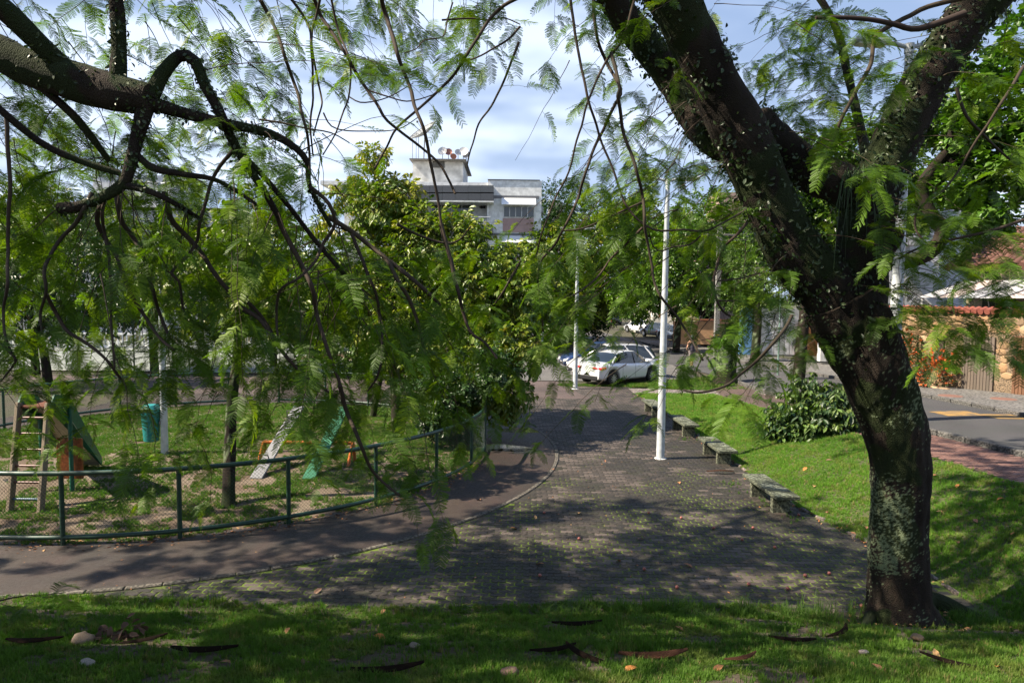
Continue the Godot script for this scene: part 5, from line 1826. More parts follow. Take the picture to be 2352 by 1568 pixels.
	for s in [-1.0, 1.0]:
		m = MB.new()
		var tl: float = style.get("tail", 0.0)
		if tl > 0:
			m.bevel(Vector3(-L / 2 + 0.09, yr - 0.3, s * Wd * 0.8), Vector3(0.14, tl, 0.16), 0.02, Color(0.3, 0.01, 0.01))
		else:
			m.bevel(Vector3(-L / 2 + 0.16, yr - 0.15, s * (Wd - 0.045)), Vector3(0.36, 0.11, 0.1), 0.03, Color(0.42, 0.012, 0.015), Basis(Vector3(0, 0, 1), 0.12))
			m.bevel(Vector3(-L / 2 + 0.03, yr - 0.16, s * Wd * 0.68), Vector3(0.08, 0.1, 0.5), 0.03, Color(0.42, 0.012, 0.015), Basis(Vector3.UP, s * 0.2))
		part("tail_light", m, mat("lamp_plastic", Color.WHITE, 0.12, {"coat": 0.6}), t)
		m = MB.new()
		m.bevel(Vector3(L / 2 - 0.13, yf - 0.12, s * Wd * 0.7), Vector3(0.22, 0.15, 0.34), 0.04, Color(0.55, 0.57, 0.58), Basis(Vector3.UP, s * 0.45))
		part("headlight", m, MT.lamp_plastic, t)
		m = MB.new()
		m.bevel(Vector3(0.66 * L - L / 2, val.call(belt, 0.66) + 0.1, s * (Wd + 0.06)), Vector3(0.1, 0.13, 0.2), 0.035)
		part("mirror", m, body, t)
		for u in [0.36, 0.56]:
			m = MB.new()
			m.bevel(Vector3(u * L - L / 2, val.call(belt, u) - 0.12, s * (Wd + 0.005)), Vector3(0.17, 0.03, 0.03), 0.01)
			part("door_handle", m, body, t)
		for u in [0.31, 0.5, 0.69]:
			m = MB.new()
			m.box(Vector3(u * L - L / 2, val.call(belt, u) - 0.33, s * (Wd * 0.998)), Vector3(0.008, 0.55, 0.006))
			part("door_gap", m, dark, t)
	m = MB.new()
	m.bevel(Vector3(-L / 2 + 0.06, 0.36, 0), Vector3(0.16, 0.2, Wd * 1.5), 0.03)
	part("rear_bumper_insert", m, dark, t)
	m = MB.new()
	m.bevel(Vector3(L / 2 - 0.05, 0.4, 0), Vector3(0.14, 0.16, Wd * 1.3), 0.03)
	part("front_grille", m, dark, t)
	m = MB.new()
	m.box(Vector3(-L / 2 - 0.008, yr - 0.26, 0), Vector3(0.012, 0.13, 0.4), Color(0.55, 0.56, 0.56))
	part("rear_plate", m, mat("plate", Color.WHITE, 0.5), t)
	m = MB.new()
	m.box(Vector3(L / 2 + 0.005, 0.42, 0), Vector3(0.012, 0.13, 0.4), Color(0.5, 0.5, 0.5))
	part("front_plate", m, MT.plate, t)
	return t

const SEDAN := {"len": 4.5, "wid": 1.74, "base": 2.62, "belt": [[0.0, 0.84], [0.03, 0.98], [0.2, 1.0], [0.5, 0.94], [0.72, 0.9], [0.9, 0.78], [0.97, 0.66], [1.0, 0.5]], "roof": [[0.13, 0.99], [0.3, 1.38], [0.42, 1.46], [0.55, 1.44], [0.76, 0.9]], "pillars": [0.17, 0.5, 0.74]}
const WAGON := {"len": 4.2, "wid": 1.76, "base": 2.55, "tail": 0.42, "rails": true, "belt": [[0.0, 0.86], [0.03, 1.0], [0.5, 0.97], [0.74, 0.95], [0.92, 0.82], [0.98, 0.7], [1.0, 0.55]], "roof": [[0.015, 1.0], [0.09, 1.5], [0.3, 1.6], [0.55, 1.58], [0.78, 0.95]], "pillars": [0.06, 0.3, 0.5, 0.76]}
const HATCH := {"len": 3.9, "wid": 1.7, "base": 2.45, "tail": 0.3, "belt": [[0.0, 0.82], [0.03, 0.97], [0.5, 0.93], [0.74, 0.9], [0.92, 0.78], [0.98, 0.66], [1.0, 0.5]], "roof": [[0.02, 0.97], [0.13, 1.4], [0.35, 1.5], [0.55, 1.46], [0.78, 0.9]], "pillars": [0.07, 0.5, 0.76]}

func make_cars() -> void:
	var white := Color(0.6, 0.61, 0.64)
	# the white sedan on the apron
	var wheel := GQ(1531, 964)
	car(wheel - Basis(Vector3.UP, deg_to_rad(40.0)) * Vector3(-1.42, 0, 0.76), deg_to_rad(40.0), "white sedan with red wrap-round tail lights, nearest the paved path", white, SEDAN)
	car(on(4.9, -33.2), deg_to_rad(188.0), "silver-white wagon with roof rails parked behind the white sedan", Color(0.6, 0.6, 0.62), WAGON)
	car(on(4.55, -36.2), deg_to_rad(187.0), "dark blue hatchback half hidden behind the white sedan", Color(0.012, 0.03, 0.10), HATCH)
	# across the street
	car(Q(1600, 824, 74.0) * Vector3(1, 0, 1) + Vector3(0, 0.01, 0), deg_to_rad(118.0), "white hatchback seen from behind up the street", white, HATCH)
	car(Q(1645, 836, 66.0) * Vector3(1, 0, 1) + Vector3(0, 0.01, 0), deg_to_rad(112.0), "dark blue-grey sedan seen from behind, between two other cars", Color(0.035, 0.045, 0.065), SEDAN)
	car(Q(1690, 845, 60.0) * Vector3(1, 0, 1) + Vector3(0, 0.01, 0), deg_to_rad(-75.0), "grey-blue sedan with its headlights facing down the street", Color(0.12, 0.14, 0.18), SEDAN)
	car(Q(1530, 803, 95.0) * Vector3(1, 0, 1), deg_to_rad(100.0), "dark wagon parked in the shade far up the street", Color(0.05, 0.055, 0.07), WAGON)

# ---------------------------------------------------------------- the walker
func person() -> void:
	var o := GQ(1729, 918)
	var t := thing("person", "person in grey cap, dark vest and patterned shorts walking up the road", "person", o, 0.25)
	var J := [   # a, b, radius a, radius b
		[Vector3(0, 0.95, 0), Vector3(0, 1.12, 0.0), 0.15, 0.145], [Vector3(0, 1.12, 0), Vector3(0, 1.33, 0), 0.145, 0.165],
		[Vector3(-0.13, 1.4, 0), Vector3(0.13, 1.4, 0), 0.085, 0.085], [Vector3(0, 1.4, 0), Vector3(0, 1.55, -0.02), 0.06, 0.055],
		[Vector3(0, 1.6, -0.02), Vector3(0, 1.66, -0.02), 0.085, 0.09],
		[Vector3(-0.2, 1.38, 0), Vector3(-0.29, 1.13, 0.02), 0.055, 0.045], [Vector3(-0.29, 1.13, 0.02), Vector3(-0.2, 0.98, -0.2), 0.043, 0.032], [Vector3(-0.2, 0.98, -0.2), Vector3(-0.17, 0.97, -0.28), 0.032, 0.03],
		[Vector3(0.2, 1.38, 0), Vector3(0.28, 1.12, 0.03), 0.055, 0.045], [Vector3(0.28, 1.12, 0.03), Vector3(0.3, 0.88, -0.06), 0.043, 0.032], [Vector3(0.3, 0.88, -0.06), Vector3(0.3, 0.79, -0.09), 0.034, 0.026],
		[Vector3(-0.09, 0.92, 0), Vector3(-0.1, 0.5, -0.02), 0.105, 0.066], [Vector3(-0.1, 0.5, -0.02), Vector3(-0.09, 0.1, 0.12), 0.06, 0.04], [Vector3(-0.09, 0.06, 0.12), Vector3(-0.09, 0.04, -0.06), 0.045, 0.04],
		[Vector3(0.09, 0.92, 0), Vector3(0.1, 0.5, -0.06), 0.105, 0.066], [Vector3(0.1, 0.5, -0.06), Vector3(0.1, 0.1, -0.1), 0.06, 0.04], [Vector3(0.1, 0.045, -0.06), Vector3(0.1, 0.04, -0.26), 0.045, 0.04],
	]
	var f := func(p: Vector3) -> float:
		var d := 1.0
		for q in J:
			var ab: Vector3 = q[1] - q[0]
			var u := clampf((p - q[0]).dot(ab) / ab.length_squared(), 0, 1)
			var w := p.distance_to(q[0] + ab * u) - lerpf(q[2], q[3], u)
			var hh := clampf(0.5 + 0.5 * (d - w) / 0.035, 0, 1)
			d = lerpf(d, w, hh) - 0.035 * hh * (1 - hh)
		return d
	var m := surface_net(f, Vector3(-0.42, -0.02, -0.4), Vector3(0.42, 1.8, 0.3), 0.024)
	for k in m.v.size():
		var p := m.v[k]
		var c := Color(0.36, 0.19, 0.125)
		if p.y > 0.9 and p.y < 1.46 and absf(p.x) < 0.165 and not (p.y > 1.38 and absf(p.x) > 0.11): c = Color(0.035, 0.028, 0.045)
		elif p.y > 0.5 and p.y <= 0.94 and absf(p.x) < 0.24: c = Color(0.26, 0.22, 0.2) if nz.get_noise_3d(p.x * 300, p.y * 300, p.z * 300) > 0 else Color(0.14, 0.12, 0.12)
		elif p.y < 0.1: c = Color(0.35, 0.34, 0.36)
		elif p.y > 1.58 and p.z > -0.09: c = Color(0.05, 0.04, 0.035)
		m.c[k] = c
	part("body", m, mat("person_skin_cloth", Color.WHITE, 0.75), t)
	m = MB.new()
	m.lathe([Vector2(0.102, 1.67), Vector2(0.1, 1.71), Vector2(0.085, 1.755), Vector2(0.05, 1.785), Vector2(0, 1.79)], 18, Transform3D(Basis(), Vector3(0, 0, -0.02)), Color(0.16, 0.17, 0.18))
	m.bevel(Vector3(0, 1.68, -0.15), Vector3(0.14, 0.015, 0.1), 0.005, Color(0.16, 0.17, 0.18))
	part("cap", m, mat("cloth", Color.WHITE, 0.9), t)

func surface_net(f: Callable, lo: Vector3, hi: Vector3, cell: float) -> MB:
	var n := Vector3i(((hi - lo) / cell).ceil())
	var val := PackedFloat32Array()
	val.resize((n.x + 1) * (n.y + 1) * (n.z + 1))
	var id := func(x: int, y: int, z: int) -> int: return (z * (n.y + 1) + y) * (n.x + 1) + x
	for z in n.z + 1:
		for y in n.y + 1:
			for x in n.x + 1:
				val[(z * (n.y + 1) + y) * (n.x + 1) + x] = f.call(lo + Vector3(x, y, z) * cell)
	var at := {}
	var m := MB.new()
	for z in n.z:
		for y in n.y:
			for x in n.x:
				var s := Vector3.ZERO
				var c := 0
				for e in [[0, 0, 0, 1, 0, 0], [0, 1, 0, 1, 1, 0], [0, 0, 1, 1, 0, 1], [0, 1, 1, 1, 1, 1], [0, 0, 0, 0, 1, 0], [1, 0, 0, 1, 1, 0], [0, 0, 1, 0, 1, 1], [1, 0, 1, 1, 1, 1], [0, 0, 0, 0, 0, 1], [1, 0, 0, 1, 0, 1], [0, 1, 0, 0, 1, 1], [1, 1, 0, 1, 1, 1]]:
					var a := val[id.call(x + e[0], y + e[1], z + e[2])]
					var b := val[id.call(x + e[3], y + e[4], z + e[5])]
					if (a < 0) != (b < 0):
						var u := a / (a - b)
						s += Vector3(e[0], e[1], e[2]).lerp(Vector3(e[3], e[4], e[5]), u)
						c += 1
				if c:
					at[Vector3i(x, y, z)] = m.v.size()
					var p := lo + (Vector3(x, y, z) + s / c) * cell
					var h := 0.01
					m.v.push_back(p)
					m.n.push_back(Vector3(f.call(p + Vector3(h, 0, 0)) - f.call(p - Vector3(h, 0, 0)), f.call(p + Vector3(0, h, 0)) - f.call(p - Vector3(0, h, 0)), f.call(p + Vector3(0, 0, h)) - f.call(p - Vector3(0, 0, h))).normalized())
					m.c.push_back(Color.WHITE)
	for z in range(1, n.z):
		for y in range(1, n.y):
			for x in range(1, n.x):
				var a := val[id.call(x, y, z)]
				for ax in 3:
					var q := Vector3i(x, y, z)
					var w := q
					w[ax] += 1
					var b := val[id.call(w.x, w.y, w.z)]
					if (a < 0) == (b < 0): continue
					var u := Vector3i.ZERO
					var v := Vector3i.ZERO
					u[(ax + 1) % 3] = 1
					v[(ax + 2) % 3] = 1
					if at.has(q) and at.has(q - u) and at.has(q - u - v) and at.has(q - v):
						m.ring_face(at[q], at[q - u], at[q - u - v], at[q - v])
	return m

# ---------------------------------------------------------------- houses
func slab(called: String, x0: float, y0: float, x1: float, y1: float, d: float, deep: float, col: Color, m: Material, parent: Node3D, under: Node = null) -> MeshInstance3D:
	# a block whose front covers that rectangle of the photograph at distance d
	var a := Q(x0, y0, d)
	var b := Q(x1, y1, d)
	var mb := MB.new()
	var s := Vector3(absf(b.x - a.x), absf(a.y - b.y), deep)
	var c := Vector3((a.x + b.x) / 2, (a.y + b.y) / 2, -d - deep / 2) - (parent.position if parent else Vector3.ZERO)
	mb.box(c, s, col)
	return part(called, mb, m, under if under else parent)

func win(x0: float, y0: float, x1: float, y1: float, d: float, panes: int, parent: Node3D, frame := Color(0.6, 0.6, 0.6)) -> void:
	# a window set into the wall: dark room behind, panes, frame bars, sill
	var wm := mat("window_frame", Color.WHITE, 0.5)
	var fr := slab("window", x0, y0, x1, y1, d - 0.02, 0.06, Color(0.02, 0.02, 0.022), mat("window_room", Color.WHITE, 0.7), parent)
	for k in panes:
		var a := lerpf(x0, x1, float(k) / panes)
		var b := lerpf(x0, x1, float(k + 1) / panes)
		slab("pane", a + 0.6, y0 + 0.6, b - 0.6, y1 - 0.6, d - 0.05, 0.02, Color(0.05, 0.055, 0.06), mat("pane", Color.WHITE, 0.08, {"spec": 0.6}), parent, fr)
		slab("frame_bar", a - 0.5, y0, a + 0.7, y1, d - 0.08, 0.05, frame, wm, parent, fr)
	for y in [y0, y1]:
		slab("frame_rail", x0 - 0.6, y - 0.7, x1 + 0.6, y + 0.7, d - 0.09, 0.06, frame, wm, parent, fr)

func apartment_block() -> void:
	var d := 54.0
	var o := Q(1150, 700, d)
	o.y = 0
	var t := thing("apartment_block", "white apartment block with grey granite band and rooftop dishes", "building", o)
	var w := mat("white_wall", Color.WHITE, 0.85, {"tex": T.faint, "scale": 0.35})
	var white := Color(0.74, 0.74, 0.72)
	var gr := mat("granite", Color.WHITE, 0.45, {"tex": T.grain, "scale": 1.5})
	slab("wall", 1221, 450, 1348, 880, d, 11, white, w, t)
	slab("wall", 860, 503, 1220.5, 880, d + 1.2, 10, white * 0.95, w, t)
	slab("parapet", 800, 451, 1220, 466, d + 0.3, 9, white, w, t)
	slab("cap", 1219, 447.5, 1350, 450, d - 0.08, 11.2, Color(0.12, 0.12, 0.12), w, t)
	# granite slabs of the band, joint by joint
	for r in [[463, 480.5], [483, 501]]:
		for k in 12:
			var a := 850.0 + k * 32.0
			slab("granite_slab", a + 0.3, r[0], a + 31.7, r[1], d - 0.9, 1.2, Color(0.115, 0.12, 0.13) * rnd(0.9, 1.12), gr, t)
	slab("band_groove", 850, 480, 1233, 484, d - 0.75, 1.0, Color(0.03, 0.03, 0.03), gr, t)
	slab("soffit", 850, 500.6, 1234, 502, d - 0.9, 2.2, white, w, t)
	slab("wall_band", 1222, 488, 1347.5, 497, d - 0.03, 0.2, Color(0.2, 0.2, 0.21), gr, t)
	# veranda
	win(1078, 510, 1180, 548, d + 1.15, 4, t)
	slab("blind_box", 1070, 502.5, 1182, 507, d + 0.9, 0.2, Color(0.14, 0.1, 0.08), w, t)
	slab("column", 1217.8, 503, 1221, 600, d - 0.2, 0.3, white, w, t)
	slab("balcony_floor", 1000, 562, 1232, 582, d - 0.8, 2.0, Color(0.12, 0.125, 0.13), gr, t)
	slab("balcony_floor", 1000, 660, 1232, 682, d - 0.8, 2.0, Color(0.12, 0.125, 0.13), gr, t)
	slab("balcony_rail", 1105, 539.5, 1226, 543, d - 0.75, 0.12, white * 1.1, w, t)
	slab("balcony_kerb", 1105, 558, 1226, 561.5, d - 0.75, 0.12, white, w, t)
	for k in 31:
		slab("baluster", 1106 + k * 3.95, 543, 1107 + k * 3.95, 558, d - 0.72, 0.03, Color(0.4, 0.4, 0.42), w, t)
	# ornament on the veranda wall
	var fish := MB.new()
	var fo := Q(1206, 518, d + 1.15) - t.position
	fish.prism([fo + Vector3(-0.28, 0, 0), fo + Vector3(-0.1, 0.13, 0), fo + Vector3(0.1, 0.06, 0), fo + Vector3(0.26, 0.14, 0), fo + Vector3(0.24, -0.12, 0), fo + Vector3(0.1, -0.05, 0), fo + Vector3(-0.1, -0.12, 0)], Vector3(0, 0, 0.06), Color(0.04, 0.035, 0.03))
	part("wall_ornament", fish, w, t)
	# right block windows with awnings and pink tile panels
	for y in [0.0, 94.0, 188.0]:
		win(1259, 517 + y, 1334, 542 + y, d, 5, t)
		for r in 2:
			for k in 6:
				slab("wall_tile", 1257 + k * 12.9, 545 + y + r * 18, 1269.6 + k * 12.9, 562.6 + y + r * 18, d - 0.04, 0.1, Color(0.34, 0.22, 0.2) * rnd(0.93, 1.06), mat("tile", Color.WHITE, 0.5), t)
		slab("wall_band", 1222, 582 + y, 1347.5, 590 + y, d - 0.03, 0.2, Color(0.2, 0.2, 0.21), gr, t)
		var aw := MB.new()
		var a := Q(1254, 494 + y, d) - t.position
		var b := Q(1339, 517 + y, d) - t.position
		aw.prism([Vector3(a.x, a.y, a.z), Vector3(a.x, b.y + 0.1, a.z + 0.75), Vector3(a.x, b.y + 0.06, a.z + 0.75), Vector3(a.x, a.y - 0.05, a.z)], Vector3(b.x - a.x, 0, 0), Color(0.66, 0.67, 0.68))
		part("awning", aw, mat("awning_sheet", Color.WHITE, 0.5), t)
	# air conditioner on the flank
	slab("air_conditioner", 1349, 516, 1358, 530, d + 2, 0.7, Color(0.4, 0.4, 0.4), w, t)
	# rooftop tank room
	var pent := slab("tank_room", 1031, 400, 1157, 456, d + 3, 6, white * 0.93, mat("stained_wall", Color.WHITE, 0.85, {"tex": T.soft, "scale": 0.12}), t)
	slab("tank_roof", 1023, 395.5, 1165, 400, d + 2.2, 7.6, Color(0.12, 0.11, 0.1), w, t, pent)
	for k in 5:
		slab("louvre", 1082, 405 + k * 3, 1110, 407.4 + k * 3, d + 2.93, 0.1, Color(0.16, 0.16, 0.15), w, t, pent)
	slab("vent", 1081, 403.5, 1111, 419.5, d + 2.96, 0.1, Color(0.02, 0.02, 0.02), w, t, pent)
	# mesh dish and small dishes
	var metal := mat("dish_metal", Color.WHITE, 0.5, {"metal": 0.3})
	var dish := thing("satellite_dish", "large tilted mesh satellite dish on the tank room roof", "dish", Q(1062, 396, d + 4))
	var n := Vector3(-0.5, 0.78, 0.38).normalized()
	var c := Q(1062, 335, d + 4) - dish.position
	var u := n.cross(Vector3(0, 0, 1)).normalized()
	var v := n.cross(u)
	for k in 16:
		var a := TAU * k / 16.0
		var e := u * cos(a) + v * sin(a)
		var rb := MB.new()
		var line := PackedVector3Array()
		var rad := PackedFloat32Array()
		for j in 6:
			var r := 1.25 * j / 5.0
			line.push_back(c + e * r + n * 0.25 * r * r); rad.push_back(0.018)
		rb.tube(line, rad, 4, Color(0.3, 0.31, 0.32), false)
		part("rib", rb, metal, dish)
	for j in [0.3, 0.55, 0.8, 1.03, 1.25]:
		var rg := MB.new()
		var line := PackedVector3Array()
		var rad := PackedFloat32Array()
		for k in 25:
			var a := TAU * k / 24.0
			line.push_back(c + (u * cos(a) + v * sin(a)) * j + n * 0.25 * j * j); rad.push_back(0.02 if j < 1.2 else 0.04)
		rg.tube(line, rad, 4, Color(0.3, 0.31, 0.32), false)
		part("hoop", rg, metal, dish)
	var net := MB.new()
	for k in 60:      # the wire cloth, as fine strips
		var y := -1.22 + 2.44 * k / 59.0
		var half := sqrt(maxf(0.0, 1.5 - y * y))
		for q in [[u, v], [v, u]]:
			var line := PackedVector3Array()
			var rad := PackedFloat32Array()
			for j in 7:
				var x := lerpf(-half, half, j / 6.0)
				line.push_back(c + q[0] * x + q[1] * y + n * 0.25 * (x * x + y * y)); rad.push_back(0.011)
			net.tube(line, rad, 3, Color(0.34, 0.35, 0.36), false)
	tag(part("wire_cloth", net, metal, dish), "", "", "", "stuff")
	var mast := MB.new()
	mast.rod(Vector3(-0.1, -0.05, 0), c, 0.05, 8, Color(0.2, 0.2, 0.2))
	part("mast", mast, metal, dish)
	mast = MB.new()
	mast.rod(c, c + n * 1.1, 0.02, 6, Color(0.25, 0.25, 0.25))
	mast.bevel(c + n * 1.15, Vector3(0.16, 0.16, 0.16), 0.02, Color(0.1, 0.1, 0.1))
	part("feed_arm", mast, metal, dish)
	for q in [[1031, 338], [1040, 330], [1046, 345]]:
		var pole := MB.new()
		var a := Q(q[0], 397, d + 4)
		pole.rod(Vector3(0, -0.05, 0), Vector3(0, (397 - q[1]) * 58.0 / 1707.0, 0), 0.022, 6, Color(0.15, 0.15, 0.15))
		tag(part("antenna_pole", pole, metal, null, Transform3D(Basis(), a)), "thin bare antenna pole beside the large mesh dish", "pole", "antenna poles")
	for q in [[1106, 379, 0.24, "white", Color(0.5, 0.49, 0.48), "leftmost white"], [1121, 381, 0.2, "rust", Color(0.3, 0.12, 0.08), "rusty red, second"], [1133, 392, 0.17, "rust", Color(0.4, 0.16, 0.09), "low rusty"], [1145, 382, 0.18, "white", Color(0.5, 0.48, 0.46), "small pale"], [1158, 380, 0.25, "white", Color(0.52, 0.51, 0.5), "big pale"], [1166, 388, 0.2, "white", Color(0.5, 0.46, 0.44), "end-most pale"]]:
		var a := Q(q[0], 397, d + 3.6)
		var dt := thing("small_dish", "%s of the small dishes on the tank room roof" % q[5], "dish", a, 0.0, "small rooftop dishes")
		var sm := MB.new()
		var hh: float = (397.0 - q[1]) * 57.6 / 1707.0
		var prof := []
		for j in 6: prof.append(Vector2(q[2] * 1.6 * j / 5.0, 0.09 * (j / 5.0) * (j / 5.0)))
		sm.lathe(prof, 18, Transform3D(Basis(Vector3(1, 0, 0), 1.2) * Basis(Vector3(0, 0, 1), rnd(-0.3, 0.3)), Vector3(0, hh, 0)), q[4])
		part("bowl", sm, metal, dt)
		sm = MB.new()
		sm.rod(Vector3(0, -0.05, 0), Vector3(0, hh, -0.03), 0.025, 6, Color(0.1, 0.1, 0.1))
		part("mast", sm, metal, dt)
	# a lower neighbour glimpsed through the left trees
	var nb := thing("low_building", "pale grey flat-roofed building with railings behind the left trees", "building", Q(330, 600, 62.0) * Vector3(1, 0, 1))
	slab("wall", -60, 520, 560, 880, 62.0, 9, Color(0.42, 0.43, 0.44), w, nb)
	slab("roof_wall", 230, 436, 430, 520, 62.5, 6, Color(0.5, 0.51, 0.53), w, nb)
	slab("roof_edge", -70, 512, 570, 520, 61.6, 10, Color(0.55, 0.55, 0.55), w, nb)
	for k in 30: slab("railing_bar", 232 + k * 6.6, 424, 233.4 + k * 6.6, 436, 62.4, 0.05, Color(0.4, 0.4, 0.42), w, nb)
	for k in 6: win(20 + k * 88, 560, 70 + k * 88, 600, 62.0, 3, nb)
	var tarp := thing("blue_awning", "bright blue awning glimpsed between the trees beyond the court", "awning", Q(620, 690, 47.0))
	var tb := MB.new()
	for k in 3:
		tb.prism([Vector3(-2.6 + k * 2.6, 0.25, 0), Vector3(-2.6 + k * 2.6, -0.2, 1.2), Vector3(-2.6 + k * 2.6, -0.24, 1.2), Vector3(-2.6 + k * 2.6, 0.2, 0)], Vector3(2.5, 0, 0), Color(0.02, 0.16, 0.5))
	part("sheet", tb, MT.awning_sheet, tarp)
	for x in [-2.5, 5.0]:
		tb = MB.new()
		tb.rod(Vector3(x, -tarp.position.y, 1.1), Vector3(x, -0.2, 1.1), 0.04, 8, Color(0.3, 0.3, 0.3))
		part("post", tb, metal, tarp)

var stone_wall: Node3D
func street_side() -> void:
	# ---- stone wall with tile coping
	var a := GQ(2185, 935)
	var b := GQ(2560, 974)
	a = Vector3(15.6, 0, -29.2); b = Vector3(18.6, 0, -22.0)
	a.y = H(a.x, a.z); b.y = H(b.x, b.z)
	var dir := b - a
	var len_ := dir.length()
	var yaw := atan2(-dir.z, dir.x)
	var t := thing("stone_wall", "golden stone boundary wall with red tile coping across the street", "wall", a, yaw)
	stone_wall = t
	# local frame: x along the wall, z towards the street
	var hgt := 3.05
	var core := MB.new()
	core.box(Vector3(len_ * 0.5, hgt * 0.5 - 0.2, -0.2), Vector3(len_, hgt + 0.4, 0.36), Color(0.3, 0.21, 0.13))
	part("mortar_core", core, MT.concrete, t)
	var stone_m := []
	for k in 5: stone_m.append(mat("stone_%d" % k, [lin(0.46, 0.30, 0.16), lin(0.40, 0.25, 0.13), lin(0.52, 0.36, 0.21), lin(0.33, 0.22, 0.13), lin(0.48, 0.28, 0.14)][k], 0.85, {"tex": T.grain, "bump": T.bump, "depth": 1.2, "scale": 1.2}))
	var openings := [[2.7, 3.05, 0.8, 2.0], [3.8, 4.95, 0.0, 2.2], [5.6, 7.1, 0.0, 2.3]]
	var y := 0.0
	var made := 0
	while y < hgt - 0.05:
		var h := minf(rnd(0.2, 0.34), hgt - y)
		var x := 0.0
		while x < len_:
			var w := rnd(0.22, 0.5)
			var skip := false
			for q in openings:
				if x + w > q[0] and x < q[1] and y + h > q[2] and y < q[3]: skip = true
			if not skip and made < 300:
				var mb := MB.new()
				var pts := []
				var nn := 7
				for k in nn:
					var an := TAU * k / nn + rnd(-0.15, 0.15)
					pts.append(Vector3(x + w * 0.5 + cos(an) * w * 0.66 * rnd(0.86, 1.05), y + h * 0.5 + sin(an) * h * 0.66 * rnd(0.86, 1.05), 0))
				var mid := Vector3(x + w * 0.5, y + h * 0.5, rnd(0.035, 0.06))
				for k in nn:
					var p0: Vector3 = pts[k]
					var p1: Vector3 = pts[(k + 1) % nn]
					var q0 := p0.lerp(mid, 0.25); q0.z = 0.03
					var q1 := p1.lerp(mid, 0.25); q1.z = 0.03
					mb.outq(p0, p1, q1, q0, Vector3(mid.x, mid.y, -1), Color.WHITE)
					mb.outq(q0, q1, mid, mid, Vector3(mid.x, mid.y, -1), Color.WHITE)
				part("stone", mb, stone_m[rng.randi() % 5], t, Transform3D(Basis(), Vector3(0, 0, -0.015)))
				made += 1
			x += w + 0.015
		y += h + 0.012
	for k in int(len_ / 0.24):
		var tl := MB.new()
		tl.tube(PackedVector3Array([Vector3(k * 0.24 + 0.1, hgt + 0.16, -0.2), Vector3(k * 0.24 + 0.1, hgt + 0.06, 0.14)]), PackedFloat32Array([0.1, 0.11]), 8, Color(0.36, 0.10, 0.065) * rnd(0.8, 1.15))
		part("roof_tile", tl, mat("clay_tile", Color.WHITE, 0.8, {"tex": T.grain, "scale": 2.0}), t)
	var oak := mat("slat_wood", Color.WHITE, 0.75, {"tex": T.grain, "bump": T.fine, "depth": 0.5, "scale3": Vector3(5, 0.6, 5)})
	for q in [[3.8, 4.95, 2.2, Color(0.17, 0.13, 0.10), "garage_door"], [5.6, 7.1, 2.3, Color(0.22, 0.10, 0.05), "garage_door"], [2.7, 3.05, 2.0, Color(0.10, 0.06, 0.045), "narrow_door"]]:
		var door := Node3D.new()
		door.name = q[4]
		t.add_child(door, true)
		var nb := maxi(2, int((q[1] - q[0]) / 0.11))
		for k in nb:
			var mb := MB.new()
			var x := lerpf(q[0], q[1], (k + 0.5) / nb)
			var low: float = 0.8 if q[4] == "narrow_door" else -0.1
			mb.bevel(Vector3(x, (q[2] + low) * 0.5, 0.03), Vector3((q[1] - q[0]) / nb - 0.012, q[2] - low, 0.05), 0.008, q[3] * rnd(0.85, 1.15))
			part("board", mb, oak, door)
	# raised planter at the foot of the wall
	var pl := thing("stone_planter", "low stone planter under the orange flowers", "planter", t.to_global(Vector3(2.2, 0, 0.6)), yaw)
	for k in 9:
		var mb := MB.new()
		mb.bevel(Vector3(-1.8 + k * 0.42, 0.1, 0.3), Vector3(0.4, 0.3, 0.22), 0.05, Color.WHITE, Basis(Vector3.UP, rnd(-0.1, 0.1)))
		part("stone", mb, stone_m[k % 5], pl)
	# ---- house behind the wall
	var wall := mat("white_wall", Color.WHITE, 0.85)
	var clay: Material = MT.clay_tile
	var hs := thing("tiled_house", "cream house with brown-red tile roof behind the stone wall", "house", t.to_global(Vector3(5.2, 0, -5.0)), yaw)
	var m := MB.new()
	m.box(Vector3(0.5, 2.4, -1.5), Vector3(8.5, 5.2, 6), Color(0.5, 0.4, 0.28))
	part("wall", m, wall, hs)
	for k in 30:
		for s in 2:
			m = MB.new()
			var x := -4.3 + k * 0.33
			m.tube(PackedVector3Array([Vector3(x, 6.7, -1.5), Vector3(x, 4.9, 2.0 if s == 0 else -5.0)]), PackedFloat32Array([0.15, 0.17]), 6, Color(0.17, 0.075, 0.05) * rnd(0.75, 1.2))
			if s == 0 or k % 2 == 0: part("roof_tile_row", m, clay, hs)
	m = MB.new()
	m.prism([Vector3(-4.3, 4.95, 1.6), Vector3(-4.3, 6.6, -1.5), Vector3(-4.3, 4.95, -4.6)], Vector3(9.6, 0, 0), Color(0.2, 0.09, 0.06))
	part("roof_deck", m, clay, hs)
	for k in 3:
		m = MB.new()
		m.box(Vector3(-2.4 + k * 2.6, 3.7, 1.52), Vector3(1.3, 1.2, 0.06), Color(0.03, 0.03, 0.035))
		part("window", m, mat("pane", Color.WHITE, 0.08, {"spec": 0.6}), hs)
	# sheet canopies in front of it
	var cp := thing("sheet_canopy", "weathered grey and pinkish sheet canopy above the stone wall", "canopy", t.to_global(Vector3(4.6, 0, -0.9)), yaw)
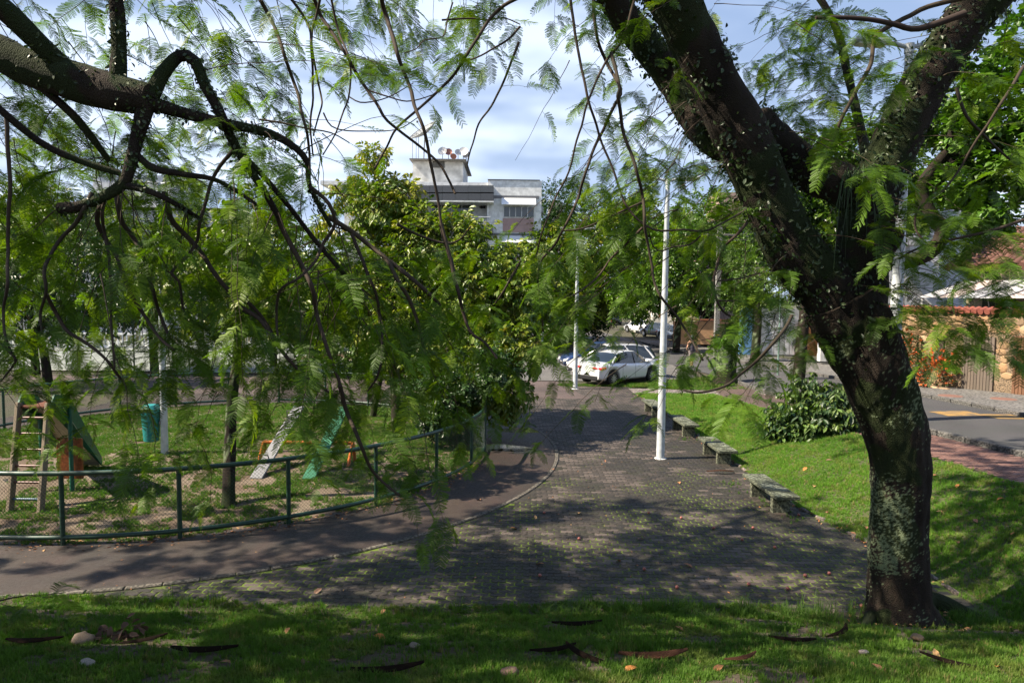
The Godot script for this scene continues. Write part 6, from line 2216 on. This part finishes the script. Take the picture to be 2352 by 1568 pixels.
	for k in 9:
		m = MB.new()
		m.prism([Vector3(-3.2 + k * 0.85, 3.6, 0.4), Vector3(-3.2 + k * 0.85, 3.85, -1.0), Vector3(-3.2 + k * 0.85, 4.35, -2.4), Vector3(-3.2 + k * 0.85, 4.3, -2.4)], Vector3(0.8, 0.02, 0), [Color(0.34, 0.33, 0.34), Color(0.42, 0.34, 0.32), Color(0.28, 0.28, 0.3)][k % 3])
		part("sheet", m, MT.awning_sheet, cp)
	for x in [-3.0, 0.4, 4.2]:
		m = MB.new()
		m.rod(Vector3(x, 0, 0.3), Vector3(x, 3.6, 0.3), 0.06, 8, Color(0.5, 0.5, 0.5))
		part("post", m, MT.dish_metal, cp)
	# ---- tall white building further up
	var d := 36.0
	var wb := thing("white_house", "tall white house with balconies beyond the bent almond trunk", "house", Q(2290, 700, d) * Vector3(1, 0, 1))
	slab("wall", 2215, 455, 2335, 900, d, 7, Color(0.66, 0.65, 0.64), wall, wb)
	slab("balcony", 2225, 588, 2300, 612, d - 0.9, 1.0, Color(0.55, 0.54, 0.53), wall, wb)
	slab("door_panel", 2250, 520, 2292, 588, d - 0.03, 0.1, Color(0.6, 0.58, 0.56), wall, wb)
	win(2262, 540, 2286, 575, d - 0.06, 2, wb)
	slab("grille", 2228, 556, 2300, 560, d - 0.9, 0.05, Color(0.5, 0.5, 0.5), wall, wb)
	slab("roof_slab", 2208, 449, 2342, 455, d - 0.5, 8, Color(0.4, 0.39, 0.38), wall, wb)
	slab("wall", 2335, 470, 2470, 900, d + 1, 7, Color(0.48, 0.5, 0.55), wall, wb)
	# ---- gates and walls up the street, left of the trunk
	var gate := thing("white_gate_house", "bright white wall and gate with a blue corner column", "gate", Q(1960, 880, 40.0) * Vector3(1, 0, 1))
	slab("wall", 1905, 770, 2010, 888, 40.0, 0.4, Color(0.66, 0.68, 0.7), wall, gate)
	slab("column", 1857, 768, 1878, 886, 40.2, 0.5, Color(0.16, 0.34, 0.6), wall, gate)
	slab("wall", 1876, 785, 1906, 886, 40.3, 0.3, Color(0.45, 0.52, 0.62), wall, gate)
	for k in 5: slab("gate_bar", 1926 + k * 13.0, 800, 1934 + k * 13.0, 886, 39.9, 0.06, Color(0.55, 0.57, 0.6), wall, gate)
	slab("wall", 2006, 800, 2060, 890, 39.5, 0.4, Color(0.42, 0.19, 0.08), wall, gate)
	slab("wall", 2056, 780, 2200, 905, 38.0, 0.4, Color(0.6, 0.6, 0.6), wall, gate)
	slab("door", 2095, 800, 2125, 900, 37.9, 0.08, Color(0.02, 0.09, 0.12), wall, gate)
	var ow := thing("orange_wall", "apricot rendered garden wall with tile coping behind the walker", "wall", Q(1760, 850, 52.0) * Vector3(1, 0, 1))
	slab("wall", 1686, 802, 1862, 862, 52.0, 0.3, Color(0.6, 0.36, 0.2), wall, ow)
	slab("coping", 1684, 797, 1864, 802.5, 51.9, 0.5, Color(0.4, 0.16, 0.09), clay, ow)
	slab("wall", 1790, 810, 1862, 872, 47.0, 0.3, Color(0.28, 0.2, 0.12), wall, ow)
	var wh := thing("white_street_house", "plain white house with dark door and narrow window up the street", "house", Q(1640, 830, 72.0) * Vector3(1, 0, 1))
	slab("wall", 1640, 690, 1700, 845, 72.0, 8, Color(0.66, 0.65, 0.62), wall, wh)
	slab("wall", 1600, 730, 1641, 840, 74.0, 6, Color(0.6, 0.57, 0.5), wall, wh)
	slab("door", 1684, 772, 1696, 812, 71.9, 0.1, Color(0.08, 0.045, 0.04), wall, wh)
	slab("door_frame", 1681.5, 768, 1698, 772, 71.85, 0.12, Color(0.6, 0.62, 0.66), wall, wh)
	slab("narrow_window", 1648, 775, 1652, 793, 71.9, 0.1, Color(0.2, 0.1, 0.03), wall, wh)
	slab("wall", 1700, 720, 1790, 850, 70.0, 6, Color(0.56, 0.54, 0.5), wall, wh)
	var pk := thing("pink_house", "pinkish upper storey showing above the street trees", "house", Q(1830, 620, 58.0) * Vector3(1, 0, 1))
	slab("wall", 1760, 560, 1905, 860, 58.0, 7, Color(0.42, 0.30, 0.26), wall, pk)
	win(1838, 560, 1862, 580, 58.0, 2, pk)
	slab("roof_slab", 1752, 553, 1912, 560, 57.6, 8, Color(0.3, 0.3, 0.3), wall, pk)
	slab("wall", 1800, 480, 1870, 554, 60.0, 4, Color(0.36, 0.25, 0.2), wall, pk)
	var hv := thing("hazy_block", "small pale far building on the skyline right of the apartment block", "building", Q(1390, 600, 130.0) * Vector3(1, 0, 1))
	slab("wall", 1376, 506, 1404, 700, 130.0, 10, Color(0.55, 0.54, 0.52), wall, hv)
	slab("roof_box", 1382, 500, 1400, 506, 131.0, 6, Color(0.5, 0.5, 0.48), wall, hv)
	# utility pole with wires
	var up := Q(1790, 880, 44.0)
	var ut := thing("utility_pole", "square concrete utility pole with wires behind the stump", "pole", Vector3(up.x, H(up.x, up.z), up.z))
	m = MB.new()
	m.prism([Vector3(-0.14, -0.1, 0.14), Vector3(0.14, -0.1, 0.14), Vector3(0.14, -0.1, -0.14), Vector3(-0.14, -0.1, -0.14)], Vector3(0, 8.6, 0), Color(0.33, 0.32, 0.31))
	part("shaft", m, MT.concrete, ut)
	m = MB.new()
	m.bevel(Vector3(0, 7.9, 0.1), Vector3(2.2, 0.12, 0.1), 0.02, Color(0.2, 0.19, 0.18))
	part("crossarm", m, MT.concrete, ut)
	m = MB.new()
	m.bevel(Vector3(0.02, 1.5, 0.16), Vector3(0.24, 0.12, 0.02), 0.004, Color(0.5, 0.36, 0.08))
	part("band", m, MT.play_paint, ut)
	for k in 7:
		m = MB.new()
		var y0 := 7.9 - k * 0.35
		var line := PackedVector3Array()
		var rad := PackedFloat32Array()
		for j in 13:
			var s := j / 12.0
			line.push_back(Vector3(-0.2 + 9.0 * s, y0 - 1.4 * s * (1 - s) + 0.4 * s, 0.1 + 16.0 * s)); rad.push_back(0.014)
		m.tube(line, rad, 4, Color(0.03, 0.03, 0.03))
		part("wire", m, MT.dark_plastic, ut)
	# slim green sign post
	var gp := Q(1945, 930, 32.0)
	var gt := thing("sign_post", "slim bare green post standing at the street kerb", "post", Vector3(gp.x, H(gp.x, gp.z), gp.z))
	m = MB.new()
	m.rod(Vector3(0, -0.05, 0), Vector3(0, 4.3, 0), 0.04, 10, Color(0.2, 0.3, 0.27))
	part("pole", m, MT.play_paint, gt)
	m = MB.new()
	m.lathe([Vector2(0.05, 4.28), Vector2(0.05, 4.34), Vector2(0, 4.37)], 10, Transform3D(), Color(0.15, 0.2, 0.2))
	part("cap", m, MT.play_paint, gt)
	# sawn stump with fresh shoots
	var so := GQ(1812, 958)
	var st := thing("tree_stump", "tall sawn-off tree stump with fresh green shoots on the verge", "stump", so)
	limb3(st, "stump_trunk", [so - Vector3(0, 0.15, 0), so + Vector3(0.02, 0.35, 0), so + Vector3(0.04, 1.0, 0), so + Vector3(0.1, 1.65, 0)], [Vector3(0.75, 0, 0), Vector3(0.48, 0, 0), Vector3(0.42, 0, 0), Vector3(0.4, 0, 0)], 26, 1.6, 0.06)
	limb3(st, "sawn_fork", [so + Vector3(0.15, 1.3, 0), so + Vector3(0.36, 1.9, 0), so + Vector3(0.4, 2.1, 0)], [Vector3(0.22, 0, 0), Vector3(0.18, 0, 0), Vector3(0.17, 0, 0)], 16, 1.0, 0.06)
	m = MB.new()
	m.lathe([Vector2(0.16, 0), Vector2(0.1, 0.02), Vector2(0, 0.025)], 14, Transform3D(Basis(Vector3(1, 0, 0), 0.5), Vector3(0.4, 2.12, 0.02)), Color(0.32, 0.22, 0.14))
	part("cut_face", m, MT.old_wood, st)
	var xs := []
	var cs := []
	for k in 120:
		var dd := Vector3(rng.randfn(), rng.randfn(), rng.randfn()).normalized() * rnd(0.1, 0.42)
		var f := (dd + Vector3(0, 0.3, 0)).normalized()
		var uq := (Vector3.UP - f * f.y).normalized()
		xs.append(Transform3D(Basis(f, uq, f.cross(uq)) * 0.8, Vector3(-0.38, 1.7, 0.2) + dd)); cs.append(Color(0.12, 0.26, 0.02) * rnd(0.8, 1.2))
	many("shoots", spray_mesh(8, 0.1, 0.05, 0.2, 44, 0.1), MT.leaf, xs, cs, st)
	# second person-less detail: street tree trunk by the wall has its own tree; manhole covers
	for q in [[2377, 997], [2510, 1005]]:
		var c := GQ(q[0], q[1])
		m = MB.new()
		m.lathe([Vector2(0.0, 0.0), Vector2(0.36, 0.0), Vector2(0.38, -0.02)], 24, Transform3D(Basis(), c + Vector3(0, 0.115, 0)), Color(0.16, 0.08, 0.06))
		tag(part("manhole_cover", m, mat("iron", Color.WHITE, 0.7)), "rusty round manhole cover in the pavement before the wall", "manhole cover", "manhole covers")

# ---------------------------------------------------------------- things lying about
func make_litter() -> void:
	# curved seed pods
	var pod := MB.new()
	var rows := []
	for k in 21:
		var u := k / 20.0
		var x := (u - 0.5) * 0.42
		var w := 0.026 * pow(sin(PI * clampf(u, 0.02, 0.98)), 0.4)
		var r := []
		for j in 9:
			var an := TAU * j / 8.0
			r.append(Vector3(x, 0.012 + sin(an) * 0.007 * (1 + 0.35 * sin(u * 60.0)) + 0.03 * sin(PI * u), 0.06 * sin(PI * u) + cos(an) * w))
		rows.append(r)
	pod.grid(rows)
	var pm := pod.mesh()
	var podm := mat("seed_pod", lin(0.016, 0.010, 0.007), 0.85, {"spec": 0.15, "tex": T.grain, "bump": T.fine, "depth": 0.5, "scale": 3.0})
	var podr := mat("seed_pod_brown", lin(0.075, 0.034, 0.02), 0.85, {"spec": 0.2, "tex": T.grain, "bump": T.fine, "depth": 0.5, "scale": 3.0})
	for q in [[1325, 1440, 0.1, 1.1, 0, "dark pod lying in the long grass at the paving edge"], [1920, 1460, 0.7, 0.9, 0, "dark hooked pod standing in the bank grass near the leaning trunk"], [1820, 1478, -0.1, 0.9, 0, "dark flat pod in the shaded grass near the hooked pod"], [1500, 1512, 0.12, 1.25, 1, "long brown pod curving across the sunny bank grass"], [1350, 1515, -0.8, 1.0, 0, "dark pod slanting downhill beside the long brown pod"], [1700, 1520, 0.4, 0.7, 1, "short brown broken pod in the bank grass"], [470, 1500, 0.05, 1.2, 0, "dark pod in deep shade beside the stones"], [80, 1480, 0.1, 1.0, 0, "dark pod at the shaded end of the bank"], [330, 1480, 0.5, 0.8, 0, "dark pod next to the clump of dead leaves"], [2180, 1530, -0.6, 0.9, 0, "dark pod in the grass below the root"], [1655, 1086, 0.0, 1.2, 1, "pale brown pod on the mossy paving before the benches"], [890, 1545, 0.2, 1.2, 0, "dark pod low on the shaded bank"], [1270, 1500, 0.3, 0.9, 0, "dark pod beside the round stone on the bank"]]:
		var g := G(q[0], q[1])
		var b := Basis(Vector3.UP, q[2]) * Basis(Vector3(1, 0, 0), 0.28 if g.z > -8.3 else 0.0)
		tag(part("seed_pod", pm, podr if q[4] else podm, null, Transform3D(b * ((q[3] as float) * 1.2), g + Vector3(0, 0.055 if g.z > -8.3 else 0.02, 0))), q[5], "seed pod", "fallen seed pods")
	# stones and husks
	for q in [[188, 1480, 0.1, Color(0.33, 0.24, 0.17), "flat tan stone half sunk in the shaded bank"], [200, 1532, 0.055, Color(0.4, 0.36, 0.33), "pale pebble low on the shaded bank"], [952, 1492, 0.055, Color(0.3, 0.24, 0.19), "round tan stone in the middle of the shaded grass"], [2110, 1474, 0.07, Color(0.42, 0.26, 0.14), "orange-tan fruit husk in the sunny bank grass"], [1985, 1505, 0.045, Color(0.5, 0.4, 0.34), "pale pink husk in the grass left of the orange husk"], [1170, 1556, 0.075, Color(0.2, 0.12, 0.09), "brown slab of bark low in the bank grass"]]:
		var g := G(q[0], q[1])
		var m := MB.new()
		m.ball(Vector3.ZERO, Vector3(q[2], q[2] * 0.5, q[2] * 0.75), Color.WHITE, 10, 16)
		for k in m.v.size(): m.v[k] *= 1.0 + 0.55 * nz.get_noise_3d(m.v[k].x * 420 + q[0], m.v[k].y * 420, m.v[k].z * 420)
		tag(part("stone", m, mat("stone_%d_%d" % [q[0], q[1]], q[3].linear_to_srgb(), 0.85, {"tex": T.grain, "bump": T.fine, "depth": 0.3, "scale": 3.0}), null, Transform3D(Basis(), g + Vector3(0, q[2] * 0.32 + 0.02, 0))), q[4], "stone")
	# clump of dead leaves
	var dm := mat("dead_leaf", Color.WHITE, 0.8, {"back": Color(0.4, 0.3, 0.2)})
	var lm := MB.new()
	leaf_into(lm, Vector3(-0.06, 0, 0), Vector3(1, 0.1, 0).normalized(), Vector3.UP, 0.13, 0.06, 0.35, Color.WHITE)
	var leafm := lm.mesh()
	var tones := [Color(0.30, 0.13, 0.05), Color(0.20, 0.09, 0.045), Color(0.38, 0.22, 0.09), Color(0.12, 0.065, 0.04), Color(0.42, 0.16, 0.04)]
	var g0 := G(285, 1470)
	var clump := thing("dead_leaf_clump", "clump of dark dead leaves on the shaded bank", "leaves", g0)
	var xs := []
	var cs := []
	for k in 60:
		xs.append(Transform3D(Basis.from_euler(Vector3(rnd(-1, 1), rnd(0, TAU), rnd(-1, 1))) * rnd(0.6, 1.1), Vector3(rng.randfn() * 0.12, absf(rng.randfn()) * 0.05 + 0.02, rng.randfn() * 0.1))); cs.append(tones[3] * rnd(0.4, 1.0))
	many("leaf_pile", leafm, dm, xs, cs, clump)
	# single fallen leaves that can be told apart, on lawn, paving and bank
	var lmats := []
	for k in 5: lmats.append(mat("dead_leaf_%d" % k, tones[k].linear_to_srgb(), 0.8))
	var spots := []
	for q in [[2010, 1170], [2045, 1145], [2030, 1195], [2130, 1130], [2160, 1180], [2200, 1120], [2240, 1200], [2300, 1150], [2330, 1230], [1990, 1215], [1930, 1100], [1870, 1120], [2200, 1250], [2260, 1110], [1960, 1230], [2060, 1100], [2150, 1095], [1905, 1060], [1850, 1080]]: spots.append([q, "brown fallen leaf lying on the lawn beyond the benches", "fallen leaves on the lawn"])
	for q in [[1270, 1080], [1240, 1297], [1230, 1190], [1090, 1330], [730, 1360], [1420, 1290], [1560, 1110], [1100, 1150], [1330, 1180], [1580, 1300], [880, 1410], [1470, 1240], [1390, 1060], [1180, 1215], [1640, 1215]]: spots.append([q, "dry leaf lying on the paving", "fallen leaves on the paving"])
	for q in [[660, 1455], [870, 1470], [520, 1530], [700, 1530], [1560, 1450], [1760, 1500], [1960, 1540], [2250, 1480], [2150, 1510], [2020, 1545], [1650, 1545], [2290, 1540], [1450, 1545]]: spots.append([q, "curled brown leaf caught in the bank grass", "fallen leaves on the bank"])
	for s in spots:
		var g := G(s[0][0], s[0][1])
		tag(part("fallen_leaf", leafm, lmats[rng.randi() % 5], null, Transform3D(Basis.from_euler(Vector3(rnd(-0.4, 0.4), rnd(0, TAU), rnd(-0.3, 0.3))) * rnd(0.8, 1.3), g + Vector3(0, 0.045 if g.x > 5.2 or g.z > -8.3 else 0.025, 0))), s[1], "leaf", s[2])
	# fallen fruit
	var fm := MB.new()
	fm.ball(Vector3.ZERO, Vector3(0.026, 0.024, 0.026), Color.WHITE, 8, 10)
	var fruit := fm.mesh()
	for q in [[1640, 1215], [1730, 1215], [1705, 1242], [1565, 1192], [1490, 1180], [1900, 1180], [1835, 1185], [1780, 1260], [1905, 1320], [1850, 1325], [1810, 1355], [1555, 1352], [1480, 1310], [1330, 1240], [1250, 1180], [1240, 1325], [1720, 1345], [1980, 1395]]:
		var g := G(q[0], q[1])
		tag(part("fallen_fruit", fruit, mat("fruit", lin(0.24, 0.075, 0.06), 0.45), null, Transform3D(Basis(), g + Vector3(0, 0.026, 0))), "small reddish fallen fruit on the paving", "fruit", "fallen fruit on the paving")
	# crumbs of litter along the fence foot and the lawn edge
	xs = []; cs = []
	for k in 900:
		var a := rnd(0.2, 2.2)
		var p := ring_pt(a, R_FENCE + rng.randfn() * 0.14, 0.012)
		xs.append(Transform3D(Basis.from_euler(Vector3(rnd(-0.5, 0.5), rnd(0, TAU), rnd(-0.5, 0.5))) * rnd(0.25, 0.8), p)); cs.append(tones[rng.randi() % 5] * rnd(0.6, 1.2))
	for k in 420:
		var d := rnd(9.0, 27.0)
		var x := path_right(d) + rng.randfn() * 0.1
		xs.append(Transform3D(Basis.from_euler(Vector3(rnd(-0.5, 0.5), rnd(0, TAU), rnd(-0.5, 0.5))) * rnd(0.2, 0.6), on(x, -d, 0.02))); cs.append(tones[rng.randi() % 5] * rnd(0.6, 1.2))
	for k in 700:
		var d := rnd(8.2, 20.0)
		var x := rnd(-d * 0.75, path_right(d))
		xs.append(Transform3D(Basis.from_euler(Vector3(rnd(-0.3, 0.3), rnd(0, TAU), rnd(-0.3, 0.3))) * rnd(0.12, 0.35), Vector3(x, 0.012, -d))); cs.append(tones[rng.randi() % 5] * rnd(0.6, 1.3))
	for k in 260:
		xs.append(Transform3D(Basis.from_euler(Vector3(rnd(-0.5, 0.5), rnd(0, TAU), rnd(-0.5, 0.5))) * rnd(0.2, 0.6), on(4.9 + rng.randfn() * 0.4, -8.1 + rng.randfn() * 0.25, 0.03))); cs.append(tones[rng.randi() % 5] * rnd(0.6, 1.3))
	tag(many("leaf_litter", leafm, dm, xs, cs), "scattered dry leaf crumbs along the fence foot and lawn edge", "leaves")
	# broken kerb stones between paving and lawn
	var edge := tag(Node3D.new(), "", "", "", "structure")
	edge.name = "lawn_edging"
	add_child(edge)
	var d := 9.0
	while d < 26.5:
		var m := MB.new()
		m.bevel(Vector3.ZERO, Vector3(0.07, 0.07, rnd(0.2, 0.42)), 0.018, Color(0.25, 0.2, 0.17) * rnd(0.7, 1.15), Basis.from_euler(Vector3(rnd(-0.1, 0.1), rnd(-0.25, 0.25), rnd(-0.2, 0.2))))
		if rng.randf() < 0.8: part("edging_stone", m, MT.concrete, edge, Transform3D(Basis(), Vector3(path_right(d) + 0.03, 0.0, -d)))
		d += 0.42

# ----------------------------------------------------------------
func _ready() -> void:
	rng.seed = 4711
	nz.seed = 5; nz.frequency = 0.02; nz.fractal_octaves = 3
	nz2.seed = 17; nz2.frequency = 0.02; nz2.fractal_octaves = 2
	set_light()
	make_materials()
	make_ground()
	var lap := Time.get_ticks_msec()
	apartment_block()
	ring_fence()
	court_fence()
	play_things()
	street_side()
	print("built ", Time.get_ticks_msec() - lap)
	var post1 := lamp_post(GQ(1651, 1146), 6.65, "tall pale grey lamp post standing beside the second bench", 0.1)
	var tape := MB.new()
	tape.lathe([Vector2(0.089, 2.0), Vector2(0.089, 2.03)], 20, Transform3D(), Color(0.02, 0.02, 0.02))
	part("tape_band", tape, MT.dark_plastic, post1)
	lamp_post(GQ(1438, 972), 6.65, "pale grey lamp post at the path's end beside the white sedan", 0.1)
	lamp_post(GQ(1355, 884), 6.65, "slim far lamp post among the trees before the picket fence", 0.1)
	var p4 := lamp_post(on(5.2, -9.25), 7.25, "grey lamp post standing close behind the leaning trunk", 0.1)
	var vine := MB.new()
	for k in 3:
		var line := []
		for j in 14:
			var y := 2.6 + j * 0.16
			line.append(Vector3(0.02 + 0.06 * sin(y * 5.0 + k * 2), y, 0.085 + 0.01 * sin(j * 2.0 + k)))
		var sm := smooth_line(line, 0.04)
		var rad := PackedFloat32Array()
		for q in sm: rad.push_back(0.004)
		vine.tube(sm, rad, 4, Color(0.03, 0.024, 0.02))
	var vt := thing("dead_vine", "dead black vine clinging to the lamp post behind the leaning trunk", "vine", p4.position)
	part("stem", vine, mat("twig", Color.WHITE, 0.85, {"spec": 0.3}), vt)
	# benches in a row
	for q in [[4.93, 12.75, "concrete bench with the palest mossy top, last in the row before the leaning trunk"], [5.0, 16.35, "dark mossy concrete bench beside the tall lamp post"], [4.98, 19.5, "dark mossy concrete bench third from the leaning trunk"], [4.75, 22.6, "concrete bench half hidden behind the tall lamp post"]]:
		bench(Vector3(q[0], 0.0, -q[1]), 0.045, q[2])
	make_cars()
	person()
	lap = Time.get_ticks_msec()
	make_flame_trees()
	print("flame ", Time.get_ticks_msec() - lap)
	lap = Time.get_ticks_msec()
	make_leafy()
	print("leafy ", Time.get_ticks_msec() - lap)
	lap = Time.get_ticks_msec()
	make_grass()
	make_litter()
	print("grass ", Time.get_ticks_msec() - lap)
